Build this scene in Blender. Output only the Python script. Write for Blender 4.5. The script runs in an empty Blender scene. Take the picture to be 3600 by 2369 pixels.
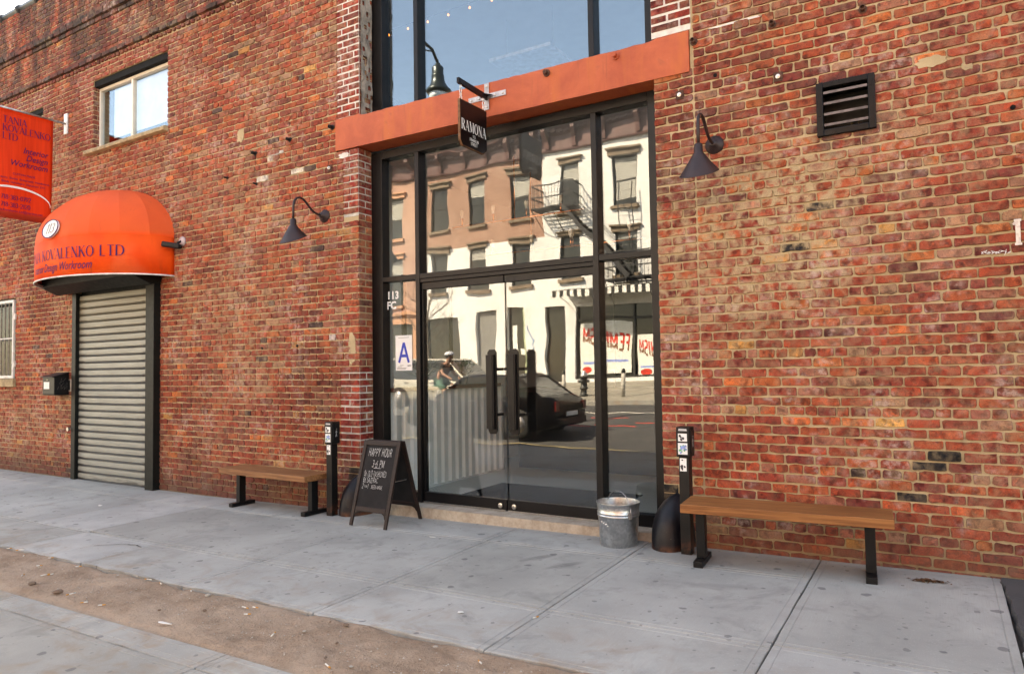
import bpy, math, random
from mathutils import Vector, Matrix, noise as mnoise

S = bpy.context.scene
COL = S.collection
R = math.radians

# ------------------------------------------------------------------ camera
YAW, PITCH, ROLL = R(31.37655), R(2.4397), R(-0.91234)
CAM = Vector((0.0, -5.6, 1.44))
_f = Vector((-math.sin(YAW) * math.cos(PITCH), math.cos(YAW) * math.cos(PITCH), math.sin(PITCH)))
_r = Vector((math.cos(YAW), math.sin(YAW), 0))
_u = _r.cross(_f)
_r2 = _r * math.cos(ROLL) + _u * math.sin(ROLL)
_u2 = -_r * math.sin(ROLL) + _u * math.cos(ROLL)
cd = bpy.data.cameras.new('camera')
cd.sensor_width = 36.0
cd.lens = 2468.71 / 3600 * 36.0
cd.clip_start = 0.05
cd.clip_end = 2000
cam = bpy.data.objects.new('camera', cd)
COL.objects.link(cam)
cam.matrix_world = Matrix(((_r2.x, _u2.x, -_f.x, CAM.x), (_r2.y, _u2.y, -_f.y, CAM.y),
                           (_r2.z, _u2.z, -_f.z, CAM.z), (0, 0, 0, 1)))
S.camera = cam

# ------------------------------------------------------------------ sky, sun, exposure
SUN = Vector((-0.40, 0.60, 0.72)).normalized()      # towards the sun, behind the brick building
wld = bpy.data.worlds.new('World')
S.world = wld
wld.use_nodes = True
wn = wld.node_tree
sky = wn.nodes.new('ShaderNodeTexSky')
sky.sky_type = 'NISHITA'
sky.sun_disc = False
sky.sun_elevation = math.asin(SUN.z)
sky.sun_rotation = math.atan2(SUN.x, SUN.y)
sky.air_density = 0.9
sky.dust_density = 1.0
sky.ozone_density = 1.0
wn.nodes['Background'].inputs[1].default_value = 0.15
wn.links.new(sky.outputs[0], wn.nodes['Background'].inputs[0])
sl = bpy.data.lights.new('sun', 'SUN')
sl.energy = 5.0
sl.angle = R(0.53)
sl.color = (1.0, 0.985, 0.96)
so = bpy.data.objects.new('sun', sl)
COL.objects.link(so)
so.rotation_euler = SUN.to_track_quat('Z', 'Y').to_euler()
S.view_settings.view_transform = 'Standard'
S.view_settings.look = 'None'
S.view_settings.gamma = 1.0
S.view_settings.use_curve_mapping = False
S.view_settings.exposure = 2.7
S.view_settings.use_white_balance = True
S.view_settings.white_balance_temperature = 10500
S.view_settings.white_balance_tint = 14
S.cycles.use_denoising = True
S.cycles.denoising_prefilter = 'ACCURATE'
S.cycles.denoising_input_passes = 'RGB_ALBEDO_NORMAL'
S.cycles.max_bounces = 8
S.cycles.transparent_max_bounces = 16
S.cycles.sample_clamp_indirect = 6.0
S.cycles.caustics_reflective = False
S.cycles.caustics_refractive = False

# ------------------------------------------------------------------ material helpers
class NT:
    """small helper around one node tree"""
    def __init__(self, name):
        self.m = bpy.data.materials.new(name)
        self.m.use_nodes = True
        self.t = self.m.node_tree
        self.b = self.t.nodes['Principled BSDF']
        self.out = self.t.nodes['Material Output']
        self._pos = None
    def n(self, typ, **kw):
        k = self.t.nodes.new(typ)
        for a, v in kw.items():
            setattr(k, a, v)
        return k
    def put(self, sock, v):
        if hasattr(v, 'is_output'):
            self.t.links.new(v, sock)
        elif isinstance(v, (tuple, list)) and len(v) == 3 and sock.type == 'RGBA':
            sock.default_value = (*v, 1)
        else:
            sock.default_value = v
    def pos(self):
        if self._pos is None:
            self._pos = self.n('ShaderNodeNewGeometry').outputs['Position']
        return self._pos
    def obj(self):
        return self.n('ShaderNodeTexCoord').outputs['Object']
    def scalev(self, vec, s):
        k = self.n('ShaderNodeVectorMath', operation='MULTIPLY')
        self.put(k.inputs[0], vec); k.inputs[1].default_value = s
        return k.outputs[0]
    def noise(self, scale, detail=3, rough=0.55, vec=None, dist=0.0):
        k = self.n('ShaderNodeTexNoise')
        k.inputs['Scale'].default_value = scale
        k.inputs['Detail'].default_value = detail
        k.inputs['Roughness'].default_value = rough
        k.inputs['Distortion'].default_value = dist
        self.put(k.inputs['Vector'], vec if vec is not None else self.pos())
        return k.outputs['Fac']
    def map(self, v, a, b, c=0.0, d=1.0):
        k = self.n('ShaderNodeMapRange', interpolation_type='SMOOTHSTEP')
        self.put(k.inputs['Value'], v)
        for s, q in zip(('From Min', 'From Max', 'To Min', 'To Max'), (a, b, c, d)):
            k.inputs[s].default_value = q
        return k.outputs[0]
    def math(self, op, a, b=0.0):
        k = self.n('ShaderNodeMath', operation=op)
        self.put(k.inputs[0], a); self.put(k.inputs[1], b)
        return k.outputs[0]
    def mul(self, *v):
        o = v[0]
        for q in v[1:]:
            o = self.math('MULTIPLY', o, q)
        return o
    def mix(self, a, b, f, blend='MIX'):
        k = self.n('ShaderNodeMix', data_type='RGBA', blend_type=blend)
        self.put(k.inputs[0], f); self.put(k.inputs[6], a); self.put(k.inputs[7], b)
        return k.outputs[2]
    def xyz(self, vec=None):
        k = self.n('ShaderNodeSeparateXYZ')
        self.put(k.inputs[0], vec if vec is not None else self.pos())
        return k.outputs
    def bump(self, h, strength=0.3, dist=0.01):
        k = self.n('ShaderNodeBump')
        k.inputs['Strength'].default_value = strength
        k.inputs['Distance'].default_value = dist
        self.put(k.inputs['Height'], h)
        self.put(self.b.inputs['Normal'], k.outputs[0])
    def done(self, color=None, rough=0.6, metal=0.0, spec=0.5):
        if color is not None:
            self.put(self.b.inputs['Base Color'], color)
        self.put(self.b.inputs['Roughness'], rough)
        self.put(self.b.inputs['Metallic'], metal)
        self.b.inputs['Specular IOR Level'].default_value = spec
        return self.m

def simple(name, col, rough=0.5, metal=0.0, var=0.25, scale=9.0, bump=0.0, dirt=None, dirt_amt=0.5, spec=0.5, fine=70.0):
    """painted / plain surface with uneven tone, faint grain and optional dirt"""
    k = NT(name)
    v = k.obj()
    a = k.noise(scale, 4, 0.6, v)
    c = k.mix(tuple(x * (1 - var) for x in col), tuple(min(1, x * (1 + var)) for x in col), k.map(a, 0.3, 0.7))
    if dirt:
        d = k.noise(scale * 0.7, 5, 0.7, v, 1.0)
        c = k.mix(c, dirt, k.mul(k.map(d, 0.5, 0.75), dirt_amt))
    if bump:
        k.bump(k.noise(fine, 4, 0.6, v), bump, 0.004)
    r = k.math('ADD', k.mul(k.noise(scale * 2.3, 3, 0.5, v), 0.25), rough - 0.12)
    return k.done(c, r, metal, spec)

# ------------------------------------------------------------------ mesh helpers
class MB:
    def __init__(self):
        self.v, self.f, self.c = [], [], None
    def add(self, vs, fs):
        o = len(self.v)
        self.v += [tuple(p) for p in vs]
        self.f += [tuple(i + o for i in q) for q in fs]
        return self
    def box(self, x0, x1, y0, y1, z0, z1):
        return self.add([(x0, y0, z0), (x1, y0, z0), (x1, y1, z0), (x0, y1, z0),
                         (x0, y0, z1), (x1, y0, z1), (x1, y1, z1), (x0, y1, z1)],
                        [(0, 3, 2, 1), (4, 5, 6, 7), (0, 1, 5, 4), (1, 2, 6, 5), (2, 3, 7, 6), (3, 0, 4, 7)])
    def hexa(self, p):                      # 8 points, same order as box
        return self.add(p, [(0, 3, 2, 1), (4, 5, 6, 7), (0, 1, 5, 4), (1, 2, 6, 5), (2, 3, 7, 6), (3, 0, 4, 7)])
    def prism(self, pts, d):                # polygon pts (3d) extruded by vector d
        n = len(pts)
        d = Vector(d)
        p = [Vector(q) for q in pts]
        vs = p + [q + d for q in p]
        fs = [tuple(range(n)), tuple(range(2 * n - 1, n - 1, -1))]
        fs += [(i, i + n, (i + 1) % n + n, (i + 1) % n) for i in range(n)]
        return self.add(vs, fs)
    def bar(self, a, b, w, h, up=(0, 0, 1)):
        a, b = Vector(a), Vector(b)
        d = (b - a).normalized()
        u = Vector(up)
        s = d.cross(u)
        if s.length < 1e-5:
            s = d.cross(Vector((1, 0, 0)))
        s.normalize(); u = s.cross(d).normalized()
        p = []
        for q in (a, b):
            p += [q - s * w / 2 - u * h / 2, q + s * w / 2 - u * h / 2, q + s * w / 2 + u * h / 2, q - s * w / 2 + u * h / 2]
        return self.add(p, [(0, 1, 2, 3), (7, 6, 5, 4), (0, 4, 5, 1), (1, 5, 6, 2), (2, 6, 7, 3), (3, 7, 4, 0)])
    def tube(self, path, r, n=8, caps=True):
        P = [Vector(q) for q in path]
        rs = r if isinstance(r, (list, tuple)) else [r] * len(P)
        vs, fs, ref = [], [], None
        for i, q in enumerate(P):
            t = (P[min(i + 1, len(P) - 1)] - P[max(i - 1, 0)]).normalized()
            if ref is None:
                ref = t.orthogonal().normalized()
            ref = (ref - t * ref.dot(t)).normalized()
            w = t.cross(ref)
            vs += [q + (ref * math.cos(2 * math.pi * j / n) + w * math.sin(2 * math.pi * j / n)) * rs[i] for j in range(n)]
        for i in range(len(P) - 1):
            for j in range(n):
                k = (j + 1) % n
                fs.append((i * n + j, i * n + k, (i + 1) * n + k, (i + 1) * n + j))
        if caps:
            fs.append(tuple(range(n - 1, -1, -1)))
            fs.append(tuple((len(P) - 1) * n + j for j in range(n)))
        return self.add(vs, fs)
    def lathe(self, prof, c=(0, 0, 0), n=24, caps=True, sx=1.0, sy=1.0, a0=0.0, a1=2 * math.pi):
        full = abs(a1 - a0 - 2 * math.pi) < 1e-6
        m = n if full else n + 1
        vs, fs = [], []
        for r, z in prof:
            for j in range(m):
                a = a0 + (a1 - a0) * j / n
                vs.append((c[0] + r * math.cos(a) * sx, c[1] + r * math.sin(a) * sy, c[2] + z))
        for i in range(len(prof) - 1):
            for j in range(n):
                k = (j + 1) % m
                fs.append((i * m + j, i * m + k, (i + 1) * m + k, (i + 1) * m + j))
        if caps and full:
            fs.append(tuple(range(m - 1, -1, -1)))
            fs.append(tuple((len(prof) - 1) * m + j for j in range(m)))
        return self.add(vs, fs)
    def xform(self, M):
        self.v = [tuple(M @ Vector(p)) for p in self.v]
        return self
    def mesh(self, name, mats, smooth=False, mi=None):
        me = bpy.data.meshes.new(name)
        me.from_pydata(self.v, [], self.f)
        for m in (mats if isinstance(mats, (list, tuple)) else [mats]):
            me.materials.append(m)
        if smooth:
            me.polygons.foreach_set('use_smooth', [True] * len(me.polygons))
        if mi:
            me.polygons.foreach_set('material_index', mi)
        me.update()
        return me
    def build(self, name, mats, parent=None, smooth=False, bevel=0.0, mi=None, seg=2):
        o = link(name, self.mesh(name, mats, smooth, mi), parent)
        if bevel:
            b = o.modifiers.new('bevel', 'BEVEL')
            b.width = bevel; b.segments = seg; b.limit_method = 'ANGLE'; b.angle_limit = R(40)
        return o

def link(name, data, parent=None):
    o = bpy.data.objects.new(name, data)
    COL.objects.link(o)
    if parent:
        o.parent = parent
    return o

def tag(o, label, cat, group=None):
    o['label'] = label; o['category'] = cat
    if group:
        o['group'] = group
    return o

def thing(name, label, cat, loc=(0, 0, 0), rz=0.0, group=None):
    o = link(name, None)
    o.empty_display_size = 0.1
    o.location = loc; o.rotation_euler = (0, 0, rz)
    return tag(o, label, cat, group)

def struct(o):
    o['kind'] = 'structure'
    return o

def stuff(o):
    o['kind'] = 'stuff'
    return o

def smooth_by_angle(o, ang=40):
    me = o.data
    me.polygons.foreach_set('use_smooth', [True] * len(me.polygons))
    me.set_sharp_from_angle(angle=R(ang))
    return o

def copy_tree(o, parent=None):
    c = o.copy(); COL.objects.link(c); c.parent = parent
    for ch in list(o.children):
        copy_tree(ch, c)
    return c

# ------------------------------------------------------------------ lettering
def _arc(cx, cy, rx, ry, a0, a1, n=10):
    return [(cx + rx * math.cos(R(a0 + (a1 - a0) * i / n)), cy + ry * math.sin(R(a0 + (a1 - a0) * i / n))) for i in range(n + 1)]

# glyph: (advance, [(style, points)...])  style: v thick, h thin, c modulated curve ; cell is 10 high
GL = {
 'A': (8.4, [('h', [(0.6, 0), (4, 10)]), ('v', [(4, 10), (7.4, 0)]), ('h', [(1.8, 3.4), (6.2, 3.4)])]),
 'B': (7.2, [('v', [(1.2, 0), (1.2, 10)]), ('c', [(1.2, 10)] + _arc(3.4, 7.6, 2.2, 2.4, 90, -90) + [(1.2, 5.2)]), ('c', [(1.2, 5.2)] + _arc(3.6, 2.6, 2.6, 2.6, 90, -90) + [(1.2, 0)])]),
 'C': (8.0, [('c', _arc(4.4, 5, 3.5, 5, 45, 315, 16))]),
 'D': (8.4, [('v', [(1.3, 0), (1.3, 10)]), ('c', [(1.3, 10)] + _arc(3.4, 5, 4.2, 5, 90, -90, 14) + [(1.3, 0)])]),
 'E': (7.0, [('v', [(1.3, 0), (1.3, 10)]), ('h', [(1.3, 10), (6, 10)]), ('h', [(1.3, 5.2), (5, 5.2)]), ('h', [(1.3, 0), (6.2, 0)])]),
 'F': (6.6, [('v', [(1.3, 0), (1.3, 10)]), ('h', [(1.3, 10), (6, 10)]), ('h', [(1.3, 5.2), (5, 5.2)])]),
 'G': (8.2, [('c', _arc(4.4, 5, 3.5, 5, 45, 340, 16)), ('v', [(7.2, 0.6), (7.2, 4.4)]), ('h', [(5, 4.4), (7.6, 4.4)])]),
 'H': (8.6, [('v', [(1.3, 0), (1.3, 10)]), ('v', [(7, 0), (7, 10)]), ('h', [(1.3, 5.1), (7, 5.1)])]),
 'I': (3.2, [('v', [(1.6, 0), (1.6, 10)])]),
 'K': (8.0, [('v', [(1.3, 0), (1.3, 10)]), ('h', [(6.6, 10), (1.5, 4.6)]), ('v', [(3.3, 6.4), (7, 0)])]),
 'L': (6.8, [('v', [(1.3, 0), (1.3, 10)]), ('h', [(1.3, 0), (6.2, 0)])]),
 'M': (9.8, [('h', [(1.2, 0), (1.2, 10)]), ('v', [(1.2, 10), (4.8, 0.6)]), ('h', [(4.8, 0.6), (8.4, 10)]), ('v', [(8.4, 10), (8.4, 0)])]),
 'N': (8.8, [('h', [(1.3, 0), (1.3, 10)]), ('v', [(1.3, 10), (7.2, 0)]), ('h', [(7.2, 0), (7.2, 10)])]),
 'O': (8.8, [('c', _arc(4.4, 5, 3.6, 5, 90, 450, 22))]),
 'P': (7.0, [('v', [(1.2, 0), (1.2, 10)]), ('c', [(1.2, 10)] + _arc(3.4, 7.4, 2.7, 2.6, 90, -90) + [(1.2, 4.8)])]),
 'R': (8.0, [('v', [(1.2, 0), (1.2, 10)]), ('c', [(1.2, 10)] + _arc(3.4, 7.5, 2.5, 2.5, 90, -90) + [(1.2, 5)]), ('v', [(3.4, 5), (6.8, 0)])]),
 'S': (6.6, [('c', _arc(3.3, 7.5, 2.4, 2.5, 40, 250, 10) + _arc(3.3, 2.5, 2.5, 2.6, 75, -140, 12))]),
 'T': (7.4, [('v', [(3.7, 0), (3.7, 10)]), ('h', [(0.5, 10), (6.9, 10)])]),
 'U': (8.2, [('v', [(1.3, 10), (1.3, 3)]), ('c', _arc(4, 3, 2.7, 3, 180, 360, 10)), ('h', [(6.7, 3), (6.7, 10)])]),
 'V': (8.0, [('v', [(0.7, 10), (4, 0)]), ('h', [(4, 0), (7.3, 10)])]),
 'W': (11.0, [('v', [(0.7, 10), (3.2, 0)]), ('h', [(3.2, 0), (5.5, 9)]), ('v', [(5.5, 9), (7.8, 0)]), ('h', [(7.8, 0), (10.2, 10)])]),
 'Y': (7.6, [('v', [(0.7, 10), (3.8, 5)]), ('h', [(7, 10), (3.8, 5)]), ('v', [(3.8, 5), (3.8, 0)])]),
 'Z': (7.0, [('h', [(0.8, 10), (6.2, 10)]), ('v', [(6.2, 10), (0.8, 0)]), ('h', [(0.8, 0), (6.4, 0)])]),
 '0': (7.2, [('c', _arc(3.6, 5, 2.8, 5, 90, 450, 20))]),
 '1': (5.0, [('v', [(2.6, 0), (2.6, 10)]), ('h', [(2.6, 10), (1, 8.2)])]),
 '2': (7.0, [('c', _arc(3.4, 7.2, 2.6, 2.8, 160, -40, 10) + [(0.8, 0.1)]), ('h', [(0.8, 0), (6.2, 0)])]),
 '3': (6.8, [('c', _arc(3, 7.5, 2.4, 2.5, 150, -90, 10) + _arc(3, 2.6, 2.8, 2.6, 90, -150, 10))]),
 '6': (7.0, [('c', [(5.4, 10), (2.2, 6.4)] + _arc(3.5, 3, 2.6, 3, 150, 510, 18))]),
 '7': (6.6, [('h', [(0.7, 10), (6, 10)]), ('v', [(6, 10), (2.4, 0)])]),
 '8': (7.0, [('c', _arc(3.5, 7.6, 2.3, 2.4, 90, 450, 14)), ('c', _arc(3.5, 2.6, 2.7, 2.6, 90, 450, 16))]),
 '9': (7.0, [('c', _arc(3.5, 7, 2.6, 3, -30, 330, 18) + [(4.8, 3.2), (1.6, 0)])]),
 '-': (5.0, [('h', [(0.8, 4.6), (4.2, 4.6)])]),
 '+': (5.0, [('h', [(0.8, 4), (4.2, 4)]), ('h', [(2.5, 2.3), (2.5, 5.7)])]),
 '$': (6.6, [('c', _arc(3.3, 7, 2.2, 2.1, 40, 250, 10) + _arc(3.3, 2.8, 2.3, 2.2, 75, -140, 12)), ('h', [(3.3, -0.8), (3.3, 10.6)])]),
 ' ': (4.4, []),
}

def ribbon(pts, ws):
    n = len(pts)
    P = [Vector((p[0], p[1])) for p in pts]
    L, Rr = [], []
    for i in range(n):
        a = P[i] - P[i - 1] if i else P[1] - P[0]
        b = P[i + 1] - P[i] if i < n - 1 else P[-1] - P[-2]
        t = (a.normalized() + b.normalized())
        t = t.normalized() if t.length > 1e-4 else b.normalized()
        nn = Vector((-t.y, t.x))
        L.append(P[i] + nn * ws[i] / 2); Rr.append(P[i] - nn * ws[i] / 2)
    return L, Rr

def stroke_text(txt, height, thick=1.5, thin=0.45, serif=True, width=1.0, jitter=0.0, slant=0.0, spacing=0.0, rnd=None, align='L'):
    """flat lettering in the xy plane made of brush strokes; each stroke a hair above the last"""
    mb = MB()
    x, k, s = 0.0, 0, height / 10.0
    for ch in txt:
        adv, strokes = GL[ch]
        jx = rnd.uniform(-jitter, jitter) if rnd else 0
        jy = rnd.uniform(-jitter, jitter) if rnd else 0
        js = 1 + (rnd.uniform(-jitter, jitter) * 0.12 if rnd else 0)
        allst = []
        for st, pts in strokes:
            if rnd and jitter:
                pts = [(px + rnd.uniform(-.25, .25) * jitter, py + rnd.uniform(-.25, .25) * jitter) for px, py in pts]
            if st == 'c':
                ws = []
                for i in range(len(pts)):
                    a = pts[max(i - 1, 0)]; b = pts[min(i + 1, len(pts) - 1)]
                    dx, dy = b[0] - a[0], b[1] - a[1]
                    ll = math.hypot(dx, dy) or 1
                    ws.append(thin + (thick - thin) * (abs(dy) / ll) ** 2)
            else:
                ws = [thick if st == 'v' else thin] * len(pts)
            allst.append((pts, ws))
            if serif and st != 'c':
                for p, q in ((pts[0], pts[-1]), (pts[-1], pts[0])):
                    if p[1] in (0, 10) and abs(p[1] - q[1]) > 2:
                        if ch == 'T' and p[1] == 10 or ch in 'AM' and p[1] == 10 and 0 or ch == 'V' and p[1] == 0:
                            continue
                        allst.append(([(p[0] - 1.25, p[1]), (p[0] + 1.25, p[1])], [thin] * 2))
        for pts, ws in allst:
            L, Rr = ribbon(pts, ws)
            n = len(pts)
            vs = []
            for q in L + Rr:
                px = (x + (q.x * js + jx) * width) * s; py = (q.y * js + jy) * s
                vs.append((px + slant * py, py, k * 0.00012))
            mb.add(vs, [(i + n, i + 1 + n, i + 1, i) for i in range(n - 1)])
            k += 1
        x += (adv + spacing) * width
    w = x * s
    if align != 'L':
        o = w / 2 if align == 'C' else w
        mb.v = [(a - o, b, c) for a, b, c in mb.v]
    return mb, w

def font_text(txt, size, shear=0.0, align='CENTER', sx=1.0, off=0.0):
    """built-in typeface as flat mesh in the xy plane"""
    cu = bpy.data.curves.new('txt', 'FONT')
    cu.body = txt; cu.size = size; cu.shear = shear; cu.align_x = align; cu.offset = off; cu.resolution_u = 3
    o = bpy.data.objects.new('txt', cu); COL.objects.link(o)
    me = o.to_mesh()
    mb = MB()
    mb.v = [(p.co.x * sx, p.co.y, p.co.z) for p in me.vertices]
    mb.f = [tuple(p.vertices) for p in me.polygons]
    o.to_mesh_clear()
    bpy.data.objects.remove(o); bpy.data.curves.remove(cu)
    return mb

def place(mb, origin, xdir, ydir):
    X, Y = Vector(xdir).normalized(), Vector(ydir).normalized()
    Z = X.cross(Y); o = Vector(origin)
    mb.v = [tuple(o + X * p[0] + Y * p[1] + Z * p[2]) for p in mb.v]
    return mb

# ================================================================== SETTING: ground
def base(x):
    return -0.118 if x < -8 else -0.118 + 0.0162 * (x + 8)
def gz(x, y):
    return base(x) + 0.0095 * y
RD = random.Random(7)

def concrete_material(name, c0, gum=True, warm=0.0):
    k = NT(name)
    p = k.pos()
    big = k.noise(0.9, 4, 0.6, p)
    mid = k.noise(6, 5, 0.65, p)
    fine = k.noise(140, 3, 0.6, p)
    c = k.mix(tuple(x * 0.80 for x in c0), tuple(x * 1.12 for x in c0), k.map(big, 0.3, 0.7))
    c = k.mix(c, tuple(x * 0.72 for x in c0), k.mul(k.map(mid, 0.50, 0.76), 0.75))
    c = k.mix(c, tuple(min(1, x * 1.35) for x in c0), k.mul(k.map(fine, 0.55, 0.78), 0.65))
    # broom finish
    br = k.noise(1.0, 2, 0.5, k.scalev(p, (190, 6, 1)))
    c = k.mix(c, tuple(x * 0.86 for x in c0), k.mul(k.map(br, 0.4, 0.7), 0.35))
    # brown soil wash near the planting strip
    so_ = k.noise(3.2, 4, 0.65, p, 0.6)
    yy = k.xyz(p)[1]
    near = k.mul(k.map(yy, -1.7, -2.5), 1.0)
    c = k.mix(c, (0.30, 0.21, 0.14), k.mul(k.map(so_, 0.45, 0.75), near, 0.7))
    if warm:
        c = k.mix(c, (0.36, 0.30, 0.24), warm)
    if gum:                                   # two dragged rubber scuffs before the door, soft dirty blotches
        for cxx, cyy, an in ((-2.72, -0.80, 1.02), (-2.44, -0.90, 1.0)):
            mp = k.n('ShaderNodeMapping', vector_type='TEXTURE'); mp.inputs['Location'].default_value = (cxx, cyy, 0); mp.inputs['Rotation'].default_value = (0, 0, an)
            k.put(mp.inputs['Vector'], k.scalev(p, (1, 1, 0)))
            le = k.n('ShaderNodeVectorMath', operation='LENGTH'); k.put(le.inputs[0], k.scalev(mp.outputs[0], (4.6, 15.0, 0)))
            st_ = k.noise(1.0, 3, 0.6, k.scalev(mp.outputs[0], (3, 60, 1)))
            c = k.mix(c, (0.09, 0.088, 0.092), k.mul(k.map(le.outputs['Value'], 1.0, 0.3), k.map(st_, 0.3, 0.6), 0.6))
        bl = k.noise(2.6, 5, 0.7, p, 0.8)
        c = k.mix(c, tuple(x * 0.62 for x in c0), k.mul(k.map(bl, 0.52, 0.72), 0.65))
        c = k.mix(c, tuple(x * 0.70 for x in c0), k.mul(k.map(k.math('ADD', yy, k.mul(bl, 0.3)), -0.10, 0.14), 0.7))  # dark line at the wall: grime with contact shade put into the colour
    if gum:                                   # trodden chewing gum, dark flat spots of many sizes
        for sc, th, am in ((3.1, 0.085, 0.62), (5.3, 0.085, 0.5), (9.0, 0.09, 0.35)):
            vo = k.n('ShaderNodeTexVoronoi', feature='F1', voronoi_dimensions='2D')
            wob = k.n('ShaderNodeVectorMath', operation='ADD')
            k.put(wob.inputs[0], p)
            nz = k.n('ShaderNodeTexNoise'); nz.inputs['Scale'].default_value = 14
            k.put(nz.inputs['Vector'], p)
            sub = k.n('ShaderNodeVectorMath', operation='MULTIPLY_ADD')
            k.put(sub.inputs[0], nz.outputs['Color']); sub.inputs[1].default_value = (0.05, 0.05, 0); sub.inputs[2].default_value = (-0.025, -0.025, 0)
            k.put(wob.inputs[1], sub.outputs[0])
            vo.inputs['Scale'].default_value = sc
            vo.inputs['Randomness'].default_value = 1.0
            k.put(vo.inputs['Vector'], wob.outputs[0])
            keep = k.map(k.xyz(vo.outputs['Color'])[0], 0.58, 0.62)
            siz = k.math('ADD', k.mul(k.xyz(vo.outputs['Color'])[1], th), 0.02)
            sp = k.map(k.math('SUBTRACT', siz, vo.outputs['Distance']), 0.0, 0.02)
            c = k.mix(c, (0.115, 0.112, 0.118), k.mul(sp, keep, am))
    oi = k.n('ShaderNodeObjectInfo').outputs['Random']
    c = k.mix(c, k.mix(c, (0.80, 0.79, 0.76), 1.0, 'MULTIPLY'), oi)
    k.bump(k.math('ADD', k.mul(fine, 0.6), k.mul(br, 0.4)), 0.35, 0.004)
    return k.done(c, 0.86, 0.0, 0.3)

M_CONC = concrete_material('sidewalk concrete', (0.415, 0.418, 0.395))
M_CONC2 = concrete_material('outer sidewalk concrete', (0.37, 0.365, 0.335))
M_JOINT = simple('joint dirt', (0.055, 0.05, 0.045), 0.95, var=0.3, scale=20)
M_ASPH = NT('asphalt')
_a = M_ASPH.noise(220, 3, 0.7); _b = M_ASPH.noise(2.2, 4)
_c = M_ASPH.mix((0.035, 0.035, 0.037), (0.10, 0.10, 0.098), M_ASPH.map(_a, 0.4, 0.75))
_c = M_ASPH.mix(_c, (0.085, 0.082, 0.078), M_ASPH.mul(M_ASPH.map(_b, 0.4, 0.7), 0.5))
M_ASPH.bump(_a, 0.5, 0.006)
M_ASPH = M_ASPH.done(_c, 0.9)

# bed under the slabs, one sheet that carries the whole pavement
mb = MB()
xs = [-60, -40, -25, -16, -12, -8, -4, 0, 4, 12, 25, 45]
for i in range(len(xs) - 1):
    a, b = xs[i], xs[i + 1]
    for y0, y1 in ((-6.1, 0.35),):
        mb.add([(a, y0, gz(a, y0) - 0.035), (b, y0, gz(b, y0) - 0.035), (b, y1, gz(b, y1) - 0.035), (a, y1, gz(a, y1) - 0.035)], [(0, 1, 2, 3)])
sidewalk = struct(mb.build('sidewalk', M_JOINT))

def slab(x0, x1, y0, y1, m=M_CONC, drop=0.0, gap=0.004, tilt=0.0):
    """one poured concrete flag with slightly worn arris and a smooth trowelled margin"""
    g = gap
    x0 += g; x1 -= g; y0 += g; y1 -= g
    nx = max(2, int((x1 - x0) / 0.16)); ny = max(2, int((y1 - y0) / 0.16))
    mg = (0, 0.004, 0.040, 0.045, 0.050)
    ux = list(mg) + [0.05 + (x1 - x0 - 0.10) * i / nx for i in range(1, nx)] + [x1 - x0 - q for q in mg[::-1]]
    uy = list(mg) + [0.05 + (y1 - y0 - 0.10) * i / ny for i in range(1, ny)] + [y1 - y0 - q for q in mg[::-1]]
    m_ = MB(); W = len(ux); H = len(uy)
    for j, v in enumerate(uy):
        for i, u in enumerate(ux):
            X, Y = x0 + u, y0 + v
            e = 0.006 if i in (0, W - 1) or j in (0, H - 1) else (0.0035 if i in (3, W - 4) or j in (3, H - 4) else 0.0)
            w = mnoise.noise(Vector((X * 1.3, Y * 1.3, 4.0))) * 0.003
            if i in (0, W - 1) or j in (0, H - 1):
                X += RD.uniform(-0.0025, 0.0025) if i in (0, W - 1) else 0
                Y += RD.uniform(-0.0025, 0.0025) if j in (0, H - 1) else 0
                if j == 0 and abs(y0 + 2.475) < 0.02:
                    Y += 0.022 * mnoise.noise(Vector((X * 5, 0, 9))) + RD.uniform(-0.006, 0.006)
            m_.v.append((X, Y, gz(X, Y) - e + w - drop + tilt * (u / (x1 - x0) - 0.5)))
    for j in range(H - 1):
        for i in range(W - 1):
            q = j * W + i
            m_.f.append((q, q + 1, q + W + 1, q + W))
    n0 = len(m_.v)
    ring = [i for i in range(W)] + [j * W + W - 1 for j in range(1, H)] + [(H - 1) * W + i for i in range(W - 2, -1, -1)] + [j * W for j in range(H - 2, 0, -1)]
    for q in ring:
        a = m_.v[q]; m_.v.append((a[0], a[1], a[2] - 0.05))
    for i in range(len(ring)):
        j = (i + 1) % len(ring)
        m_.f.append((ring[i], n0 + i, n0 + j, ring[j]))
    return m_.build('slab', m, sidewalk, smooth=False)

XJ = [-15.1, -13.8, -12.5, -11.9, -10.55, -9.3, -8.35, -7.29, -6.10, -4.71, -3.39, -2.11, -0.80]
for i in range(len(XJ) - 1):
    a, b = XJ[i], XJ[i + 1]
    ti = 0.012 if abs(b + 6.10) < 0.01 else 0.0
    slab(a, b, -0.515, 0.0 if b < -5.5 or a > -2.2 else 0.012)
    slab(a, b, -1.79, -0.515, tilt=-ti, gap=0.011 if ti else 0.004)
    slab(a, b, -2.475, -1.79)
slab(-0.80, 0.285, -1.745, 0.0)
slab(-0.80, 0.285, -3.1, -1.745)
slab(0.285, 1.6, -3.1, -1.30)
slab(1.6, 3.0, -3.1, -1.30)
XO = [-15, -11.5, -8.0, -5.6, -3.32, -1.2, 1.2, 3.6]
for i in range(len(XO) - 1):
    slab(XO[i], XO[i + 1], -3.335, -3.135 if XO[i + 1] < -0.8 else -3.104, M_CONC2)
    slab(XO[i], XO[i + 1], -4.7, -3.335, M_CONC2)
    slab(XO[i], XO[i + 1], -6.0, -4.7, M_CONC2)

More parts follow.
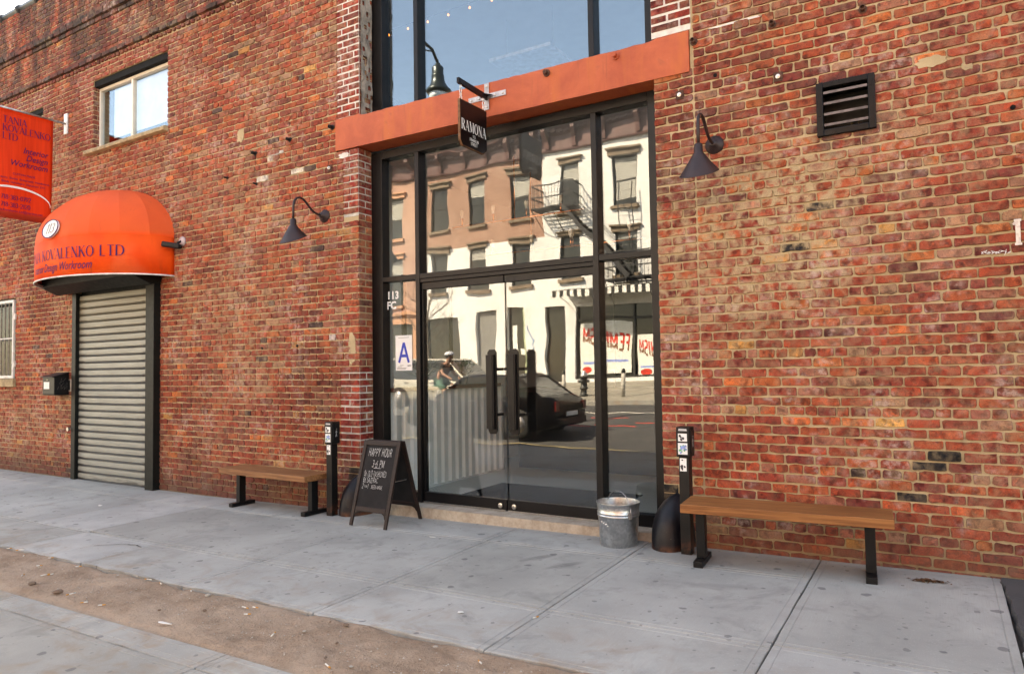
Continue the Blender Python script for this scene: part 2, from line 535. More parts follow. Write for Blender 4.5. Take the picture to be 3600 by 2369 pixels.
# ragged crack running from the soil strip to the open joint
ck = [(-6.63, -2.42), (-6.61, -2.23), (-6.59, -2.11), (-6.51, -2.03), (-6.38, -1.95), (-6.24, -1.92), (-6.11, -1.95)]
mb = MB(); cr_ = random.Random(3)
pl_ = []
for a, b in zip(ck[:-1], ck[1:]):
    for q in range(4):
        t_ = q / 4; pl_.append((a[0] + (b[0] - a[0]) * t_ + cr_.uniform(-.006, .006), a[1] + (b[1] - a[1]) * t_ + cr_.uniform(-.006, .006)))
pl_.append(ck[-1])
for i, (x, y) in enumerate(pl_):
    w_ = cr_.uniform(0.003, 0.008)
    mb.v += [(x, y - w_, gz(x, y) + 0.0045), (x, y + w_, gz(x, y) + 0.0045)]
for i in range(len(pl_) - 1):
    mb.f.append((2 * i, 2 * i + 2, 2 * i + 3, 2 * i + 1))
mb.build('crack', M_JOINT, sidewalk)
# asphalt patch at the foot of the wall, with a ragged edge
pp = [(0.285, -0.02), (0.275, -0.1), (0.297, -0.22), (0.285, -0.36), (0.305, -0.5), (0.295, -0.66), (0.31, -0.8), (0.30, -0.93), (0.315, -1.07), (0.31, -1.29), (3.0, -1.29), (3.0, -0.02)]
mb = MB(); n = len(pp)
mb.add([(x, y, gz(x, y) + 0.012) for x, y in pp] + [(x - (0.012 if i < 10 else 0), y, gz(x, y) - 0.03) for i, (x, y) in enumerate(pp)],
       [tuple(range(n))[::-1]] + [(i, (i + 1) % n, n + (i + 1) % n, n + i) for i in range(n)])
mb.f[0] = tuple(range(n))
struct(mb.build('asphalt_patch', M_ASPH))

# planting strip of bare trodden soil
k = NT('bare soil')
_n1 = k.noise(5, 6, 0.7); _n2 = k.noise(60, 4, 0.7); _n3 = k.noise(1.4, 3)
_c = k.mix((0.29, 0.20, 0.138), (0.43, 0.315, 0.23), k.map(_n1, 0.3, 0.7))
_c = k.mix(_c, (0.14, 0.095, 0.066), k.mul(k.map(_n2, 0.54, 0.72), 0.6))
_c = k.mix(_c, (0.47, 0.355, 0.265), k.mul(k.map(_n3, 0.45, 0.65), 0.5))
k.bump(k.math('ADD', k.mul(_n2, 0.7), k.mul(_n1, 0.5)), 0.9, 0.03)
M_SOIL = k.done(_c, 0.97, 0, 0.2)
mb = MB()
nx, ny = 420, 34
x0, x1, y0, y1 = -13.5, -0.82, -3.19, -2.40
for j in range(ny + 1):
    for i in range(nx + 1):
        x = x0 + (x1 - x0) * i / nx; y = y0 + (y1 - y0) * j / ny
        e = min(y - y0, y1 - y) / 0.10
        wob = mnoise.fractal(Vector((x * 3.1, y * 2, 1.7)), 0.9, 2.1, 3) * 0.55
        h = 0.016 * mnoise.fractal(Vector((x * 4, y * 4, 0)), 0.8, 2.1, 4) + 0.011 * mnoise.noise(Vector((x * 13, y * 13, 3))) + 0.005 * mnoise.noise(Vector((x * 31, y * 31, 5)))
        edge = max(-1.0, min(1.0, (e + wob - 0.75) * 1.2))
        mb.v.append((x, y, gz(x, y) + (h + 0.004 if edge > 0.6 else h * max(0, edge) + 0.004) - max(0, 0.6 - edge) * 0.035 - 0.002))
for j in range(ny):
    for i in range(nx):
        q = j * (nx + 1) + i
        mb.f.append((q, q + 1, q + nx + 2, q + nx + 1))
soil = struct(mb.build('soil_strip', M_SOIL, smooth=True))

# kerb, road, far kerb and far pavement (they show in the glass)
M_KERB = concrete_material('kerb concrete', (0.34, 0.33, 0.31), gum=False)
def road_z(y):
    return -0.22 + (-y - 6.12) * 0.079
mb = MB()
for a, b in zip(xs[:-1], xs[1:]):
    mb.hexa([(a, -6.12, -0.4), (b, -6.12, -0.4), (b, -6.0, -0.4), (a, -6.0, -0.4), (a, -6.12, gz(a, -6.1)), (b, -6.12, gz(b, -6.1)), (b, -6.0, gz(b, -6.0)), (a, -6.0, gz(a, -6.0))])
struct(mb.build('kerb', M_KERB))
mb = MB().add([(-90, -6.12, road_z(-6.12)), (-90, -12.8, road_z(-12.8)), (60, -12.8, road_z(-12.8)), (60, -6.12, road_z(-6.12))], [(0, 1, 2, 3)])
struct(mb.build('road', M_ASPH))
zf = road_z(-12.8)
mb = MB().box(-90, 60, -12.95, -12.8, zf - 0.2, zf + 0.12)
struct(mb.build('far_kerb', M_KERB))
M_FARP = simple('far pavement', (0.27, 0.25, 0.21), 0.9, var=0.2, scale=1.5)
mb = MB().add([(-90, -12.95, zf + 0.12), (-90, -19.5, 0.80), (60, -19.5, 0.80), (60, -12.95, zf + 0.12)], [(0, 1, 2, 3)])
struct(mb.build('far_pavement', M_FARP))
mb = MB().add([(-220, -150, -0.9), (220, -150, -0.9), (220, 150, -0.9), (-220, 150, -0.9)], [(0, 1, 2, 3)])
struct(mb.build('ground', M_ASPH))
M_LINE = simple('road paint', (0.72, 0.70, 0.62), 0.8, var=0.15, scale=3, dirt=(0.1, 0.1, 0.1), dirt_amt=0.6)
M_YEL = simple('yellow road paint', (0.40, 0.32, 0.16), 0.8, var=0.15, scale=3, dirt=(0.1, 0.1, 0.1), dirt_amt=0.6)
M_REDP = simple('red road paint', (0.65, 0.08, 0.06), 0.8, var=0.2, scale=3)
def stripe(name, x0, x1, y0, y1, m):
    struct(MB().add([(x0, y1, road_z(y1) + 0.004), (x0, y0, road_z(y0) + 0.004), (x1, y0, road_z(y0) + 0.004), (x1, y1, road_z(y1) + 0.004)], [(0, 1, 2, 3)]).build(name, m))
stripe('lane_marking', -60, 40, -11.36, -11.26, M_LINE)
stripe('yellow_marking', -60, 40, -6.58, -6.5, M_YEL)
for i, (x, y) in enumerate(((-6.6, -9.3), (-7.6, -9.0), (-7.2, -10.4), (-5.8, -9.8))):
    stripe('spray_mark', x - 0.5, x + 0.5, y - 0.04, y + 0.04, M_REDP)

# ================================================================== BRICKWORK
def brick_material(name, mode):
    k = NT(name)
    p = k.pos()
    if mode == 'object':
        basec = k.n('ShaderNodeObjectInfo').outputs['Color']
    else:
        a = k.n('ShaderNodeAttribute', attribute_name='Col'); basec = a.outputs['Color']
    x, y, z = k.xyz(p)
    n1 = k.noise(16, 4, 0.6); n2 = k.noise(38, 4, 0.65); n3 = k.noise(110, 3, 0.6); big = k.noise(0.8, 3, 0.5)
    wv = k.noise(9, 3, 0.6, p, 1.5)
    c = k.mix(basec, k.mix(basec, (0.42, 0.36, 0.36), 1.0, 'MULTIPLY'), k.map(n1, 0.44, 0.66))
    c = k.mix(c, k.mix(basec, (1.65, 1.45, 1.25), 1.0, 'MULTIPLY'), k.mul(k.map(wv, 0.52, 0.70), 0.7))
    c = k.mix(c, (0.040, 0.028, 0.030), k.mul(k.map(n2, 0.58, 0.70), 0.6))          # fire marks
    # lime / mortar smeared over the faces: strong in patches
    m1 = k.noise(13, 4, 0.6, p, 0.4); m2 = k.noise(0.75, 3, 0.6)
    pat = k.map(m2, 0.40, 0.64)
    px = k.mul(k.map(x, -2.6, -1.8), k.map(x, 0.1, -0.9), k.map(z, 1.5, 2.1), k.map(z, 3.5, 2.7))
    amt = k.math('ADD', k.mul(pat, 0.40), k.mul(px, 0.62))
    smear = k.mul(k.map(m1, 0.38, 0.66), k.math('ADD', amt, 0.10))
    c = k.mix(c, (0.44, 0.32, 0.19), smear)
    # pale efflorescence
    w = k.noise(2.0, 4, 0.65, p, 0.5); wf = k.noise(17, 4, 0.65)
    c = k.mix(c, (0.56, 0.42, 0.37), k.mul(k.map(w, 0.48, 0.66), k.map(wf, 0.44, 0.66), 0.60))
    # soot washed down from the string courses high up on the wall
    sn = k.noise(1.0, 4, 0.65, k.scalev(p, (2.6, 1, 0.7)))
    soot = k.mul(k.map(z, 5.85, 6.4), k.map(sn, 0.36, 0.58))
    c = k.mix(c, (0.032, 0.026, 0.026), k.mul(soot, 0.75))
    # broad tonal drift: damp and grime
    dr = k.noise(0.45, 4, 0.6, p, 0.3)
    c = k.mix(c, k.mix(c, (0.62, 0.60, 0.60), 1.0, 'MULTIPLY'), k.map(dr, 0.50, 0.68))
    # grease bloom round the exhaust vent
    dv = k.n('ShaderNodeVectorMath', operation='DISTANCE'); k.put(dv.inputs[0], k.scalev(p, (1, 0, 0.85))); dv.inputs[1].default_value = (-0.53, 0, 2.78)
    c = k.mix(c, (0.035, 0.022, 0.026), k.mul(k.map(dv.outputs['Value'], 0.36, 0.20), k.map(k.noise(5, 3), 0.35, 0.65), 0.75))
    gr_ = k.noise(130, 2, 0.7)
    c = k.mix(c, k.mix(c, (0.45, 0.42, 0.42), 1.0, 'MULTIPLY'), k.mul(k.map(gr_, 0.54, 0.70), 0.75))
    c = k.mix(c, k.mix(c, (1.7, 1.6, 1.5), 1.0, 'MULTIPLY'), k.mul(k.map(gr_, 0.44, 0.30), 0.6))
    # splash dirt at the foot, deepened with painted contact shade
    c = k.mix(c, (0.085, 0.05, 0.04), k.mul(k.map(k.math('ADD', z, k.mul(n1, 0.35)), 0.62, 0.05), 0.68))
    k.bump(k.math('ADD', k.mul(n2, 0.6), k.mul(n3, 0.4)), 0.45, 0.006)
    return k.done(c, 0.88, 0.0, 0.25)

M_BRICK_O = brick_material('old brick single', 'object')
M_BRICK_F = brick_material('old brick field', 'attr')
k = NT('sandy mortar')
_n1 = k.noise(90, 4, 0.65); _n2 = k.noise(2.0, 4); _n3 = k.noise(14, 4, 0.7)
_z = k.xyz()[2]; _x = k.xyz()[0]
_c = k.mix((0.40, 0.30, 0.175), (0.53, 0.41, 0.255), k.map(_n2, 0.3, 0.7))
_c = k.mix(_c, (0.24, 0.18, 0.12), k.mul(k.map(_n3, 0.52, 0.75), 0.6))
_c = k.mix(_c, (0.60, 0.52, 0.40), k.mul(k.map(_n1, 0.55, 0.75), 0.5))
_sn = k.noise(1.0, 4, 0.65, k.scalev(k.pos(), (2.6, 1, 0.7)))
_c = k.mix(_c, (0.06, 0.05, 0.045), k.mul(k.map(_z, 5.75, 6.6), k.map(_sn, 0.40, 0.62), 0.7))
_c = k.mix(_c, (0.12, 0.09, 0.065), k.mul(k.map(k.math('ADD', _z, k.mul(_n3, 0.3)), 0.58, 0.05), 0.7))  # mortar darkened low down too: splash dirt plus painted contact shade
k.bump(k.math('ADD', k.mul(_n1, 0.5), k.mul(_n3, 0.5)), 0.6, 0.008)
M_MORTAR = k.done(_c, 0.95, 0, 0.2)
M_GREYMORT = simple('grey mortar', (0.50, 0.47, 0.42), 0.95, var=0.2, scale=12, bump=0.4)
M_WHITEMORT = simple('white smeared mortar', (0.66, 0.63, 0.58), 0.95, var=0.15, scale=14, bump=0.5)

building = thing('brick_building', 'two storey weathered red brick building with tall glazed entrance and orange lintel', 'building')

# piers and openings: x0, x1, z0, z1
OPEN = (-5.34, -1.98, -1.0, 3.86); LINT = (-5.667, -1.67, 3.845, 4.195); UPPER = (-5.32, -1.99, 4.19, 6.6)
SHUT = (-11.11, -8.96, -1.0, 2.9); WIN1 = (-10.68, -8.82, 4.69, 5.775); SILL1 = (-10.83, -8.80, 4.69, 4.77)
WIN2 = (-14.0, -12.16, 4.69, 5.735); BARW = (-14.8, -12.97, 1.25, 2.68); VENT = (-0.70, -0.35, 3.12, 3.48)
C = 0.0722
def zs(z):
    return 0.645 + C * (round((z - 0.645) / C - 0.5) + 0.5)
def snap(q):
    return (q[0], q[1], zs(q[2]), zs(q[3]))
WIN1, SILL1, WIN2, BARW = snap(WIN1), snap(SILL1), snap(WIN2), snap(BARW)
HOLES = [OPEN, LINT, UPPER, SHUT, WIN1, SILL1, WIN2, BARW, VENT]
X0, X1, ZT = -16.0, 3.2, 7.55

# solid wall behind the brick faces
cx = sorted(set([X0, X1] + [v for h in HOLES for v in (h[0] - 0.004, h[1] + 0.004)]))
cz = sorted(set([-0.3, ZT] + [v for h in HOLES for v in (max(-0.3, h[2] - 0.004), h[3] + 0.004)]))
mb = MB()
for i in range(len(cx) - 1):
    run = None
    for j in range(len(cz) - 1):
        mx, mz = (cx[i] + cx[i + 1]) / 2, (cz[j] + cz[j + 1]) / 2
        solid = not any(h[0] - 0.004 < mx < h[1] + 0.004 and h[2] - 0.004 < mz < h[3] + 0.004 for h in HOLES if h is not SILL1)
        if solid and run is None:
            run = cz[j]
        if run is not None and (not solid or j == len(cz) - 2):
            mb.box(cx[i], cx[i + 1], 0.002, 0.24, run, cz[j] if not solid else cz[j + 1])
            run = None
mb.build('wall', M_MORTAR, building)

PAL_OLD = [((0.26, 0.045, 0.028), 24), ((0.32, 0.058, 0.030), 28), ((0.38, 0.078, 0.034), 16), ((0.24, 0.054, 0.036), 11), ((0.21, 0.040, 0.031), 8),
           ((0.16, 0.046, 0.036), 3), ((0.32, 0.105, 0.070), 8), ((0.46, 0.120, 0.042), 4.5), ((0.50, 0.225, 0.07), 0.4), ((0.06, 0.036, 0.036), 0.3), ((0.35, 0.17, 0.105), 3)]
PAL_LEFT = [((0.27, 0.048, 0.030), 24), ((0.33, 0.063, 0.034), 28), ((0.38, 0.084, 0.038), 17), ((0.23, 0.056, 0.038), 12), ((0.20, 0.048, 0.036), 8),
            ((0.31, 0.105, 0.070), 8), ((0.46, 0.122, 0.043), 3.5), ((0.50, 0.22, 0.075), 0.5), ((0.08, 0.042, 0.040), 0.9), ((0.34, 0.175, 0.11), 2.5)]
PAL_NEW = [((0.25, 0.026, 0.020), 3), ((0.29, 0.034, 0.024), 3), ((0.22, 0.022, 0.018), 2)]
PAL_DK = [((0.21, 0.042, 0.032), 3), ((0.25, 0.052, 0.036), 3), ((0.18, 0.04, 0.034), 2), ((0.30, 0.07, 0.045), 2)]
PAL_BLK = [((0.012, 0.012, 0.014), 1)]
def pick(pal, rnd):
    t = rnd.uniform(0, sum(w for _, w in pal))
    for c, w in pal:
        t -= w
        if t <= 0:
            break
    q = rnd.uniform(0.85, 1.15)
    return tuple(min(0.9, v * q * rnd.uniform(0.95, 1.05)) for v in c)

BR = random.Random(21)
C = 0.0722
bricks = []            # (x0, x1, zc, h, colour, style, proud)
def subtract(a, b, holes, zc, h):
    iv = [(a, b)]
    for q in holes:
        if q[2] < zc + h / 2 - 0.02 and q[3] > zc - h / 2 + 0.02:
            out = []
            for s, e in iv:
                if q[1] <= s or q[0] >= e:
                    out.append((s, e)); continue
                if q[0] > s:
                    out.append((s, q[0]))
                if q[1] < e:
                    out.append((q[1], e))
            iv = out
    return iv
def fill(x0, x1, z0, z1, holes=(), pal=PAL_OLD, phase=0, headers=True, style='old', proud=(0.005, 0.011), joint=0.0098, jit=0.012, hj=0.0):
    k = math.ceil((z0 - 0.645) / C - 0.01)
    while 0.645 + C * k <= z1:
        zc = 0.645 + C * k
        if zc + C / 2 > z1 + 0.03 or zc - C / 2 < z0 - 0.03:
            k += 1; continue
        head = headers and (k + phase) % 6 == 0
        pitch = 0.104 if head else 0.2065
        for a, b in subtract(x0, x1, holes, zc, C):
            if b - a < 0.04:
                continue
            off = (0.0 if k % 2 else 0.5) * pitch + BR.uniform(-0.02, 0.02)
            cuts = [a]
            x = math.floor(a / pitch) * pitch + off
            while x < b - 0.045:
                q = x + BR.uniform(-jit, jit)
                if q > cuts[-1] + 0.055:
                    cuts.append(q)
                x += pitch
            cuts.append(b)
            for s, e in zip(cuts[:-1], cuts[1:]):
                jw = joint * BR.uniform(0.8, 1.35)
                l = s + (jw / 2 if s > a + 1e-6 else 0.0015)
                r = e - (jw / 2 if e < b - 1e-6 else 0.0015)
                if r - l < 0.03:
                    continue
                bricks.append((l, r, zc + BR.uniform(-.002, .002), C - joint * BR.uniform(0.75, 1.35) - hj, pick(pal, BR), style, BR.uniform(*proud)))
        k += 1

NEWLO = (-5.615, -5.34, 0.47, 1.46); NEWUP = (-5.56, -5.34, 3.11, 3.845); ABL = (-5.645, -5.32, 4.20, 6.6)
ABR = (-1.99, -1.655, 4.20, 5.9); PIER = (-1.98, -1.650, -0.2, 3.84); BLKL = (-5.50, -5.34, -0.2, 0.40); BLKR = (-1.98, -1.80, -0.2, 0.46)
SUR1 = (-11.06, -8.60, 4.69, 6.02); SUR2 = (-14.4, -11.85, 4.69, 6.02)
ZB1, ZB2 = 6.02, 6.16
BAND_LO = (X0, -5.65, zs(6.02), zs(6.02) + 2 * C); BAND_UP = (X0, -5.65, zs(6.70), zs(6.70) + 3 * C)
SUR1, SUR2 = snap(SUR1), snap(SUR2)
SUR1 = (*SUR1[:3], BAND_LO[2]); SUR2 = (*SUR2[:3], BAND_LO[2])
ZONES = [NEWLO, NEWUP, ABL, ABR, PIER, BLKL, BLKR, SUR1, SUR2, BAND_LO, BAND_UP]
LINT_B = (LINT[0] + 0.01, LINT[1] - 0.01, LINT[2] + 0.035, LINT[3] - 0.03)
VENT_B = (VENT[0], VENT[1], 3.15, 3.45)
HB = [h for h in HOLES if h not in (LINT, VENT)] + [LINT_B, VENT_B]
fill(-15.3, -5.34, -0.16, ZT, HB + ZONES, PAL_LEFT, phase=2)
fill(-1.640, 2.2, -0.05, 5.7, HB + ZONES, PAL_OLD, phase=0)
fill(PIER[0], PIER[1], 0.46, 3.84, [], PAL_OLD, headers=False, jit=0.02)
fill(-1.80, PIER[1], -0.05, 0.46, [], PAL_OLD, headers=False)
fill(*BLKR, [], PAL_BLK, headers=False, style='paint')
fill(*BLKL, [], PAL_BLK, headers=False, style='paint')
fill(*NEWLO, [], PAL_NEW, headers=False, style='new', joint=0.014, jit=0.003)
fill(*NEWUP, [], PAL_NEW, headers=False, style='new', joint=0.014, jit=0.003)
fill(*ABL, [], PAL_NEW + PAL_DK, headers=False, style='new', joint=0.017, jit=0.01)
fill(*ABR, [], PAL_NEW + PAL_DK, headers=False, style='new', joint=0.017, jit=0.01)
fill(*SUR1, [WIN1, SILL1], PAL_DK + PAL_LEFT[:1], headers=False, joint=0.0125, jit=0.006)
fill(*SUR2, [WIN2], PAL_DK, headers=False, joint=0.0125, jit=0.006)
zb, zu = BAND_LO[2], BAND_UP[2]
kh = round((zb + C / 2 - 0.645) / C)
PAL_SOOT = [((0.10, 0.035, 0.03), 3), ((0.16, 0.045, 0.035), 3), ((0.06, 0.035, 0.032), 3), ((0.22, 0.06, 0.04), 1.5)]
fill(X0, -5.65, zb, zb + C, [UPPER], PAL_DK, headers=True, phase=-kh % 6, proud=(0.020, 0.026), joint=0.022)
fill(X0, -5.65, zb + C, zb + 2 * C, [UPPER], PAL_SOOT, headers=False, proud=(0.040, 0.052), jit=0.02)
fill(X0, -5.65, zu, zu + C, [UPPER], PAL_SOOT, headers=False, proud=(0.024, 0.032))
fill(X0, -5.65, zu + C, zu + 2 * C, [UPPER], PAL_SOOT, headers=False, proud=(0.048, 0.060), jit=0.02)
fill(X0, -5.65, zu + 2 * C, zu + 3 * C, [UPPER], PAL_SOOT, headers=False, proud=(0.024, 0.032))

# single bricks the photograph shows black, ochre or whitewashed
SPECIAL = [(-0.87, 2.30, (0.012, 0.013, 0.017)), (-0.70, 2.56, (0.03, 0.026, 0.027)), (0.0, 0.80, (0.012, 0.012, 0.014)), (-0.18, 0.725, (0.014, 0.013, 0.016)),
           (-0.50, 0.66, (0.03, 0.016, 0.014)), (-0.20, 0.56, (0.015, 0.013, 0.016)), (-0.30, 0.98, (0.58, 0.30, 0.09)), (0.40, 2.16, (0.20, 0.035, 0.03)),
           (-6.30, 3.72, (0.62, 0.58, 0.50)), (-6.95, 3.72, (0.62, 0.58, 0.50)), (-6.75, 3.98, (0.55, 0.48, 0.42)), (-5.70, 1.80, (0.55, 0.47, 0.45)),
           (-0.05, 2.14, (0.46, 0.12, 0.04)), (-0.6, 2.2, (0.44, 0.12, 0.05)), (-11.9, 0.16, (0.52, 0.17, 0.06)), (-11.75, 0.09, (0.55, 0.19, 0.06)), (-6.1, 4.9, (0.56, 0.27, 0.085)), (-7.2, 5.4, (0.56, 0.25, 0.085))]
for sx_, sz_, sc_ in SPECIAL:
    i = min(range(len(bricks)), key=lambda i: abs((bricks[i][0] + bricks[i][1]) / 2 - sx_) + 2 * abs(bricks[i][2] - sz_))
    b = bricks[i]; bricks[i] = (*b[:4], sc_, b[5], b[6])

def brick_outline(L, H, rnd, style):
    """worn brick face, anticlockwise seen from the street"""
    hl, hh = L / 2, H / 2
    rr = (0.004, 0.015) if style == 'old' else (0.002, 0.004)
    jj = 0.0034 if style == 'old' else 0.0008
    J = lambda a=1.0: rnd.uniform(-jj, jj) * a
    pts = []
    for cxs, czs in ((1, -1), (1, 1), (-1, 1), (-1, -1)):
        r1 = rnd.uniform(*rr); r2 = rnd.uniform(*rr)
        if style == 'old' and rnd.random() < 0.16:
            r1 = rnd.uniform(0.015, 0.032); r2 = rnd.uniform(0.008, 0.024)
        r1 = min(r1, hl * 0.7)
        a = (cxs * (hl - r1) + J(), czs * hh + J()); b = (cxs * hl + J(), czs * (hh - r2) + J())
        m = (cxs * (hl - r1 * 0.3) + J(.5), czs * (hh - r2 * 0.3) + J(.5))
        if (cxs, czs) in ((1, -1), (-1, 1)):
            pts += [a, m, b]
        else:
            pts += [b, m, a]
        if czs == 1 and cxs == 1:
            pts += [(hl * 0.33 + J(), hh + J(1.6)), (-hl * 0.33 + J(), hh + J(1.6))]
        if czs == -1 and cxs == -1:
            pts += [(-hl * 0.33 + J(), -hh + J(1.6)), (hl * 0.33 + J(), -hh + J(1.6))]
    return pts
def brick_geo(mb, L, H, cx_, cz_, proud, rnd, style, back=0.004):
    o = brick_outline(L, H, rnd, style); n = len(o)
    ins = 0.003 if style == 'old' else 0.0015
    tx, tz = rnd.uniform(-.0015, .0015), rnd.uniform(-.0015, .0015)
    fx, fz = max(0.5, 1 - 2 * ins / L), max(0.5, 1 - 2 * ins / H)
    vs = [(cx_ + u * fx, -proud + tx * u / L + tz * w / H, cz_ + w * fz) for u, w in o] + [(cx_ + u, back, cz_ + w) for u, w in o]
    mb.add(vs, [tuple(range(n))] + [(i, i + n, (i + 1) % n + n, (i + 1) % n) for i in range(n)])
    return 2 * n

def toimg(p):
    d = Vector(p) - CAM
    zc = d.dot(_f)
    return 1800 + 2468.71 * d.dot(_r2) / zc, 1184.5 - 2468.71 * d.dot(_u2) / zc, zc
def apparent(b):
    u, v, zc = toimg(((b[0] + b[1]) / 2, 0, b[2]))
    if not (20 < u < 3580 and 20 < v < 2340):
        return 0
    if -1.72 < b[0] < -0.2 and b[2] < 0.47:          # behind bench and post
        return 0
    return (b[1] - b[0]) * b[3] / zc ** 2
order = sorted(range(len(bricks)), key=lambda i: -apparent(bricks[i]))
single = set(order[:300])
VAR = {}
vr = random.Random(5)
for kind, L0 in (('s', 0.194), ('h', 0.092)):
    for q in range(14):
        m_ = MB(); brick_geo(m_, L0, 0.0595, 0, 0, 0.0, vr, 'old', 0.013)
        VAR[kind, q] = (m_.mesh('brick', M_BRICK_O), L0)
field = MB(); fc = []
for i, (l, r, zc, h, colr, style, proud) in enumerate(bricks):
    L = r - l
    if i in single and style != 'paint':
        me, L0 = VAR['s' if L > 0.14 else 'h', vr.randrange(14)]
        o = link('brick', me, building)
        o.location = ((l + r) / 2, -proud, zc)
        o.scale = ((L / L0) * (1 if vr.random() < .5 else 1), 1.0 + proud * 0, h / 0.0595)
        o.rotation_euler = (0, 0, 0)
        o.color = (*colr, 1)
    else:
        n = brick_geo(field, L, h, (l + r) / 2, zc, proud, BR, 'old' if style in ('old',) else 'new')
        fc += [colr] * n
# returns of the reveals: brick ends and sides turned into the openings
jr = random.Random(3)
def jamb(x, side, z0, z1, depth, palf, w=0.10):
    k = math.ceil((z0 - 0.645) / C)
    while 0.645 + C * k < z1:
        zc = 0.645 + C * k
        segs = [(0.001, depth)] if k % 2 else [(0.001, depth * 0.48), (depth * 0.56, depth)]
        for a, b in segs:
            colr = pick(palf(zc), jr)
            h = (C - 0.0125 * jr.uniform(0.8, 1.3)) / 2
            e = jr.uniform(0.0, 0.003)
            xa, xb = (x - 0.03, x + e) if side > 0 else (x - e, x + 0.03)
            field.box(xa, xb, a + (0.0015 if a < 0.01 else 0), b, zc - h, zc + h)
            fc.extend([colr] * 8)
        k += 1
def left_pal(z):
    if z < 0.40:
        return PAL_BLK
    return PAL_NEW if (0.47 < z < 1.46 or z > 3.11) else PAL_OLD
jamb(-5.34, 1, -0.1, 3.84, 0.20, left_pal)
jamb(-5.32, 1, 4.2, 6.55, 0.20, lambda z: PAL_DK)
jamb(-10.68, 1, 4.77, 5.76, 0.115, lambda z: PAL_DK)
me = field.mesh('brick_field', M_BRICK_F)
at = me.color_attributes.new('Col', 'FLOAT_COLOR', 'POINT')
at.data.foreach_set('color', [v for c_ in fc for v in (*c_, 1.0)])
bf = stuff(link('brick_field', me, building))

# pale mortar patches between the newer bricks, just proud of the old mortar
for q in ((NEWLO[0], NEWLO[1], 0.0, 0.004, NEWLO[2] - 0.01, NEWLO[3]), (NEWUP[0], NEWUP[1], 0.0, 0.004, NEWUP[2], NEWUP[3]), (-5.3445, -5.3405, 0.005, 0.20, NEWLO[2], NEWLO[3]), (-5.3445, -5.3405, 0.005, 0.20, NEWUP[2], NEWUP[3])):
    MB().box(*q).build('grey_pointing', M_GREYMORT, building)
for q in ((ABL[0], ABL[1], -0.001, 0.004, 4.215, 6.6), (ABR[0], ABR[1], -0.001, 0.004, 4.18, 5.9)):
    MB().box(*q).build('white_pointing', M_WHITEMORT, building)
# cementitious patches over some bricks
pr = random.Random(11)
for (x, z, w, h, m) in [(-5.445, 1.66, 0.06, 0.20, M_MORTAR), (-7.3, 4.35, 0.07, 0.09, M_MORTAR), (-6.66, 4.02, 0.16, 0.022, M_GREYMORT),
                        (0.02, 3.50, 0.10, 0.04, M_MORTAR), (-1.30, 4.135, 0.22, 0.010, M_WHITEMORT), (-5.55, 3.80, 0.08, 0.03, M_WHITEMORT), (-9.55 + 2.3, 0.02, 0.06, 0.07, M_GREYMORT),
                        (-12.1, 4.1, 0.06, 0.08, M_MORTAR), (-0.1, 4.22, 0.04, 0.035, M_MORTAR), (0.22, 3.42, 0.035, 0.03, M_MORTAR)]:
    n = 30; pts = []
    for i in range(n):
        a = 2 * math.pi * i / n
        q = 0.9 + 0.28 * mnoise.noise(Vector((math.cos(a) * 2.2 + x * 9, math.sin(a) * 2.2, z * 7))) + pr.uniform(-.07, .07)
        sq = max(abs(math.cos(a)), abs(math.sin(a))) ** -0.6
        pts.append((x + w * q * math.cos(a) * sq, -0.0095, z + h * q * math.sin(a) * sq))
    MB().prism(pts, (0, 0.0135, 0)).build('mortar_patch', m, building, bevel=0.002)

# ================================================================== building parts
k = NT('orange red lintel paint')
_n = k.noise(3, 5, 0.65, k.pos(), 0.4); _n2 = k.noise(1.0, 4, 0.6, k.scalev(k.pos(), (5, 1, 0.6))); _n3 = k.noise(45, 4, 0.7)
_c = k.mix((0.40, 0.068, 0.024), (0.53, 0.108, 0.038), k.map(_n, 0.3, 0.7))
_c = k.mix(_c, (0.52, 0.12, 0.025), k.mul(k.map(_n2, 0.5, 0.66), 0.7))
_c = k.mix(_c, (0.22, 0.045, 0.022), k.mul(k.map(_n, 0.58, 0.72), 0.6))
_rr = k.noise(1.0, 5, 0.7, k.scalev(k.pos(), (13, 1, 0.8)))
_c = k.mix(_c, (0.20, 0.05, 0.02), k.mul(k.map(_rr, 0.56, 0.72), k.map(k.noise(1.3, 2), 0.4, 0.6), 0.6))
_c = k.mix(_c, (0.62, 0.50, 0.44), k.mul(k.map(_n3, 0.66, 0.74), k.map(_n, 0.5, 0.62), 0.7))
k.bump(k.math('ADD', k.mul(_n3, 0.4), k.mul(_n, 0.6)), 0.35, 0.012)
M_LINT = k.done(_c, 0.6)
# lintel with uneven top, slightly out of level as it stands
lr = random.Random(2)
def lz(x, a, b):
    t = (x + 5.667) / (5.667 - 1.67)
    return a + (b - a) * t
nx = 60
top, bot, front = [], [], []
mb = MB()
for i in range(nx + 1):
    x = -5.667 + (5.667 - 1.67) * i / nx
    zt = lz(x, 4.214, 4.162) + (0.012 if x < -5.33 or x > -1.985 else -0.006) + lr.uniform(-0.004, 0.004)
    zb = lz(x, 3.867, 3.826) + lr.uniform(-0.0015, 0.0015)
    yf = -0.014 + lr.uniform(-0.0012, 0.0012)
    mb.v += [(x, yf, zb), (x, yf - 0.002, zb + 0.02), (x, yf - 0.002, zt - 0.012), (x, yf + 0.008, zt), (x, 0.24, zt), (x, 0.24, zb)]
for i in range(nx):
    for j in range(6):
        a = i * 6 + j; b = i * 6 + (j + 1) % 6
        mb.f.append((a, b, b + 6, a + 6))
mb.f += [(5, 4, 3, 2, 1, 0), tuple(nx * 6 + q for q in range(6))]
lintel = mb.build('lintel', M_LINT, building)
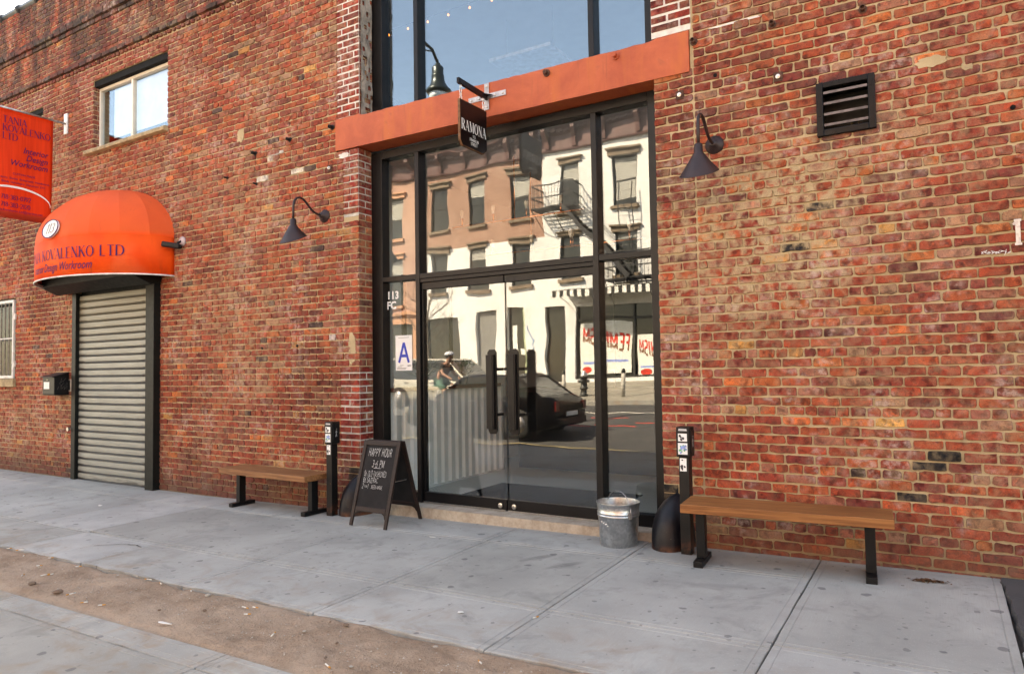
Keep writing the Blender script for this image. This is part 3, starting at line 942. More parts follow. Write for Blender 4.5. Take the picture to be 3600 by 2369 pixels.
smooth_by_angle(lintel, 35)
M_RUST = simple('rusty iron', (0.10, 0.045, 0.03), 0.8, 0.3, var=0.4, scale=40, bump=0.5)
M_DARKIRON = simple('dark painted iron', (0.008, 0.007, 0.007), 0.55, 0.0, var=0.4, scale=30, bump=0.3, spec=0.3)
for x, z in ((-2.986, 4.118), (-2.309, 4.109)):
    MB().lathe([(0.0, 0), (0.035, 0), (0.035, 0.012), (0.02, 0.014), (0.02, 0.05), (0.0, 0.05)], (0, 0, 0), 8).xform(Matrix.Translation((x, -0.016, z)) @ Matrix.Rotation(R(90), 4, 'X')).build('bolt', M_LINT if x > -2.5 else M_RUST, lintel)

k = NT('worn threshold concrete')
_n = k.noise(8, 5, 0.7); _n2 = k.noise(50, 4, 0.7); _n3 = k.noise(1.0, 4, 0.6, k.scalev(k.pos(), (14, 1, 2)))
_c = k.mix((0.34, 0.27, 0.20), (0.50, 0.42, 0.33), k.map(_n, 0.3, 0.7))
_c = k.mix(_c, (0.20, 0.13, 0.085), k.mul(k.map(_n3, 0.55, 0.75), 0.6))
_c = k.mix(_c, (0.18, 0.15, 0.12), k.mul(k.map(_n2, 0.58, 0.72), 0.6))
k.bump(k.math('ADD', _n, k.mul(_n2, 0.5)), 0.5, 0.01)
M_THRESH = k.done(_c, 0.93)
mb = MB()
for i in range(26):
    xa = -5.34 + (5.34 - 1.98) * i / 26; xb = -5.34 + (5.34 - 1.98) * (i + 1) / 26
    ya, yb = 0.0 + lr.uniform(-.003, .003), 0
    za, zb = 0.040 + 0.006 * (i / 26), 0.040 + 0.006 * ((i + 1) / 26)
    mb.hexa([(xa, -0.004, -0.2), (xb, -0.004, -0.2), (xb, 0.3, -0.2), (xa, 0.3, -0.2), (xa, 0.010, za), (xb, 0.010, zb), (xb, 0.3, zb), (xa, 0.3, za)])
mb.build('threshold', M_THRESH, building)

M_FRAME = simple('dark bronze aluminium', (0.0055, 0.0045, 0.0048), 0.38, 0.0, var=0.2, scale=4, spec=0.30)
M_CHROME = simple('steel lock', (0.62, 0.60, 0.57), 0.3, 1.0, var=0.1, scale=40)
def glazing(name, refl, tint):
    k = NT(name)
    _g = k.n('ShaderNodeBsdfGlossy'); _g.inputs['Roughness'].default_value = 0.0
    _g.inputs['Color'].default_value = (*tint, 1)
    _t = k.n('ShaderNodeBsdfTransparent'); _t.inputs['Color'].default_value = (0.98, 0.99, 0.985, 1)
    _nz = k.noise(0.9, 2, 0.5, k.pos())
    _bp = k.n('ShaderNodeBump'); _bp.inputs['Strength'].default_value = 0.07; _bp.inputs['Distance'].default_value = 0.05
    k.put(_bp.inputs['Height'], _nz); k.put(_g.inputs['Normal'], _bp.outputs[0])
    _lw = k.n('ShaderNodeLayerWeight'); _lw.inputs['Blend'].default_value = 0.5
    _fac = k.math('ADD', k.mul(k.math('POWER', _lw.outputs['Facing'], 5.0), 0.85), refl)
    _mx = k.n('ShaderNodeMixShader')
    k.put(_mx.inputs[0], _fac); k.put(_mx.inputs[1], _t.outputs[0]); k.put(_mx.inputs[2], _g.outputs[0])
    k.put(k.out.inputs['Surface'], _mx.outputs[0])
    return k.m
M_GLASS = glazing('door glass', 0.086, (0.92, 0.97, 1.0))
M_GLASS_UP = glazing('upper glass', 0.150, (0.74, 0.90, 1.0))

YF = 0.20
mb = MB()
mb.box(-5.338, -5.185, YF, YF + 0.12, 0.046, 3.83)                 # left jamb post
mb.box(-2.115, -1.984, YF, YF + 0.12, 0.046, 3.83)
mb.box(-5.185, -2.115, YF, YF + 0.12, 3.745, 3.83)                 # head
for xa in (-4.727, -2.664):
    mb.box(xa, xa + 0.054, YF + 0.001, YF + 0.13, 0.046, 3.745)
for a, b in ((-5.185, -4.727), (-4.673, -2.664), (-2.610, -2.115)):
    mb.box(a, b, YF + 0.003, YF + 0.10, 2.385, 2.440)
for a, b in ((-5.185, -4.727), (-2.610, -2.115)):
    mb.box(a, b, YF + 0.003, YF + 0.10, 0.046, 0.15)
mb.box(-4.673, -2.664, YF + 0.012, YF + 0.09, 2.345, 2.385)
sf = mb.build('storefront_frame', M_FRAME, building, bevel=0.004)
def pane(x0, x1, z0, z1, y, parent, th=0.008):
    return MB().box(x0, x1, y, y + th, z0, z1).build('pane', M_GLASS if z0 < 4 else M_GLASS_UP, parent)
for a, b, c, d in ((-5.19, -4.722, 2.435, 3.75), (-4.678, -2.658, 2.435, 3.75), (-2.615, -2.11, 2.435, 3.75), (-5.19, -4.722, 0.145, 2.39), (-2.615, -2.11, 0.145, 2.39)):
    pane(a, b, c, d, YF + 0.07, sf)

def pull(xc, parent):
    """tall channel pull with clipped ends on two stand-offs"""
    w, z0, z1 = 0.052, 0.80, 1.61
    y0, y1 = 0.085, 0.125
    c = 0.02
    pts = [(xc - w, y0, z0 + c * 1.4), (xc - w + c, y0, z0), (xc + w - c, y0, z0), (xc + w, y0, z0 + c * 1.4),
           (xc + w, y0, z1 - c * 1.4), (xc + w - c, y0, z1), (xc - w + c, y0, z1), (xc - w, y0, z1 - c * 1.4)]
    m_ = MB().prism(pts, (0, 0.014, 0))
    m_.box(xc - w, xc - w + 0.012, y0 - 0.03, y0 - 0.001, z0 + 0.05, z1 - 0.05)
    m_.box(xc + w - 0.030, xc + w - 0.018, y0 - 0.03, y0 - 0.001, z0 + 0.05, z1 - 0.05)
    m_.box(xc - w + 0.012, xc + w - 0.030, y0 - 0.034, y0 - 0.024, z0 + 0.05, z1 - 0.05)
    for z in (0.98, 1.42):
        m_.box(xc - 0.014, xc + 0.014, y1 - 0.025, YF + 0.07, z - 0.014, z + 0.014)
    m_.build('pull_handle', M_FRAME, parent, bevel=0.003)

for s, (a, b) in ((-1, (-4.668, -3.645)), (1, (-3.633, -2.668))):
    mb = MB()
    mb.box(a, b, YF + 0.03, YF + 0.085, 0.048, 0.155)
    mb.box(a, b, YF + 0.03, YF + 0.085, 2.272, 2.344)
    if s < 0:
        mb.box(a, a + 0.02, YF + 0.03, YF + 0.085, 0.155, 2.272)
    else:
        mb.box(b - 0.02, b, YF + 0.03, YF + 0.085, 0.155, 2.272)
    d = mb.build('door', M_FRAME, building, bevel=0.004)
    pane(a + 0.004, b - 0.004, 0.15, 2.277, YF + 0.053, d, 0.010)
    pull(-3.700 if s < 0 else -3.455, d)
    MB().lathe([(0, 0), (0.024, 0), (0.024, 0.012), (0.012, 0.016), (0, 0.016)], n=16).xform(Matrix.Translation(((b - 0.07) if s < 0 else (a + 0.075), YF + 0.03, 0.095)) @ Matrix.Rotation(R(90), 4, 'X')).build('lock', M_CHROME, d, smooth=False)
    MB().box(a + 0.01, b - 0.01, YF + 0.018, YF + 0.03, 0.0475, 0.056).build('sweep', M_CHROME, d)

# upper window over the lintel
mb = MB()
mb.box(-5.318, -5.17, YF, YF + 0.12, 4.21, 6.6)
mb.box(-2.12, -1.992, YF, YF + 0.12, 4.19, 6.6)
for xa in (-4.722, -2.668):
    mb.box(xa, xa + 0.056, YF + 0.001, YF + 0.14, 4.19, 6.52)
mb.box(-5.17, -2.12, YF, YF + 0.10, 4.16, 4.205)
mb.box(-5.17, -2.12, YF, YF + 0.12, 6.52, 6.6)
uf = mb.build('upper_window_frame', M_FRAME, building, bevel=0.004)
for a, b in ((-5.175, -4.717), (-4.671, -2.663), (-2.617, -2.115)):
    pane(a, b, 4.20, 6.525, YF + 0.07, uf)
# ragged plaster on the reveal beside the upper window
pr = random.Random(8)
mb = MB(); n = 46
for i in range(n + 1):
    z = 4.215 + (6.58 - 4.215) * i / n
    for j in range(7):
        y = 0.012 + 0.175 * j / 6
        mb.v.append((-5.318 + 0.012 + 0.018 * mnoise.noise(Vector((z * 6, y * 14, 2))) + pr.uniform(0, 0.005), y + pr.uniform(-.004, .004), z))
for i in range(n):
    for j in range(6):
        q = i * 7 + j
        if pr.random() < 0.86:
            mb.f.append((q, q + 1, q + 8, q + 7))
mb.build('plaster_reveal', simple('rough grey plaster', (0.26, 0.23, 0.20), 0.95, var=0.35, scale=9, bump=0.8), building)

# vinyl lettering and paper on the left light
M_WHITE = simple('white vinyl', (0.80, 0.80, 0.78), 0.6, var=0.04, scale=5)
M_BLUE = simple('blue print', (0.02, 0.05, 0.42), 0.6, var=0.08, scale=5)
M_INK = simple('black print', (0.03, 0.03, 0.035), 0.6, var=0.1, scale=5)
yv = YF + 0.069
place(font_text('113', 0.115, align='LEFT', off=0.004), (-5.205 + 0.02, yv, 2.205), (1, 0, 0), (0, 0, 1)).build('vinyl_number', M_WHITE, sf)
place(font_text('FC', 0.115, align='LEFT', off=0.004), (-5.205 + 0.02, yv, 2.095), (1, 0, 0), (0, 0, 1)).build('vinyl_number', M_WHITE, sf)
card = tag(MB().box(-5.065, -4.835, yv - 0.002, yv - 0.0003, 1.42, 1.80).build('grade_card', M_WHITE), 'white inspection card with large blue letter A taped inside the side pane', 'card')
gp = MB()
A, B_ = Vector((-4.95, 0, 1.505)), 0.205
for p, q, w in (((-0.078, 0), (0, 0.205), 0.03), ((0.078, 0), (0, 0.205), 0.03), ((-0.05, 0.062), (0.05, 0.062), 0.026)):
    pass
mbt, _w = stroke_text('A', 0.215, 1.5, 1.5, serif=False, width=0.92, align='C')
place(mbt, (-4.945, yv - 0.0024, 1.505), (1, 0, 0), (0, 0, 1)).build('letter', M_BLUE, card)
for z, w, x in ((1.775, 0.15, -4.95), (1.475, 0.05, -4.98), (1.462, 0.06, -5.01), (1.447, 0.13, -4.98), (1.437, 0.12, -4.985)):
    MB().box(x - w / 2, x + w / 2, yv - 0.0024, yv - 0.0021, z - 0.0022, z + 0.0022).build('print_line', M_INK, card)
place(font_text('NYC', 0.026, off=0.001), (-4.872, yv - 0.0024, 1.462), (1, 0, 0), (0, 0, 1)).build('letter', M_INK, card)

# second floor windows
M_WFR = simple('cream window frame', (0.76, 0.72, 0.64), 0.5, var=0.06, scale=6, dirt=(0.5, 0.43, 0.35), dirt_amt=0.3)
M_SILL = simple('weathered stone sill', (0.36, 0.27, 0.16), 0.95, var=0.3, scale=11, bump=0.5, dirt=(0.14, 0.10, 0.07), dirt_amt=0.6)
M_PAPER = simple('pale blind', (0.70, 0.76, 0.82), 0.9, var=0.12, scale=3)
M_BOARD = simple('black lintel board', (0.004, 0.0035, 0.003), 0.8, var=0.3, scale=10, spec=0.2)
def sash(x0, x1, z0, z1, xm):
    fr = MB()
    y = 0.085
    fr.box(x0, x0 + 0.055, y, y + 0.06, z0, z1); fr.box(x1 - 0.05, x1, y, y + 0.06, z0, z1)
    fr.box(x0 + 0.055, x1 - 0.05, y, y + 0.06, z1 - 0.04, z1); fr.box(x0 + 0.055, x1 - 0.05, y, y + 0.06, z0, z0 + 0.035)
    fr.box(xm - 0.022, xm + 0.022, y + 0.001, y + 0.06, z0 + 0.035, z1 - 0.04)
    w = fr.build('window', M_WFR, building, bevel=0.003)
    for a, b in ((x0 + 0.05, xm - 0.018), (xm + 0.018, x1 - 0.045)):
        pane(a, b, z0 + 0.03, z1 - 0.035, y + 0.03, w, 0.005)
    MB().box(x0 + 0.25, x1 - 0.04, y + 0.10, y + 0.105, z0 + 0.16, z1).build('blind', M_PAPER, w)
    MB().box(x0 + 0.022, x1 - 0.022, 0.014, 0.24, z1, (WIN1 if x1 > -10 else WIN2)[3] - 0.002).build('head_board', M_BOARD, w)
    return w
w1 = sash(-10.70, -8.80, 4.79, 5.715, -9.82)
sm = MB().add([], [])
for (p0, p1) in (((-10.83, 4.772), (-8.80, 4.772)),):
    prof = [(-0.075, 4.70), (-0.075, 4.735), (-0.055, 4.765), (0.10, 4.785), (0.10, 4.695), (-0.03, 4.69)]
    sm.prism([(p0[0], a, b) for a, b in prof], (p1[0] - p0[0], 0, 0))
sm.build('sill', M_SILL, w1, bevel=0.006)
w2 = sash(-14.0, -12.16, 4.79, 5.66, -13.1)
prof = [(-0.075, 4.70), (-0.075, 4.735), (-0.055, 4.765), (0.10, 4.785), (0.10, 4.695), (-0.03, 4.69)]
MB().prism([(-14.1, a, b) for a, b in prof], (2.02, 0, 0)).build('sill', M_SILL, w2, bevel=0.006)

# ground floor window behind a hinged white grille
M_DGLASS = NT('dark window glass'); M_DGLASS = M_DGLASS.done((0.006, 0.007, 0.008), 0.15, 0.0, 0.2)
M_GRILL = simple('white grille paint', (0.62, 0.62, 0.60), 0.5, var=0.1, scale=8, dirt=(0.25, 0.10, 0.05), dirt_amt=0.7)
bw = MB().box(-14.8, -12.99, 0.12, 0.16, 1.38, 2.66).build('barred_window', M_DGLASS, building)
fr = MB()
fr.box(-14.8, -12.99, 0.10, 0.12, 2.02, 2.07); fr.box(-13.06, -12.99, 0.10, 0.12, 1.38, 2.0); fr.box(-13.06, -12.99, 0.10, 0.12, 2.08, 2.66)
fr.build('sash', simple('grey sash', (0.16, 0.16, 0.16), 0.6), bw)
g = MB()
g.box(-14.8, -12.985, -0.035, -0.005, 2.63, 2.675); g.box(-14.8, -12.985, -0.035, -0.005, 1.385, 1.43)
g.box(-13.03, -12.985, -0.034, -0.004, 1.43, 2.63); g.box(-14.8, -13.03, -0.032, -0.010, 2.03, 2.05)
g.build('grille_frame', M_GRILL, bw, bevel=0.003)
M_BARS = simple('rusting grey bars', (0.20, 0.17, 0.14), 0.6, var=0.4, scale=14)
for i in range(11):
    x = -13.16 - i * 0.135
    MB().box(x - 0.008, x + 0.008, -0.028, -0.012, 1.43, 2.63).build('bar', M_BARS, bw)
for z in (2.40, 1.62):
    MB().box(-12.985, -12.945, -0.03, 0.0, z - 0.05, z + 0.05).build('hinge', M_GRILL, bw)
MB().box(-14.9, -12.935, -0.055, 0.12, 1.245, 1.378).build('sill', M_SILL, bw, bevel=0.008)

# roller shutter: slats, guides, hood
k = NT('grimy galvanised slat')
_p = k.pos(); _x, _y, _z = k.xyz(_p)
_n = k.noise(1.0, 5, 0.6, k.scalev(_p, (1.6, 1, 14))); _e = k.noise(1.0, 4, 0.7, k.scalev(_p, (3, 1, 60)))
_c = k.mix((0.245, 0.255, 0.225), (0.31, 0.32, 0.285), k.map(_n, 0.35, 0.65))
_ed = k.math('MAXIMUM', k.map(_x, -9.6, -9.15), k.map(_x, -10.65, -11.0))
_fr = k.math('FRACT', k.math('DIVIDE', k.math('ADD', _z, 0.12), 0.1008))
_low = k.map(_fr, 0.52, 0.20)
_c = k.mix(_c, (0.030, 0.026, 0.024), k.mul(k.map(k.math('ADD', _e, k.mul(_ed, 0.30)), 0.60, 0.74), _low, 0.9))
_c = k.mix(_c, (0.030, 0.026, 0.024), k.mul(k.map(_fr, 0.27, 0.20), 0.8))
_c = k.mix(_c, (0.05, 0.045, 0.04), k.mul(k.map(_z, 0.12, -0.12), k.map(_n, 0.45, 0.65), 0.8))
_c = k.mix(_c, (0.20, 0.18, 0.13), k.mul(k.map(_z, 1.6, 2.5), 0.45))
M_SLAT = k.done(_c, 0.5, 0.15)
M_GUIDE = simple('dark green black steel', (0.0035, 0.0048, 0.004), 0.5, 0.0, var=0.3, scale=8, dirt=(0.02, 0.010, 0.008), dirt_amt=0.5, spec=0.25)
shutter = MB().box(-11.02, -9.10, 0.03, 0.06, -0.13, 2.7).build('roller_shutter', M_GUIDE, building)
sl_prof = [(0.014, 0.0), (0.004, 0.002), (-0.008, 0.006), (-0.012, 0.011), (-0.008, 0.016), (0.006, 0.019), (0.006, 0.022), (-0.005, 0.025), (-0.007, 0.030), (-0.008, 0.060), (-0.006, 0.092), (0.002, 0.098), (0.010, 0.1005), (0.024, 0.1005), (0.024, 0.0)]
smesh = None
m_ = MB(); m_.prism([(-11.01, y, z) for y, z in sl_prof], (1.87, 0, 0))
smesh = m_.mesh('slat', M_SLAT)
for i in range(27):
    o = link('slat', smesh, shutter); o.location = (0, 0, -0.12 + 0.1008 * i)
MB().box(-11.11, -11.0, -0.06, 0.05, -0.14, 2.64).build('guide', M_GUIDE, shutter, bevel=0.004)
MB().box(-9.145, -8.955, -0.10, 0.05, -0.13, 2.66).build('guide', M_GUIDE, shutter, bevel=0.004)
MB().prism([(-11.35, 0.02, 2.66), (-11.35, -0.16, 2.62), (-11.35, -0.40, 2.72), (-11.35, -0.46, 2.90), (-11.35, -0.40, 3.05), (-11.35, 0.02, 3.05)], (2.42, 0, 0)).build('hood', M_GUIDE, shutter, bevel=0.006)
MB().lathe([(0, 0), (0.03, 0), (0.03, 0.03), (0, 0.03)], n=12).xform(Matrix.Translation((-11.13, -0.07, 0.62)) @ Matrix.Rotation(R(90), 4, 'X')).build('padlock', M_CHROME, shutter)

# clay coping on the parapet
M_COPE = simple('dark glazed coping', (0.03, 0.035, 0.04), 0.4, var=0.3, scale=5)
cope = MB().box(X0, X1, -0.02, 0.26, 7.552, 7.575).build('coping', M_COPE, building)
xc = X0
cm = MB().lathe([(0.0, 0), (0.15, 0), (0.15, 0.545), (0.175, 0.55), (0.175, 0.60), (0.0, 0.60)], n=14).xform(Matrix.Rotation(R(90), 4, 'Y')).mesh('coping_tile', M_COPE, True)
while xc < -5.8:
    o = link('coping_tile', cm, cope); o.location = (xc, 0.11, 7.575); o.scale = (1, 1, 0.55); xc += 0.60

# louvred vent
M_VENT = simple('black oily sheet metal', (0.0025, 0.0025, 0.003), 0.32, 0.0, var=0.4, scale=10, dirt=(0.07, 0.07, 0.075), dirt_amt=0.12, spec=0.2)
vx0, vx1, vz0, vz1 = -0.722, -0.333, 3.10, 3.50
mb = MB()
mb.box(vx0, vx0 + 0.046, -0.035, 0.02, vz0, vz1); mb.box(vx1 - 0.046, vx1, -0.035, 0.02, vz0, vz1)
mb.box(vx0 + 0.046, vx1 - 0.046, -0.034, 0.02, vz1 - 0.042, vz1); mb.box(vx0 + 0.046, vx1 - 0.046, -0.034, 0.02, vz0, vz0 + 0.048)
vent = mb.build('exhaust_vent', M_VENT, building, bevel=0.005)
vd = MB()
vd.box(vx0 + 0.01, vx1 - 0.01, 0.235, 0.245, vz0, vz1)
for a, b, c, d in ((vx0 + 0.018, vx0 + 0.024, vz0, vz1), (vx1 - 0.024, vx1 - 0.018, vz0, vz1)):
    vd.box(a, b, 0.02, 0.235, c, d)
vd.box(vx0 + 0.03, vx1 - 0.03, 0.02, 0.235, vz0 + 0.018, vz0 + 0.024); vd.box(vx0 + 0.03, vx1 - 0.03, 0.02, 0.235, vz1 - 0.024, vz1 - 0.018)
vd.build('duct', simple('greasy duct', (0.012, 0.009, 0.007), 0.5, 0.1, var=0.4, scale=10), vent)
M_BLADE = simple('worn blade edge', (0.12, 0.10, 0.10), 0.4, 0.2, var=0.4, scale=14)
for z in (3.185, 3.265, 3.345, 3.425):
    MB().prism([(vx0 + 0.05, -0.022, z - 0.012), (vx0 + 0.05, -0.016, z - 0.012), (vx0 + 0.05, 0.055, z + 0.020), (vx0 + 0.05, 0.050, z + 0.024)], (vx1 - vx0 - 0.10, 0, 0)).box(vx0 + 0.05, vx1 - 0.05, -0.030, -0.022, z - 0.014, z + 0.004).build('blade', M_BLADE, vent)
MB().lathe([(0.018, 0), (0.032, 0), (0.032, 0.05), (0.018, 0.05), (0.018, 0)], n=16, caps=False).xform(Matrix.Translation((-0.475, 0.12, 3.19)) @ Matrix.Rotation(R(90), 4, 'X')).build('spindle', simple('brass', (0.20, 0.15, 0.09), 0.5, 0.5), vent)

# wall anchors, pipe stubs and holes
for i, (x, z) in enumerate(((-7.02, 4.077), (-6.41, 4.133), (-5.723, 4.146), (-1.015, 4.039), (-0.392, 3.979), (-1.627, 4.06), (-7.55, 3.86), (-7.0, 3.7))):
    r = 0.020 if i not in (6, 7) else 0.012
    MB().lathe([(0.0, 0), (r * 1.5, 0), (r * 1.5, 0.012), (r, 0.016), (r, 0.06 if i < 6 else 0.02), (r * 0.7, 0.061), (r * 0.65, 0.04), (0, 0.04)], n=12).xform(Matrix.Translation((x, 0.0, z)) @ Matrix.Rotation(R(90), 4, 'X')).build('pipe_stub', M_DARKIRON if i < 3 or i > 5 else M_RUST, building)
for x, z in ((-5.762, 3.691), (-1.756, 3.648), (-0.986, 3.622)):
    pl = MB().box(x - 0.032, x + 0.032, -0.017, 0.0, z - 0.036, z + 0.036).build('anchor_plate', M_RUST, building)
    MB().lathe([(0, 0), (0.017, 0), (0.017, 0.012), (0.010, 0.013), (0.010, 0.024), (0, 0.024)], n=12).xform(Matrix.Translation((x, -0.017, z)) @ Matrix.Rotation(R(90), 4, 'X')).build('nut', M_CHROME, pl)
for x, z in ((-1.463, 3.746), (0.461, 3.085), (-6.3, 1.72), (-6.9, 1.71)):
    MB().lathe([(0.0, 0), (0.016, 0), (0.016, 0.012), (0.0, 0.012)], n=10).xform(Matrix.Translation((x, 0.0, z)) @ Matrix.Rotation(R(90), 4, 'X')).build('drilled_plug', M_BOARD, building)

# metal street number on the right
M_NUM = simple('worn white number', (0.62, 0.58, 0.54), 0.5, 0.3, var=0.15, scale=25, dirt=(0.3, 0.05, 0.04), dirt_amt=0.7)
mbt, _w = stroke_text('1', 0.155, 1.7, 1.0, serif=True, align='C')
mbt.v = [(a, b, c) for a, b, c in mbt.v]
place(mbt, (0.455, -0.016, 2.185), (1, 0, 0), (0, 0, 1)).build('street_number', M_NUM, building)
# scratched chalk tag on one brick
rt = random.Random(4)
mb = MB()
for i in range(9):
    x = 0.26 + i * 0.018
    for q in range(3):
        a = rt.uniform(0, 3.14); l = rt.uniform(0.006, 0.013); c = (x + rt.uniform(-.004, .004), 2.148 + rt.uniform(-.008, .008) - i * 0.0012)
        mb.bar((c[0] - l * math.cos(a), -0.0115 - 0.0004 * q, c[1] - l * math.sin(a)), (c[0] + l * math.cos(a), -0.0115 - 0.0004 * q, c[1] + l * math.sin(a)), 0.0026, 0.001, (0, 1, 0))
mb.build('chalk_tag', M_WHITE, building)

# ================================================================== THINGS ON THE FACADE
k = NT('aged brown lamp enamel')
_n = k.noise(12, 4, 0.6, k.obj())
_c = k.mix((0.019, 0.0095, 0.0105), (0.036, 0.017, 0.015), k.map(_n, 0.3, 0.7))
M_LAMP = k.done(_c, 0.5, 0.15)
def gooseneck(x, z, label):
    t = thing('wall_lamp', label, 'wall lamp', (x, 0, z), group='gooseneck lamps either side of the entrance')
    MB().lathe([(0, 0), (0.075, 0), (0.075, 0.012), (0.055, 0.02), (0.05, 0.03), (0.03, 0.036), (0.028, 0.075), (0, 0.075)], n=24).xform(Matrix.Rotation(R(90), 4, 'X')).build('backplate', M_LAMP, t, True)
    path = []
    for i in range(22):
        q = i / 21
        if q < 0.45:                                   # out and up in an S
            s = q / 0.45
            path.append((0, -0.06 - 0.24 * s, 0.0 + 0.085 * (s * s * (3 - 2 * s))))
        else:
            s = (q - 0.45) / 0.55
            a = math.pi * (0.75 - 0.75 * s)
            path.append((0, -0.395 + 0.085 * math.cos(a) - 0.0, 0.04 + 0.085 * math.sin(a)))
    path = [(0, -0.06, 0), (0, -0.12, 0.003), (0, -0.18, 0.022), (0, -0.235, 0.062), (0, -0.28, 0.104), (0, -0.325, 0.132), (0, -0.37, 0.138), (0, -0.41, 0.124), (0, -0.44, 0.09), (0, -0.452, 0.045), (0, -0.455, -0.01), (0, -0.456, -0.115)]
    MB().tube(path, 0.0125, 10).build('arm', M_LAMP, t, True)
    ring, n = [], 32
    prof = [(0.016, -0.105, 0), (0.030, -0.112, 0), (0.033, -0.175, 0), (0.040, -0.182, 0.1), (0.085, -0.25, 0.55), (0.140, -0.325, 1.0), (0.146, -0.330, 1.0), (0.138, -0.331, 1.0), (0.082, -0.258, 0.55), (0.03, -0.19, 0.1)]
    sh = MB()
    for r, zz, tl in prof:
        for j in range(n):
            a = 2 * math.pi * j / n
            sh.v.append((r * math.cos(a), -0.456 + r * math.sin(a), zz + r * math.sin(a) * math.tan(R(24)) * tl))
    for i in range(len(prof) - 1):
        for j in range(n):
            q = (j + 1) % n
            sh.f.append((i * n + j, i * n + q, (i + 1) * n + q, (i + 1) * n + j))
    shade = sh.build('lamp_shade', M_LAMP, t, True)
    MB().lathe([(0, -0.30), (0.022, -0.29), (0.030, -0.265), (0.022, -0.235), (0.014, -0.215), (0, -0.215)], (0, -0.456, 0), 12).build('bulb', simple('frosted bulb', (0.7, 0.7, 0.66), 0.3), shade, True)
    return t
gooseneck(-5.85, 3.164, 'brown gooseneck wall lamp between the orange awning and the entrance')
gooseneck(-1.485, 3.185, 'brown gooseneck wall lamp between the entrance and the black vent')

# hanging sign
hs = thing('hanging_sign', 'dark shield shaped sign reading RAMONA hung from a steel bracket on the orange lintel', 'sign', (-3.642, 0, 4.04))
M_STEEL = simple('dull zinc plate', (0.38, 0.36, 0.36), 0.38, 0.85, var=0.25, scale=18)
M_SIGN = simple('dark brown sign panel', (0.006, 0.0032, 0.0032), 0.35, var=0.2, scale=6, spec=0.25)
M_EDGE = simple('rusty sign edge', (0.16, 0.075, 0.035), 0.6, 0.4, var=0.4, scale=25)
br = MB().box(-0.215, 0.215, -0.024, -0.016, -0.026, 0.026); br.box(-0.026, 0.026, -0.027, -0.0245, -0.13, 0.13)
br = br.build('bracket_plate', M_STEEL, hs, bevel=0.002)
for x, z in ((-0.18, 0), (-0.09, 0), (0.09, 0), (0.18, 0), (0, 0.1), (0, -0.1)):
    MB().lathe([(0, 0), (0.012, 0), (0.012, 0.005), (0.006, 0.009), (0, 0.009)], n=10).xform(Matrix.Translation((x, -0.0275 if x == 0 else -0.0245, z)) @ Matrix.Rotation(R(90), 4, 'X')).build('screw', M_CHROME, br)
MB().bar((0, -0.03, -0.01), (0, -0.50, 0.0), 0.026, 0.052).build('arm', M_SIGN, hs, bevel=0.002)
MB().prism([(0.013, -0.03, 0.0), (0.013, -0.11, 0.0), (0.07, -0.03, 0.0)], (0, 0, 0.006)).prism([(-0.013, -0.03, 0.0), (-0.07, -0.03, 0.0), (-0.013, -0.11, 0.0)], (0, 0, 0.006)).build('gusset', M_SIGN, hs)
sp = [(-0.489, -0.165), (-0.488, -0.542), (-0.452, -0.588), (-0.111, -0.588), (-0.052, -0.540), (-0.051, -0.155)]
brd = MB().prism([(-0.012, a, b) for a, b in sp], (0.024, 0, 0)).build('board', M_EDGE, hs)
sp2 = [(-0.483, -0.173), (-0.482, -0.540), (-0.449, -0.581), (-0.114, -0.581), (-0.058, -0.537), (-0.057, -0.163)]
for sgn in (1, -1):
    MB().prism([(sgn * 0.0125, a, b) for a, b in (sp2 if sgn > 0 else sp2[::-1])], (sgn * 0.002, 0, 0)).build('face', M_SIGN, brd)
for y in (-0.455, -0.085):
    m_ = MB()
    for kx, (zc, rot) in enumerate(((-0.045, 0), (-0.083, 1), (-0.12, 0), (-0.152, 1))):
        pts = []
        for j in range(13):
            a = 2 * math.pi * j / 12
            u, w = 0.011 * math.cos(a), 0.024 * math.sin(a)
            pts.append((u if rot else 0, y + (0 if rot else u), zc + w))
        m_.tube(pts, 0.0035, 6, caps=False)
    m_.build('chain', M_CHROME, hs, True)
for s_, txt, hh, zz, kw in ((1, 'RAMONA', 0.095, -0.435, dict(thick=1.7, thin=0.4, width=0.72, spacing=1.0)),):
    for sgn in (1, -1):
        mbt, w = stroke_text(txt, hh, align='C', **kw)
        place(mbt, (sgn * 0.0147, -0.27, zz), (0, sgn, 0), (0, 0, 1)).build('lettering', M_WHITE, brd)
for txt, zz in (('113', -0.478), ('FRANKLIN', -0.515), ('STREET', -0.552)):
    for sgn in (1, -1):
        mbt, w = stroke_text(txt, 0.026, 1.7, 1.7, serif=False, width=0.8, spacing=1.2, align='C')
        place(mbt, (sgn * 0.0147, -0.27, zz), (0, sgn, 0), (0, 0, 1)).build('lettering', M_WHITE, brd)

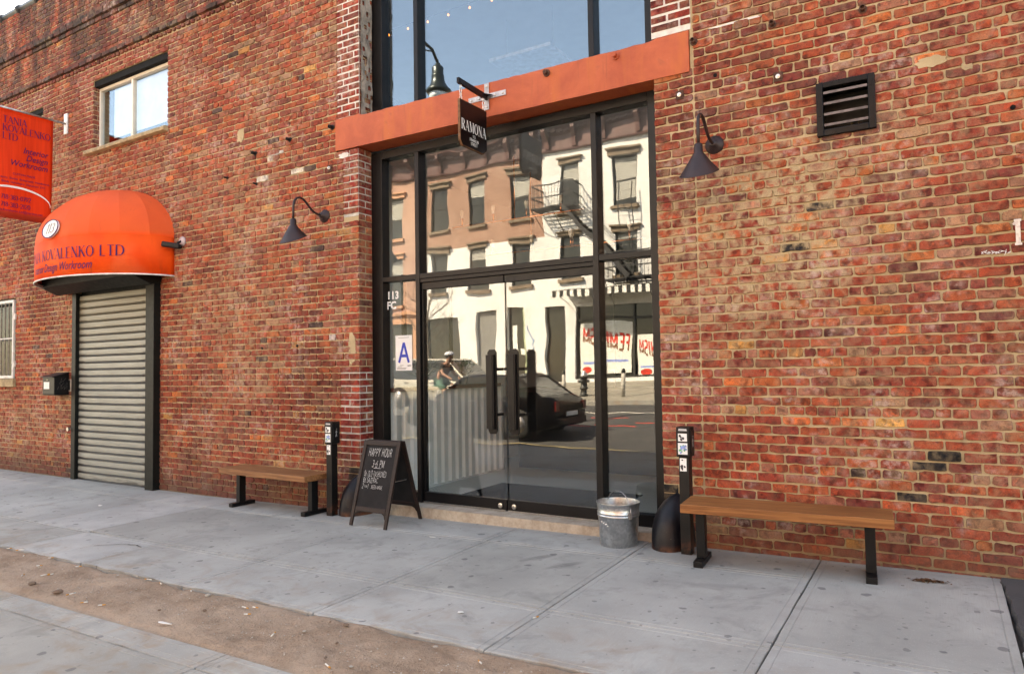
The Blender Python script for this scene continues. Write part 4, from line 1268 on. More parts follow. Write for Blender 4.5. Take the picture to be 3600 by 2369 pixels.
# dome awning
k = NT('orange awning canvas')
_p = k.pos(); _n = k.noise(2.2, 4, 0.6); _w = k.noise(420, 2, 0.5); _s = k.noise(1.0, 4, 0.6, k.scalev(_p, (9, 9, 1.0))); _z = k.xyz(_p)[2]
_c = k.mix((0.80, 0.062, 0.010), (0.93, 0.092, 0.014), k.map(_n, 0.3, 0.7))
_c = k.mix(_c, (0.62, 0.115, 0.045), k.mul(k.map(_z, 3.22, 3.30), 0.55))
_c = k.mix(_c, (0.45, 0.055, 0.015), k.mul(k.map(_s, 0.55, 0.75), k.map(_z, 3.0, 2.75), 0.6))
_st = k.noise(1.0, 5, 0.7, k.scalev(_p, (16, 16, 0.9)))
_c = k.mix(_c, (0.30, 0.035, 0.012), k.mul(k.map(_st, 0.58, 0.76), 0.30))
_c = k.mix(_c, (0.80, 0.22, 0.10), k.mul(k.map(k.noise(1.4, 3), 0.5, 0.7), 0.25))
k.bump(k.math('ADD', k.mul(_w, 0.3), k.mul(k.noise(6, 3), 1.0)), 0.25, 0.01)
M_CANVAS = k.done(_c, 0.75, 0, 0.2)
k.b.inputs['Transmission Weight'].default_value = 0.0
AX, AA, AB, AZ, AH, AV = -10.03, 1.38, 0.87, 3.23, 0.80, 2.72
awn = thing('dome_awning', 'bright orange dome awning lettered KOVALENKO LTD over the roller shutter', 'awning', (AX, 0, AV))
def ell(t, q=1.0):
    return (AX + AA * q * math.cos(t), -AB * q * math.sin(t))
GO = 9
mb = MB(); rows = 16
ts = []
for g in range(GO):
    for s in range(4):
        ts.append(math.pi * (g + s / 4) / GO)
ts.append(math.pi)
for i in range(rows + 1):
    ph = math.pi / 2 * i / rows
    for q, t in enumerate(ts):
        g0 = math.pi * (q // 4) / GO; g1 = math.pi * (min(q // 4 + 1, GO)) / GO
        s = (q % 4) / 4
        if q == len(ts) - 1:
            g0, g1, s = math.pi, math.pi, 0
        x0, y0 = ell(g0, math.cos(ph)); x1, y1 = ell(g1, math.cos(ph)); xc, yc = ell(t, math.cos(ph))
        fl = 0.93                                        # gores pulled nearly flat between the ribs
        x = xc * (1 - fl) + (x0 + (x1 - x0) * s) * fl; y = yc * (1 - fl) + (y0 + (y1 - y0) * s) * fl
        mb.v.append((x, min(y, -0.002), AZ + AH * math.sin(ph)))
W = len(ts)
for i in range(rows):
    for q in range(W - 1):
        a = i * W + q
        mb.f.append((a, a + 1, a + W + 1, a + W))
dm = mb.build('canopy', M_CANVAS, awn); dm.matrix_parent_inverse = Matrix.Translation((-AX, 0, -AV))
smooth_by_angle(dm, 9)
mb = MB(); n = 48
for zz in (AV, AZ):
    for j in range(n + 1):
        x, y = ell(math.pi * j / n); mb.v.append((x, min(y, -0.002), zz))
for j in range(n):
    mb.f.append((j + 1, j, j + n + 1, j + n + 2))
vl = mb.build('valance', M_CANVAS, awn, True); vl.matrix_parent_inverse = Matrix.Translation((-AX, 0, -AV))
sol = vl.modifiers.new('thick', 'SOLIDIFY'); sol.thickness = 0.004; sol.offset = -1
mb = MB().tube([(*ell(math.pi * j / n, 1.002), AV - 0.004) for j in range(n + 1)], 0.011, 6)
tr = mb.build('trim', simple('white piping', (0.70, 0.70, 0.68), 0.5), awn, True); tr.matrix_parent_inverse = Matrix.Translation((-AX, 0, -AV))
fr = MB().tube([(*ell(math.pi * j / n, 0.985), AV + 0.02) for j in range(n + 1)], 0.013, 6)
for g in (2, 4, 5, 7):
    t = math.pi * g / GO
    fr.tube([(*ell(t, 0.985 * math.cos(p)), AZ + AH * 0.985 * math.sin(p)) for p in [math.pi / 2 * i / 10 for i in range(11)]], 0.011, 6)
fo = fr.build('frame', M_STEEL, awn, True); fo.matrix_parent_inverse = Matrix.Translation((-AX, 0, -AV))
# lettering printed round the valance
M_PURP = simple('purple print', (0.035, 0.010, 0.10), 0.7, var=0.1, scale=6, spec=0.2)
tab = [(0.0, 0.0)]
for j in range(1, 721):
    a, b = ell(math.pi * (j - 1) / 720), ell(math.pi * j / 720)
    tab.append((math.pi * j / 720, tab[-1][1] + math.hypot(a[0] - b[0], a[1] - b[1])))
def arc_to_t(s):
    lo = min(range(len(tab)), key=lambda i: abs(tab[i][1] - s))
    i = max(0, min(719, lo if tab[lo][1] <= s else lo - 1))
    return tab[i][0] + (tab[i + 1][0] - tab[i][0]) * (s - tab[i][1]) / (tab[i + 1][1] - tab[i][1])
def wrap(mbt, t_right, z0, name):
    s_r = min(tab, key=lambda q: abs(q[0] - t_right))[1]
    out = []
    for a, b, c in mbt.v:
        t = arc_to_t(s_r - a)                 # a <= 0, right aligned
        x, y = ell(t)
        nrm = Vector((math.cos(t) / AA, -math.sin(t) / AB, 0)).normalized()
        out.append((x + nrm.x * (0.004 + c), y + nrm.y * (0.004 + c), z0 + b))
    mbt.v = out
    o = mbt.build(name, M_PURP, awn); o.matrix_parent_inverse = Matrix.Translation((-AX, 0, -AV))
mbt, w = stroke_text('TANIA KOVALENKO LTD', 0.135, 1.35, 0.42, width=1.0, spacing=0.55, align='R')
wrap(mbt, R(36), 2.952, 'lettering')
mbt = font_text('Interior Design Workroom', 0.155, shear=0.28, align='RIGHT', sx=0.78)
wrap(mbt, R(57.5), 2.80, 'lettering')
def dome_pt(t, ph, off=0.0):
    x, y = ell(t, math.cos(ph)); z = AZ + AH * math.sin(ph)
    n_ = Vector(((x - AX) / AA ** 2, y / AB ** 2, (z - AZ) / AH ** 2)).normalized()
    return Vector((x, y, z)) + n_ * off, n_
M_OVAL = simple('white oval print', (0.80, 0.80, 0.80), 0.6, var=0.03)
pc, nn = dome_pt(R(91), R(10), 0.016)
e1 = Vector((0, 0, 1)).cross(nn).normalized(); e2 = nn.cross(e1)
pts = [pc + e1 * 0.20 * math.cos(a) + e2 * 0.125 * math.sin(a) for a in [2 * math.pi * j / 28 for j in range(28)]]
ov = MB().prism(pts, nn * -0.02).build('oval_badge', M_OVAL, awn); ov.matrix_parent_inverse = Matrix.Translation((-AX, 0, -AV))
m_ = MB().tube([p + nn * 0.002 for p in pts + pts[:1]], 0.006, 6).build('badge_ring', M_PURP, awn, True); m_.matrix_parent_inverse = Matrix.Translation((-AX, 0, -AV))
mbt, w = stroke_text('113', 0.125, 1.2, 0.5, slant=0.25, align='C', width=1.0)
m_ = place(mbt, pc + nn * 0.003 - e2 * 0.06, e1, e2).build('lettering', M_INK, awn); m_.matrix_parent_inverse = Matrix.Translation((-AX, 0, -AV))

# cloth banner on a pole
k = NT('red banner cloth')
_n = k.noise(1.0, 4, 0.6, k.scalev(k.pos(), (1, 26, 1.2))); _z = k.xyz()[2]
_c = k.mix((0.68, 0.035, 0.009), (0.80, 0.05, 0.012), k.map(_n, 0.3, 0.7))
_c = k.mix(_c, (0.22, 0.035, 0.02), k.mul(k.map(_z, 3.83, 3.76), 0.75))
M_BANNER = k.done(_c, 0.7, 0, 0.2)
ban = thing('banner', 'red vertical cloth banner with purple lettering and a white arc above the mailbox wall', 'banner', (-11.424, 0, 3.7))
mb = MB(); ny, nz = 14, 18
for s in (0.0, 0.006):
    for i in range(nz + 1):
        for j in range(ny + 1):
            y = -0.205 - 0.86 * j / ny; z = 3.70 + 1.60 * i / nz
            mb.v.append((0.010 * math.sin(j * 0.8 + i * 0.12) * (1 - (i / nz) ** 3) + s, y - 0.02 * (1 - i / nz) * (j == 0), z - 3.7))
N1 = (nz + 1) * (ny + 1)
for i in range(nz):
    for j in range(ny):
        a = i * (ny + 1) + j
        mb.f.append((a, a + 1, a + ny + 2, a + ny + 1)); mb.f.append((N1 + a, N1 + a + ny + 1, N1 + a + ny + 2, N1 + a + 1))
for i in range(nz):
    for j in (0, ny):
        a = i * (ny + 1) + j; mb.f.append((a, a + ny + 1, N1 + a + ny + 1, N1 + a))
for j in range(ny):
    for i in (0, nz):
        a = i * (ny + 1) + j; mb.f.append((a, N1 + a, N1 + a + 1, a + 1))
mb.build('cloth', M_BANNER, ban, True)
MB().tube([(0.003, 0, 1.60), (0.003, -1.12, 1.60)], 0.016, 10).build('pole', M_STEEL, ban, True)
MB().tube([(0.003, -0.2, 0.01), (0.003, -1.12, 0.01)], 0.012, 8).build('lower_rod', M_BANNER, ban, True)
MB().box(-0.05, 0.05, -0.03, -0.008, 1.44, 1.76).build('wall_plate', simple('white bracket', (0.72, 0.70, 0.68), 0.5), ban, bevel=0.006)
def bt(mbt, y, z, m=None, nm='lettering'):
    place(mbt, (0.0185, y, z - 3.7), (0, 1, 0), (0, 0, 1)).build(nm, m or M_PURP, ban)
for txt, z in (('TANIA', 5.085), ('KOVALENKO', 4.965), ('LTD', 4.845)):
    mbt, w = stroke_text(txt, 0.095, 1.2, 0.4, width=0.92); bt(mbt, -0.885, z)
for txt, z in (('Interior', 4.69), ('Design', 4.585), ('Workroom', 4.48)):
    bt(font_text(txt, 0.125, shear=0.28, align='RIGHT', sx=0.85), -0.285, z)
bt(font_text('CUSTOM MADE', 0.042), -0.60, 4.345)
bt(font_text('Drapery  Shades  Bedspreads  Headboards', 0.040), -0.60, 4.275)
bt(font_text('Blinds  Upholstery  Slipcovers  ETC', 0.040), -0.60, 4.215)
for txt, z in (('718-383-0792', 3.975), ('718-383-2120', 3.865)):
    mbt, w = stroke_text(txt, 0.062, 1.5, 0.8, serif=False, width=0.82); bt(mbt, -0.895, z)
bt(font_text('Tania.Kovalenko.Ltd@verizon.net', 0.046), -0.66, 3.80)
arc = []
for i in range(25):
    a = R(165 - 170 * i / 24)
    arc.append((-0.72 + 0.48 * math.cos(a), 3.96 + 0.205 * math.sin(a) - 0.0))
L, Rr = ribbon([(p[0], p[1]) for p in arc], [0.004 + 0.026 * math.sin(math.pi * min(1, (i + 1) / 25)) for i in range(25)])
mb = MB(); mb.add([(q.x + 0.72, q.y - 3.96, 0) for q in L + Rr], [(i + 25, i + 26, i + 1, i) for i in range(24)])
bt(mb, -0.72, 3.96, M_WHITE, 'white_arc')

# mailbox and intercom
M_MAIL = simple('black mailbox paint', (0.005, 0.005, 0.0055), 0.42, var=0.3, scale=12, bump=0.15, fine=200, spec=0.3)
ml = thing('mailbox', 'black metal mailbox with white label beside the roller shutter', 'mailbox', (-11.45, 0, 1.125))
MB().prism([(-0.17, -0.005, 0), (-0.17, -0.20, 0), (-0.17, -0.215, 0.02), (-0.17, -0.215, 0.27), (-0.17, -0.005, 0.33)], (0.34, 0, 0)).build('body', M_MAIL, ml, bevel=0.004)
MB().prism([(-0.185, -0.005, 0.335), (-0.185, -0.25, 0.268), (-0.185, -0.25, 0.276), (-0.185, -0.005, 0.345)], (0.37, 0, 0)).build('lid', M_MAIL, ml, bevel=0.002)
MB().box(-0.13, 0.03, -0.2175, -0.2155, 0.095, 0.20).build('label', M_WHITE, ml)
MB().lathe([(0, 0), (0.009, 0), (0.009, 0.006), (0, 0.006)], n=10).xform(Matrix.Translation((-0.03, -0.2155, 0.232)) @ Matrix.Rotation(R(90), 4, 'X')).build('keyhole', M_CHROME, ml)
rt = random.Random(9); mb = MB()
for q in range(14):
    y = -0.03 - rt.random() * 0.15; z = 0.10 + rt.random() * 0.16; a = rt.uniform(0.6, 2.3); l = rt.uniform(0.015, 0.035)
    mb.bar((0.1705 + 0.0002 * q, y - l * math.cos(a), z - l * math.sin(a)), (0.1705 + 0.0002 * q, y + l * math.cos(a), z + l * math.sin(a)), 0.001, 0.004)
mb.build('scratched_tag', simple('scratched paint', (0.11, 0.10, 0.10), 0.6), ml)
ic = thing('intercom', 'small grey intercom panel between mailbox and roller shutter', 'intercom', (-11.21, 0, 1.27))
MB().box(-0.045, 0.045, -0.025, -0.006, -0.09, 0.09).build('panel', simple('beige plastic', (0.42, 0.36, 0.30), 0.5), ic, bevel=0.003)
MB().box(-0.040, 0.0, -0.029, -0.0255, -0.075, 0.075).build('speaker', M_MAIL, ic)
MB().lathe([(0, 0), (0.010, 0), (0.010, 0.005), (0, 0.005)], n=10).xform(Matrix.Translation((0.02, -0.0255, -0.03)) @ Matrix.Rotation(R(90), 4, 'X')).build('button', M_CHROME, ic)

# security camera beside the awning
sc_ = thing('security_camera', 'small dark security camera on a pink backed wall mount at the edge of the awning', 'camera', (-8.46, 0, 3.155))
MB().lathe([(0, 0), (0.065, 0), (0.065, 0.02), (0.045, 0.035), (0, 0.035)], n=20).xform(Matrix.Translation((0, -0.005, 0)) @ Matrix.Rotation(R(90), 4, 'X')).build('mount', simple('pinkish grey plastic', (0.42, 0.33, 0.33), 0.6), sc_, True)
MB().tube([(0, -0.035, 0), (0, -0.09, -0.03)], 0.014, 8).build('arm', M_MAIL, sc_, True)
cb = MB().bar((0.02, -0.06, -0.075), (-0.16, -0.20, -0.04), 0.075, 0.07).build('body', M_MAIL, sc_, bevel=0.018, seg=3)
MB().lathe([(0, 0), (0.028, 0), (0.028, 0.012), (0.02, 0.014), (0, 0.010)], n=16).xform(Matrix.Translation((0.021, -0.059, -0.0755)) @ Vector((0.78, 0.61, -0.15)).to_track_quat('Z', 'Y').to_matrix().to_4x4()).build('lens', M_DGLASS, sc_, True)

# ================================================================== THINGS ON THE SIDEWALK
def wood_material(name, c0, c1, along='x'):
    k = NT(name)
    v = k.obj()
    g1 = k.noise(1.0, 5, 0.65, k.scalev(v, (1.6, 38, 38)), 1.2)
    g2 = k.noise(1.0, 3, 0.6, k.scalev(v, (4, 220, 220)))
    big = k.noise(2.0, 3, 0.5, v)
    c = k.mix(c0, c1, k.map(g1, 0.35, 0.65))
    c = k.mix(c, tuple(q * 0.55 for q in c0), k.mul(k.map(g2, 0.55, 0.8), 0.45))
    c = k.mix(c, tuple(q * 0.75 for q in c0), k.mul(k.map(big, 0.5, 0.7), 0.5))
    vo = k.n('ShaderNodeTexVoronoi', feature='F1'); vo.inputs['Scale'].default_value = 5.5
    k.put(vo.inputs['Vector'], k.scalev(v, (1, 1.6, 1.6)))
    c = k.mix(c, (0.06, 0.028, 0.014), k.mul(k.map(vo.outputs['Distance'], 0.085, 0.04), 0.8))
    k.bump(g2, 0.2, 0.003)
    return k.done(c, 0.55, 0, 0.35)
M_WOOD = wood_material('varnished plank', (0.21, 0.072, 0.022), (0.36, 0.145, 0.048))
M_WOOD2 = wood_material('weathered plank', (0.20, 0.078, 0.030), (0.34, 0.155, 0.066))
M_LEG = simple('black bench steel', (0.0045, 0.0045, 0.005), 0.42, var=0.3, scale=10, spec=0.28)
def bench(fl, L, rot, ztop, depth, label, wood, legs):
    x, y = fl
    g = gz(x + L / 2, y)
    t = thing('bench', label, 'bench', (x, y, g), rot, 'plank benches along the brick wall')
    h = ztop - g
    MB().box(0, L, 0, depth, h - 0.062, h).build('seat', wood, t, bevel=0.005)
    for lx in legs:
        gl = gz(x + lx, y + 0.2) - g
        lg = MB().box(lx - 0.032, lx + 0.032, depth / 2 - 0.042, depth / 2 + 0.042, gl + 0.042, h - 0.066).build('leg', M_LEG, t, bevel=0.004)
        MB().box(lx - 0.034, lx + 0.034, 0.035, depth - 0.005, gl - 0.001, gl + 0.042).build('foot', M_LEG, lg, bevel=0.004)
        MB().box(lx - 0.05, lx + 0.05, 0.05, depth - 0.05, h - 0.066, h - 0.0625).build('top_plate', M_LEG, lg)
bench((-1.645, -0.615), 1.362, R(5.0), 0.432, 0.375, 'honey coloured plank bench on black steel legs between post and asphalt patch', M_WOOD, (0.11, 1.22))
bench((-7.13, -0.425), 1.46, R(-2.0), 0.338, 0.345, 'plank bench on black steel legs against the wall between roller shutter and entrance', M_WOOD2, (0.165, 1.39))

# push plate posts
def sticker(parent, x0, x1, z0, z1, y, m, seed, blobs):
    MB().box(x0, x1, y - 0.0012, y, z0, z1).build('sticker', m, parent)
    r_ = random.Random(seed)
    for i, (mm, cnt) in enumerate(blobs):
        mbb = MB()
        for q in range(cnt):
            cx_, cz_ = r_.uniform(x0 + 0.012, x1 - 0.012), r_.uniform(z0 + 0.012, z1 - 0.012)
            rr = r_.uniform(0.005, 0.014)
            pts = [(min(x1, max(x0, cx_ + rr * r_.uniform(.6, 1.3) * math.cos(a))), y - 0.0014 - 0.0002 * (q + 6 * i), min(z1, max(z0, cz_ + rr * r_.uniform(.6, 1.4) * math.sin(a)))) for a in [2 * math.pi * j / 9 for j in range(9)]]
            mbb.add(pts, [tuple(range(9))])
        mbb.build('sticker_print', mm, parent)
M_POST = simple('chipped black post paint', (0.016, 0.015, 0.015), 0.5, var=0.3, scale=14, bump=0.25, dirt=(0.30, 0.11, 0.03), dirt_amt=0.0)
k = NT('chipped black paint with rust')
_v = k.obj(); _n = k.noise(26, 4, 0.7, _v); _n2 = k.noise(7, 3, 0.6, _v); _zz = k.xyz(_v)[2]
_c = k.mix((0.0045, 0.004, 0.004), (0.011, 0.009, 0.008), k.map(_n2, 0.35, 0.7))
_c = k.mix(_c, (0.42, 0.20, 0.05), k.mul(k.map(_n, 0.665, 0.70), 0.8))
_c = k.mix(_c, (0.16, 0.05, 0.025), k.mul(k.map(_zz, 0.14, 0.0), k.map(_n2, 0.42, 0.62)))
k.bump(_n2, 0.3, 0.006)
M_POST = k.done(_c, 0.45, 0, 0.3)
M_GREEN = simple('green print', (0.10, 0.42, 0.22), 0.6); M_LBLUE = simple('pale blue print', (0.25, 0.36, 0.70), 0.6)
def post(x, y, label, side):
    g = gz(x, y)
    t = thing('push_button_post', label, 'post', (x, y, g), 0, 'push button posts flanking the entrance')
    MB().box(-0.040, 0.040, 0.0, 0.085, -0.002, 0.745).build('post', M_POST, t, bevel=0.004)
    hd = MB().box(-0.054, 0.054, -0.012, 0.108, 0.745, 0.975).build('head_box', M_POST, t, bevel=0.008)
    MB().box(0.054, 0.060, 0.005, 0.09, 0.77, 0.95).build('push_plate', M_MAIL, hd, bevel=0.002)
    # walking figure on the plate
    f = MB()
    for i, (a, b, w) in enumerate((((0.048, 0.885), (0.046, 0.85), 0.010), ((0.046, 0.85), (0.036, 0.82), 0.006), ((0.046, 0.85), (0.056, 0.82), 0.006), ((0.048, 0.88), (0.034, 0.862), 0.005), ((0.048, 0.88), (0.060, 0.864), 0.005), ((0.048, 0.898), (0.048, 0.905), 0.009))):
        f.bar((0.0607 + i * 0.0001, a[0], a[1]), (0.0607 + i * 0.0001, b[0], b[1]), 0.0008, w)
    f.build('symbol', simple('grey print', (0.30, 0.30, 0.30), 0.6), hd)
    sticker(hd, -0.036, 0.034, 0.865, 0.925, -0.012, M_WHITE, 3, ((M_INK, 5),))
    sk = MB()
    for q, (cx_, cz_, rx, rz) in enumerate(((0.0, 0.905, 0.030, 0.032), (0.0, 0.872, 0.018, 0.02))):
        pass
    place(stroke_text('DAWFAN', 0.022, 2.0, 2.0, serif=False, width=0.6, align='C')[0] if False else MB().add([(-.035, 0, 0), (.035, 0, 0), (.03, .016, 0), (-.03, .018, 0)], [(0, 1, 2, 3)]), (0.0, -0.0125, 0.945), (1, 0, 0), (0, 0, 1)).build('sticker', simple('grey paint marker', (0.45, 0.44, 0.43), 0.6), hd)
    sticker(hd, -0.038, 0.036, 0.765, 0.852, -0.012, M_WHITE, 5, ((M_GREEN, 6), (M_LBLUE, 7)))
    sticker(t.children[0], -0.030, 0.022, 0.635, 0.735, 0.0, M_WHITE, 8, ((M_INK, 6),))
    return t
post(-1.722, -0.262, 'black push button post with stickers at the end of the honey coloured bench', 1)
pl_ = post(-5.505, -0.292, 'black push button post with stickers beside the chalkboard', -1)

# cast iron wheel guards at the foot of each jamb
k = NT('tarred cast iron')
_v = k.obj(); _n = k.noise(9, 5, 0.65, _v); _n2 = k.noise(55, 4, 0.7, _v); _zz = k.xyz(_v)[2]
_c = k.mix((0.0035, 0.0038, 0.0065), (0.010, 0.010, 0.013), k.map(_n, 0.35, 0.7))
_c = k.mix(_c, (0.24, 0.22, 0.16), k.mul(k.map(_n2, 0.66, 0.72), k.map(_n, 0.48, 0.6), 0.7))
_c = k.mix(_c, (0.13, 0.05, 0.025), k.mul(k.map(_zz, 0.06, 0.0), k.map(_n, 0.35, 0.6)))
k.bump(k.math('ADD', _n, k.mul(_n2, 0.3)), 0.35, 0.012)
M_TAR = k.done(_c, 0.42, 0, 0.3)
def guard(x, label):
    g = gz(x, -0.1)
    o = MB()
    prof = [(0.262, 0.0), (0.258, 0.06), (0.246, 0.14), (0.222, 0.22), (0.186, 0.29), (0.135, 0.35), (0.07, 0.395), (0.012, 0.42)]
    n = 26
    for i, (r, z) in enumerate(prof):
        for j in range(n + 1):
            a = math.pi + math.pi * j / n
            sh = 1 - (i / len(prof)) * 0.15
            o.v.append((r * 0.66 * math.cos(a) * (1 + 0.05 * math.sin(3 * a + i)) + 0.05 * (i / len(prof)) ** 2, r * math.sin(a) - 0.003, z))
    for i in range(len(prof) - 1):
        for j in range(n):
            a = i * (n + 1) + j
            o.f.append((a, a + 1, a + n + 2, a + n + 1))
    o.f.append(tuple((len(prof) - 1) * (n + 1) + j for j in range(n + 1)))
    o.f.append(tuple(i * (n + 1) for i in range(len(prof)))[::-1] + tuple(i * (n + 1) + n for i in range(len(prof))))
    ob = o.build('wheel_guard', M_TAR, None, True)
    ob.location = (x, -0.006, g)
    tag(ob, label, 'wheel guard', 'iron wheel guards at the entrance')
    return ob
guard(-1.90, 'black domed iron wheel guard between galvanised bucket and stickered post')
guard(-5.335, 'black domed iron wheel guard partly hidden behind the chalkboard')

# chalkboard A frame
M_DWOOD = wood_material('dark stained frame', (0.010, 0.0042, 0.003), (0.024, 0.009, 0.0055))
k = NT('chalkboard slate')
_n = k.noise(5, 4, 0.6, k.obj()); _n2 = k.noise(1.0, 4, 0.7, k.scalev(k.obj(), (40, 1, 5)))
_c = k.mix((0.0075, 0.0065, 0.007), (0.016, 0.014, 0.0145), k.map(_n, 0.3, 0.7))
_c = k.mix(_c, (0.03, 0.027, 0.027), k.mul(k.map(_n2, 0.6, 0.8), 0.4))
M_SLATE = k.done(_c, 0.75, 0, 0.25)
M_CHALK = simple('chalk', (0.70, 0.69, 0.67), 0.95, var=0.15, scale=60)
af = thing('chalkboard', 'dark wooden A frame chalkboard reading HAPPY HOUR before the entrance', 'signboard', (-4.72, -0.31, gz(-4.72, -0.31)))
AW, ATOP = 0.235, 0.80
def leaf(sgn, run):
    """frame leaf hinged at the top; local u across, v down the slope"""
    zt = ATOP
    dn = Vector((0, sgn * run, -zt)); ln = dn.length; dn.normalize()
    nrm = Vector((1, 0, 0)).cross(dn) * (1 if sgn < 0 else -1)
    if nrm.y * sgn < 0:
        nrm = -nrm
    def P(u, v, w):
        return Vector((u, sgn * 0.012, zt)) + dn * v + nrm * w
    def bx(u0, u1, v0, v1, w0, w1):
        return [P(u0, v0, w0), P(u1, v0, w0), P(u1, v0, w1), P(u0, v0, w1), P(u0, v1, w0), P(u1, v1, w0), P(u1, v1, w1), P(u0, v1, w1)]
    fr = MB()
    for s in (-1, 1):
        u0, u1 = sorted((s * AW, s * (AW - 0.042)))
        # stile that tapers into a leg
        fr.hexa([P(u0, 0, 0), P(u1, 0, 0), P(u1, 0, 0.022), P(u0, 0, 0.022), P(u0 + (0.0 if s < 0 else 0.008), ln, 0), P(u1 - (0.008 if s < 0 else 0.0), ln, 0), P(u1 - (0.008 if s < 0 else 0.0), ln, 0.022), P(u0 + (0.0 if s < 0 else 0.008), ln, 0.022)])
    fr.hexa(bx(-AW + 0.042, AW - 0.042, 0.0, 0.05, 0.001, 0.021))
    fr.hexa(bx(-AW + 0.042, AW - 0.042, ln - 0.185, ln - 0.14, 0.001, 0.021))
    for s in (-1, 1):                                   # curved brackets under the bottom rail
        u = s * (AW - 0.042)
        fr.prism([P(u, ln - 0.14, 0.003), P(u - s * 0.05, ln - 0.14, 0.003), P(u - s * 0.016, ln - 0.122, 0.003), P(u, ln - 0.085, 0.003)], nrm * 0.016)
    f = fr.build('front_leaf' if sgn < 0 else 'back_leaf', M_DWOOD, af, bevel=0.003)
    MB().hexa(bx(-AW + 0.040, AW - 0.040, 0.048, ln - 0.183, 0.004, 0.012)).build('slate', M_SLATE, f)
    return f, P, dn, nrm
fl_, P, dn, nrm = leaf(-1, 0.225)
leaf(1, 0.255)
cr = random.Random(12)
def chalk(txt, u, v, h, width=0.62, thick=0.62, align='L'):
    mbt, w = stroke_text(txt, h, thick, thick, serif=False, width=width, jitter=0.5, rnd=cr, slant=0.06, spacing=1.0, align=align)
    return place(mbt, P(u, v, 0.0127), (1, 0, 0), -dn).build('chalk_writing', M_CHALK, fl_)
chalk('HAPPY HOUR', -0.155, 0.155, 0.075, 0.47)
chalk('3-6 PM', -0.085, 0.262, 0.07, 0.5)
chalk('-', -0.08, 0.30, 0.06, 4.2, 0.4)
chalk('$6 OLD FASHIONED', -0.165, 0.352, 0.052, 0.43)
chalk('$6 SAZERAC', -0.165, 0.412, 0.048, 0.50)
chalk('2', -0.165, 0.472, 0.044, 0.6); chalk('FOR', -0.135, 0.462, 0.02, 0.7); chalk('1', -0.095, 0.472, 0.044, 0.6); chalk('BEER+WINE', -0.045, 0.470, 0.032, 0.62)
MB().tube([(0.19, -0.10, 0.42), (0.19, 0.10, 0.42)], 0.003, 6).build('stay', M_STEEL, af)

# galvanised bucket
k = NT('galvanised zinc')
_v = k.obj(); vo = k.n('ShaderNodeTexVoronoi', feature='F1'); vo.inputs['Scale'].default_value = 55; k.put(vo.inputs['Vector'], _v)
_n = k.noise(5, 4, 0.6, _v)
_c = k.mix((0.42, 0.44, 0.45), (0.60, 0.62, 0.63), k.xyz(vo.outputs['Color'])[0])
_c = k.mix(_c, (0.30, 0.32, 0.33), k.mul(k.map(_n, 0.45, 0.7), 0.6))
M_ZINC = k.done(_c, k.math('ADD', k.mul(_n, 0.25), 0.22), 0.92)
bx_, by_ = -2.315, -0.165
bk = thing('bucket', 'galvanised steel bucket with wire handle standing between door step and wheel guard', 'bucket', (bx_, by_, gz(bx_, by_)))
h = 0.345
prof = [(0.0, 0.006), (0.140, 0.006), (0.147, 0.0), (0.150, 0.004), (0.151, 0.03), (0.154, 0.034), (0.1535, 0.05), (0.156, 0.055), (0.1665, 0.235), (0.172, 0.240), (0.173, 0.250), (0.168, 0.256), (0.1725, 0.262), (0.1735, 0.272), (0.1685, 0.278), (0.175, 0.335), (0.180, 0.342), (0.179, 0.350), (0.173, 0.348), (0.1715, 0.338), (0.165, 0.275), (0.152, 0.04), (0.0, 0.035)]
body = MB().lathe(prof, n=48, caps=False).build('body', M_ZINC, bk); smooth_by_angle(body, 50)
MB().lathe([(0, 0.285), (0.1655, 0.285)], n=40, caps=False).build('water', NT('dark water').done((0.006, 0.0065, 0.007), 0.1, 0, 0.15), bk)
hp = []
for i in range(17):
    a = math.pi * i / 16
    hp.append((0.185 * math.cos(a) * math.cos(R(-35)), 0.185 * math.cos(a) * math.sin(R(-35)) + 0.02 * math.sin(a), 0.265 + 0.165 * math.sin(a)))
MB().tube(hp, 0.0035, 8).build('handle', M_STEEL, bk, True)
for s in (1, -1):
    q = (s * 0.178 * math.cos(R(-35)), s * 0.178 * math.sin(R(-35)), 0.262)
    MB().box(-0.016, 0.016, -0.005, 0.005, -0.03, 0.022).xform(Matrix.Translation(q) @ Matrix.Rotation(R(55), 4, 'Z')).build('ear', M_STEEL, bk, bevel=0.002)
lb = MB()
for i in range(7):
    a = R(235 + i * 4.2); z = 0.20 - i * 0.004 + (0.01 if i % 2 else 0); r = 0.166
    lb.add([(r * math.cos(a), r * math.sin(a), z - 0.006), (r * math.cos(a + 0.06), r * math.sin(a + 0.06), z - 0.003), (r * math.cos(a + 0.055), r * math.sin(a + 0.055), z + 0.006), (r * math.cos(a - 0.01), r * math.sin(a - 0.01), z + 0.004)], [(0, 1, 2, 3)])
lb.build('torn_label', M_WHITE, bk)

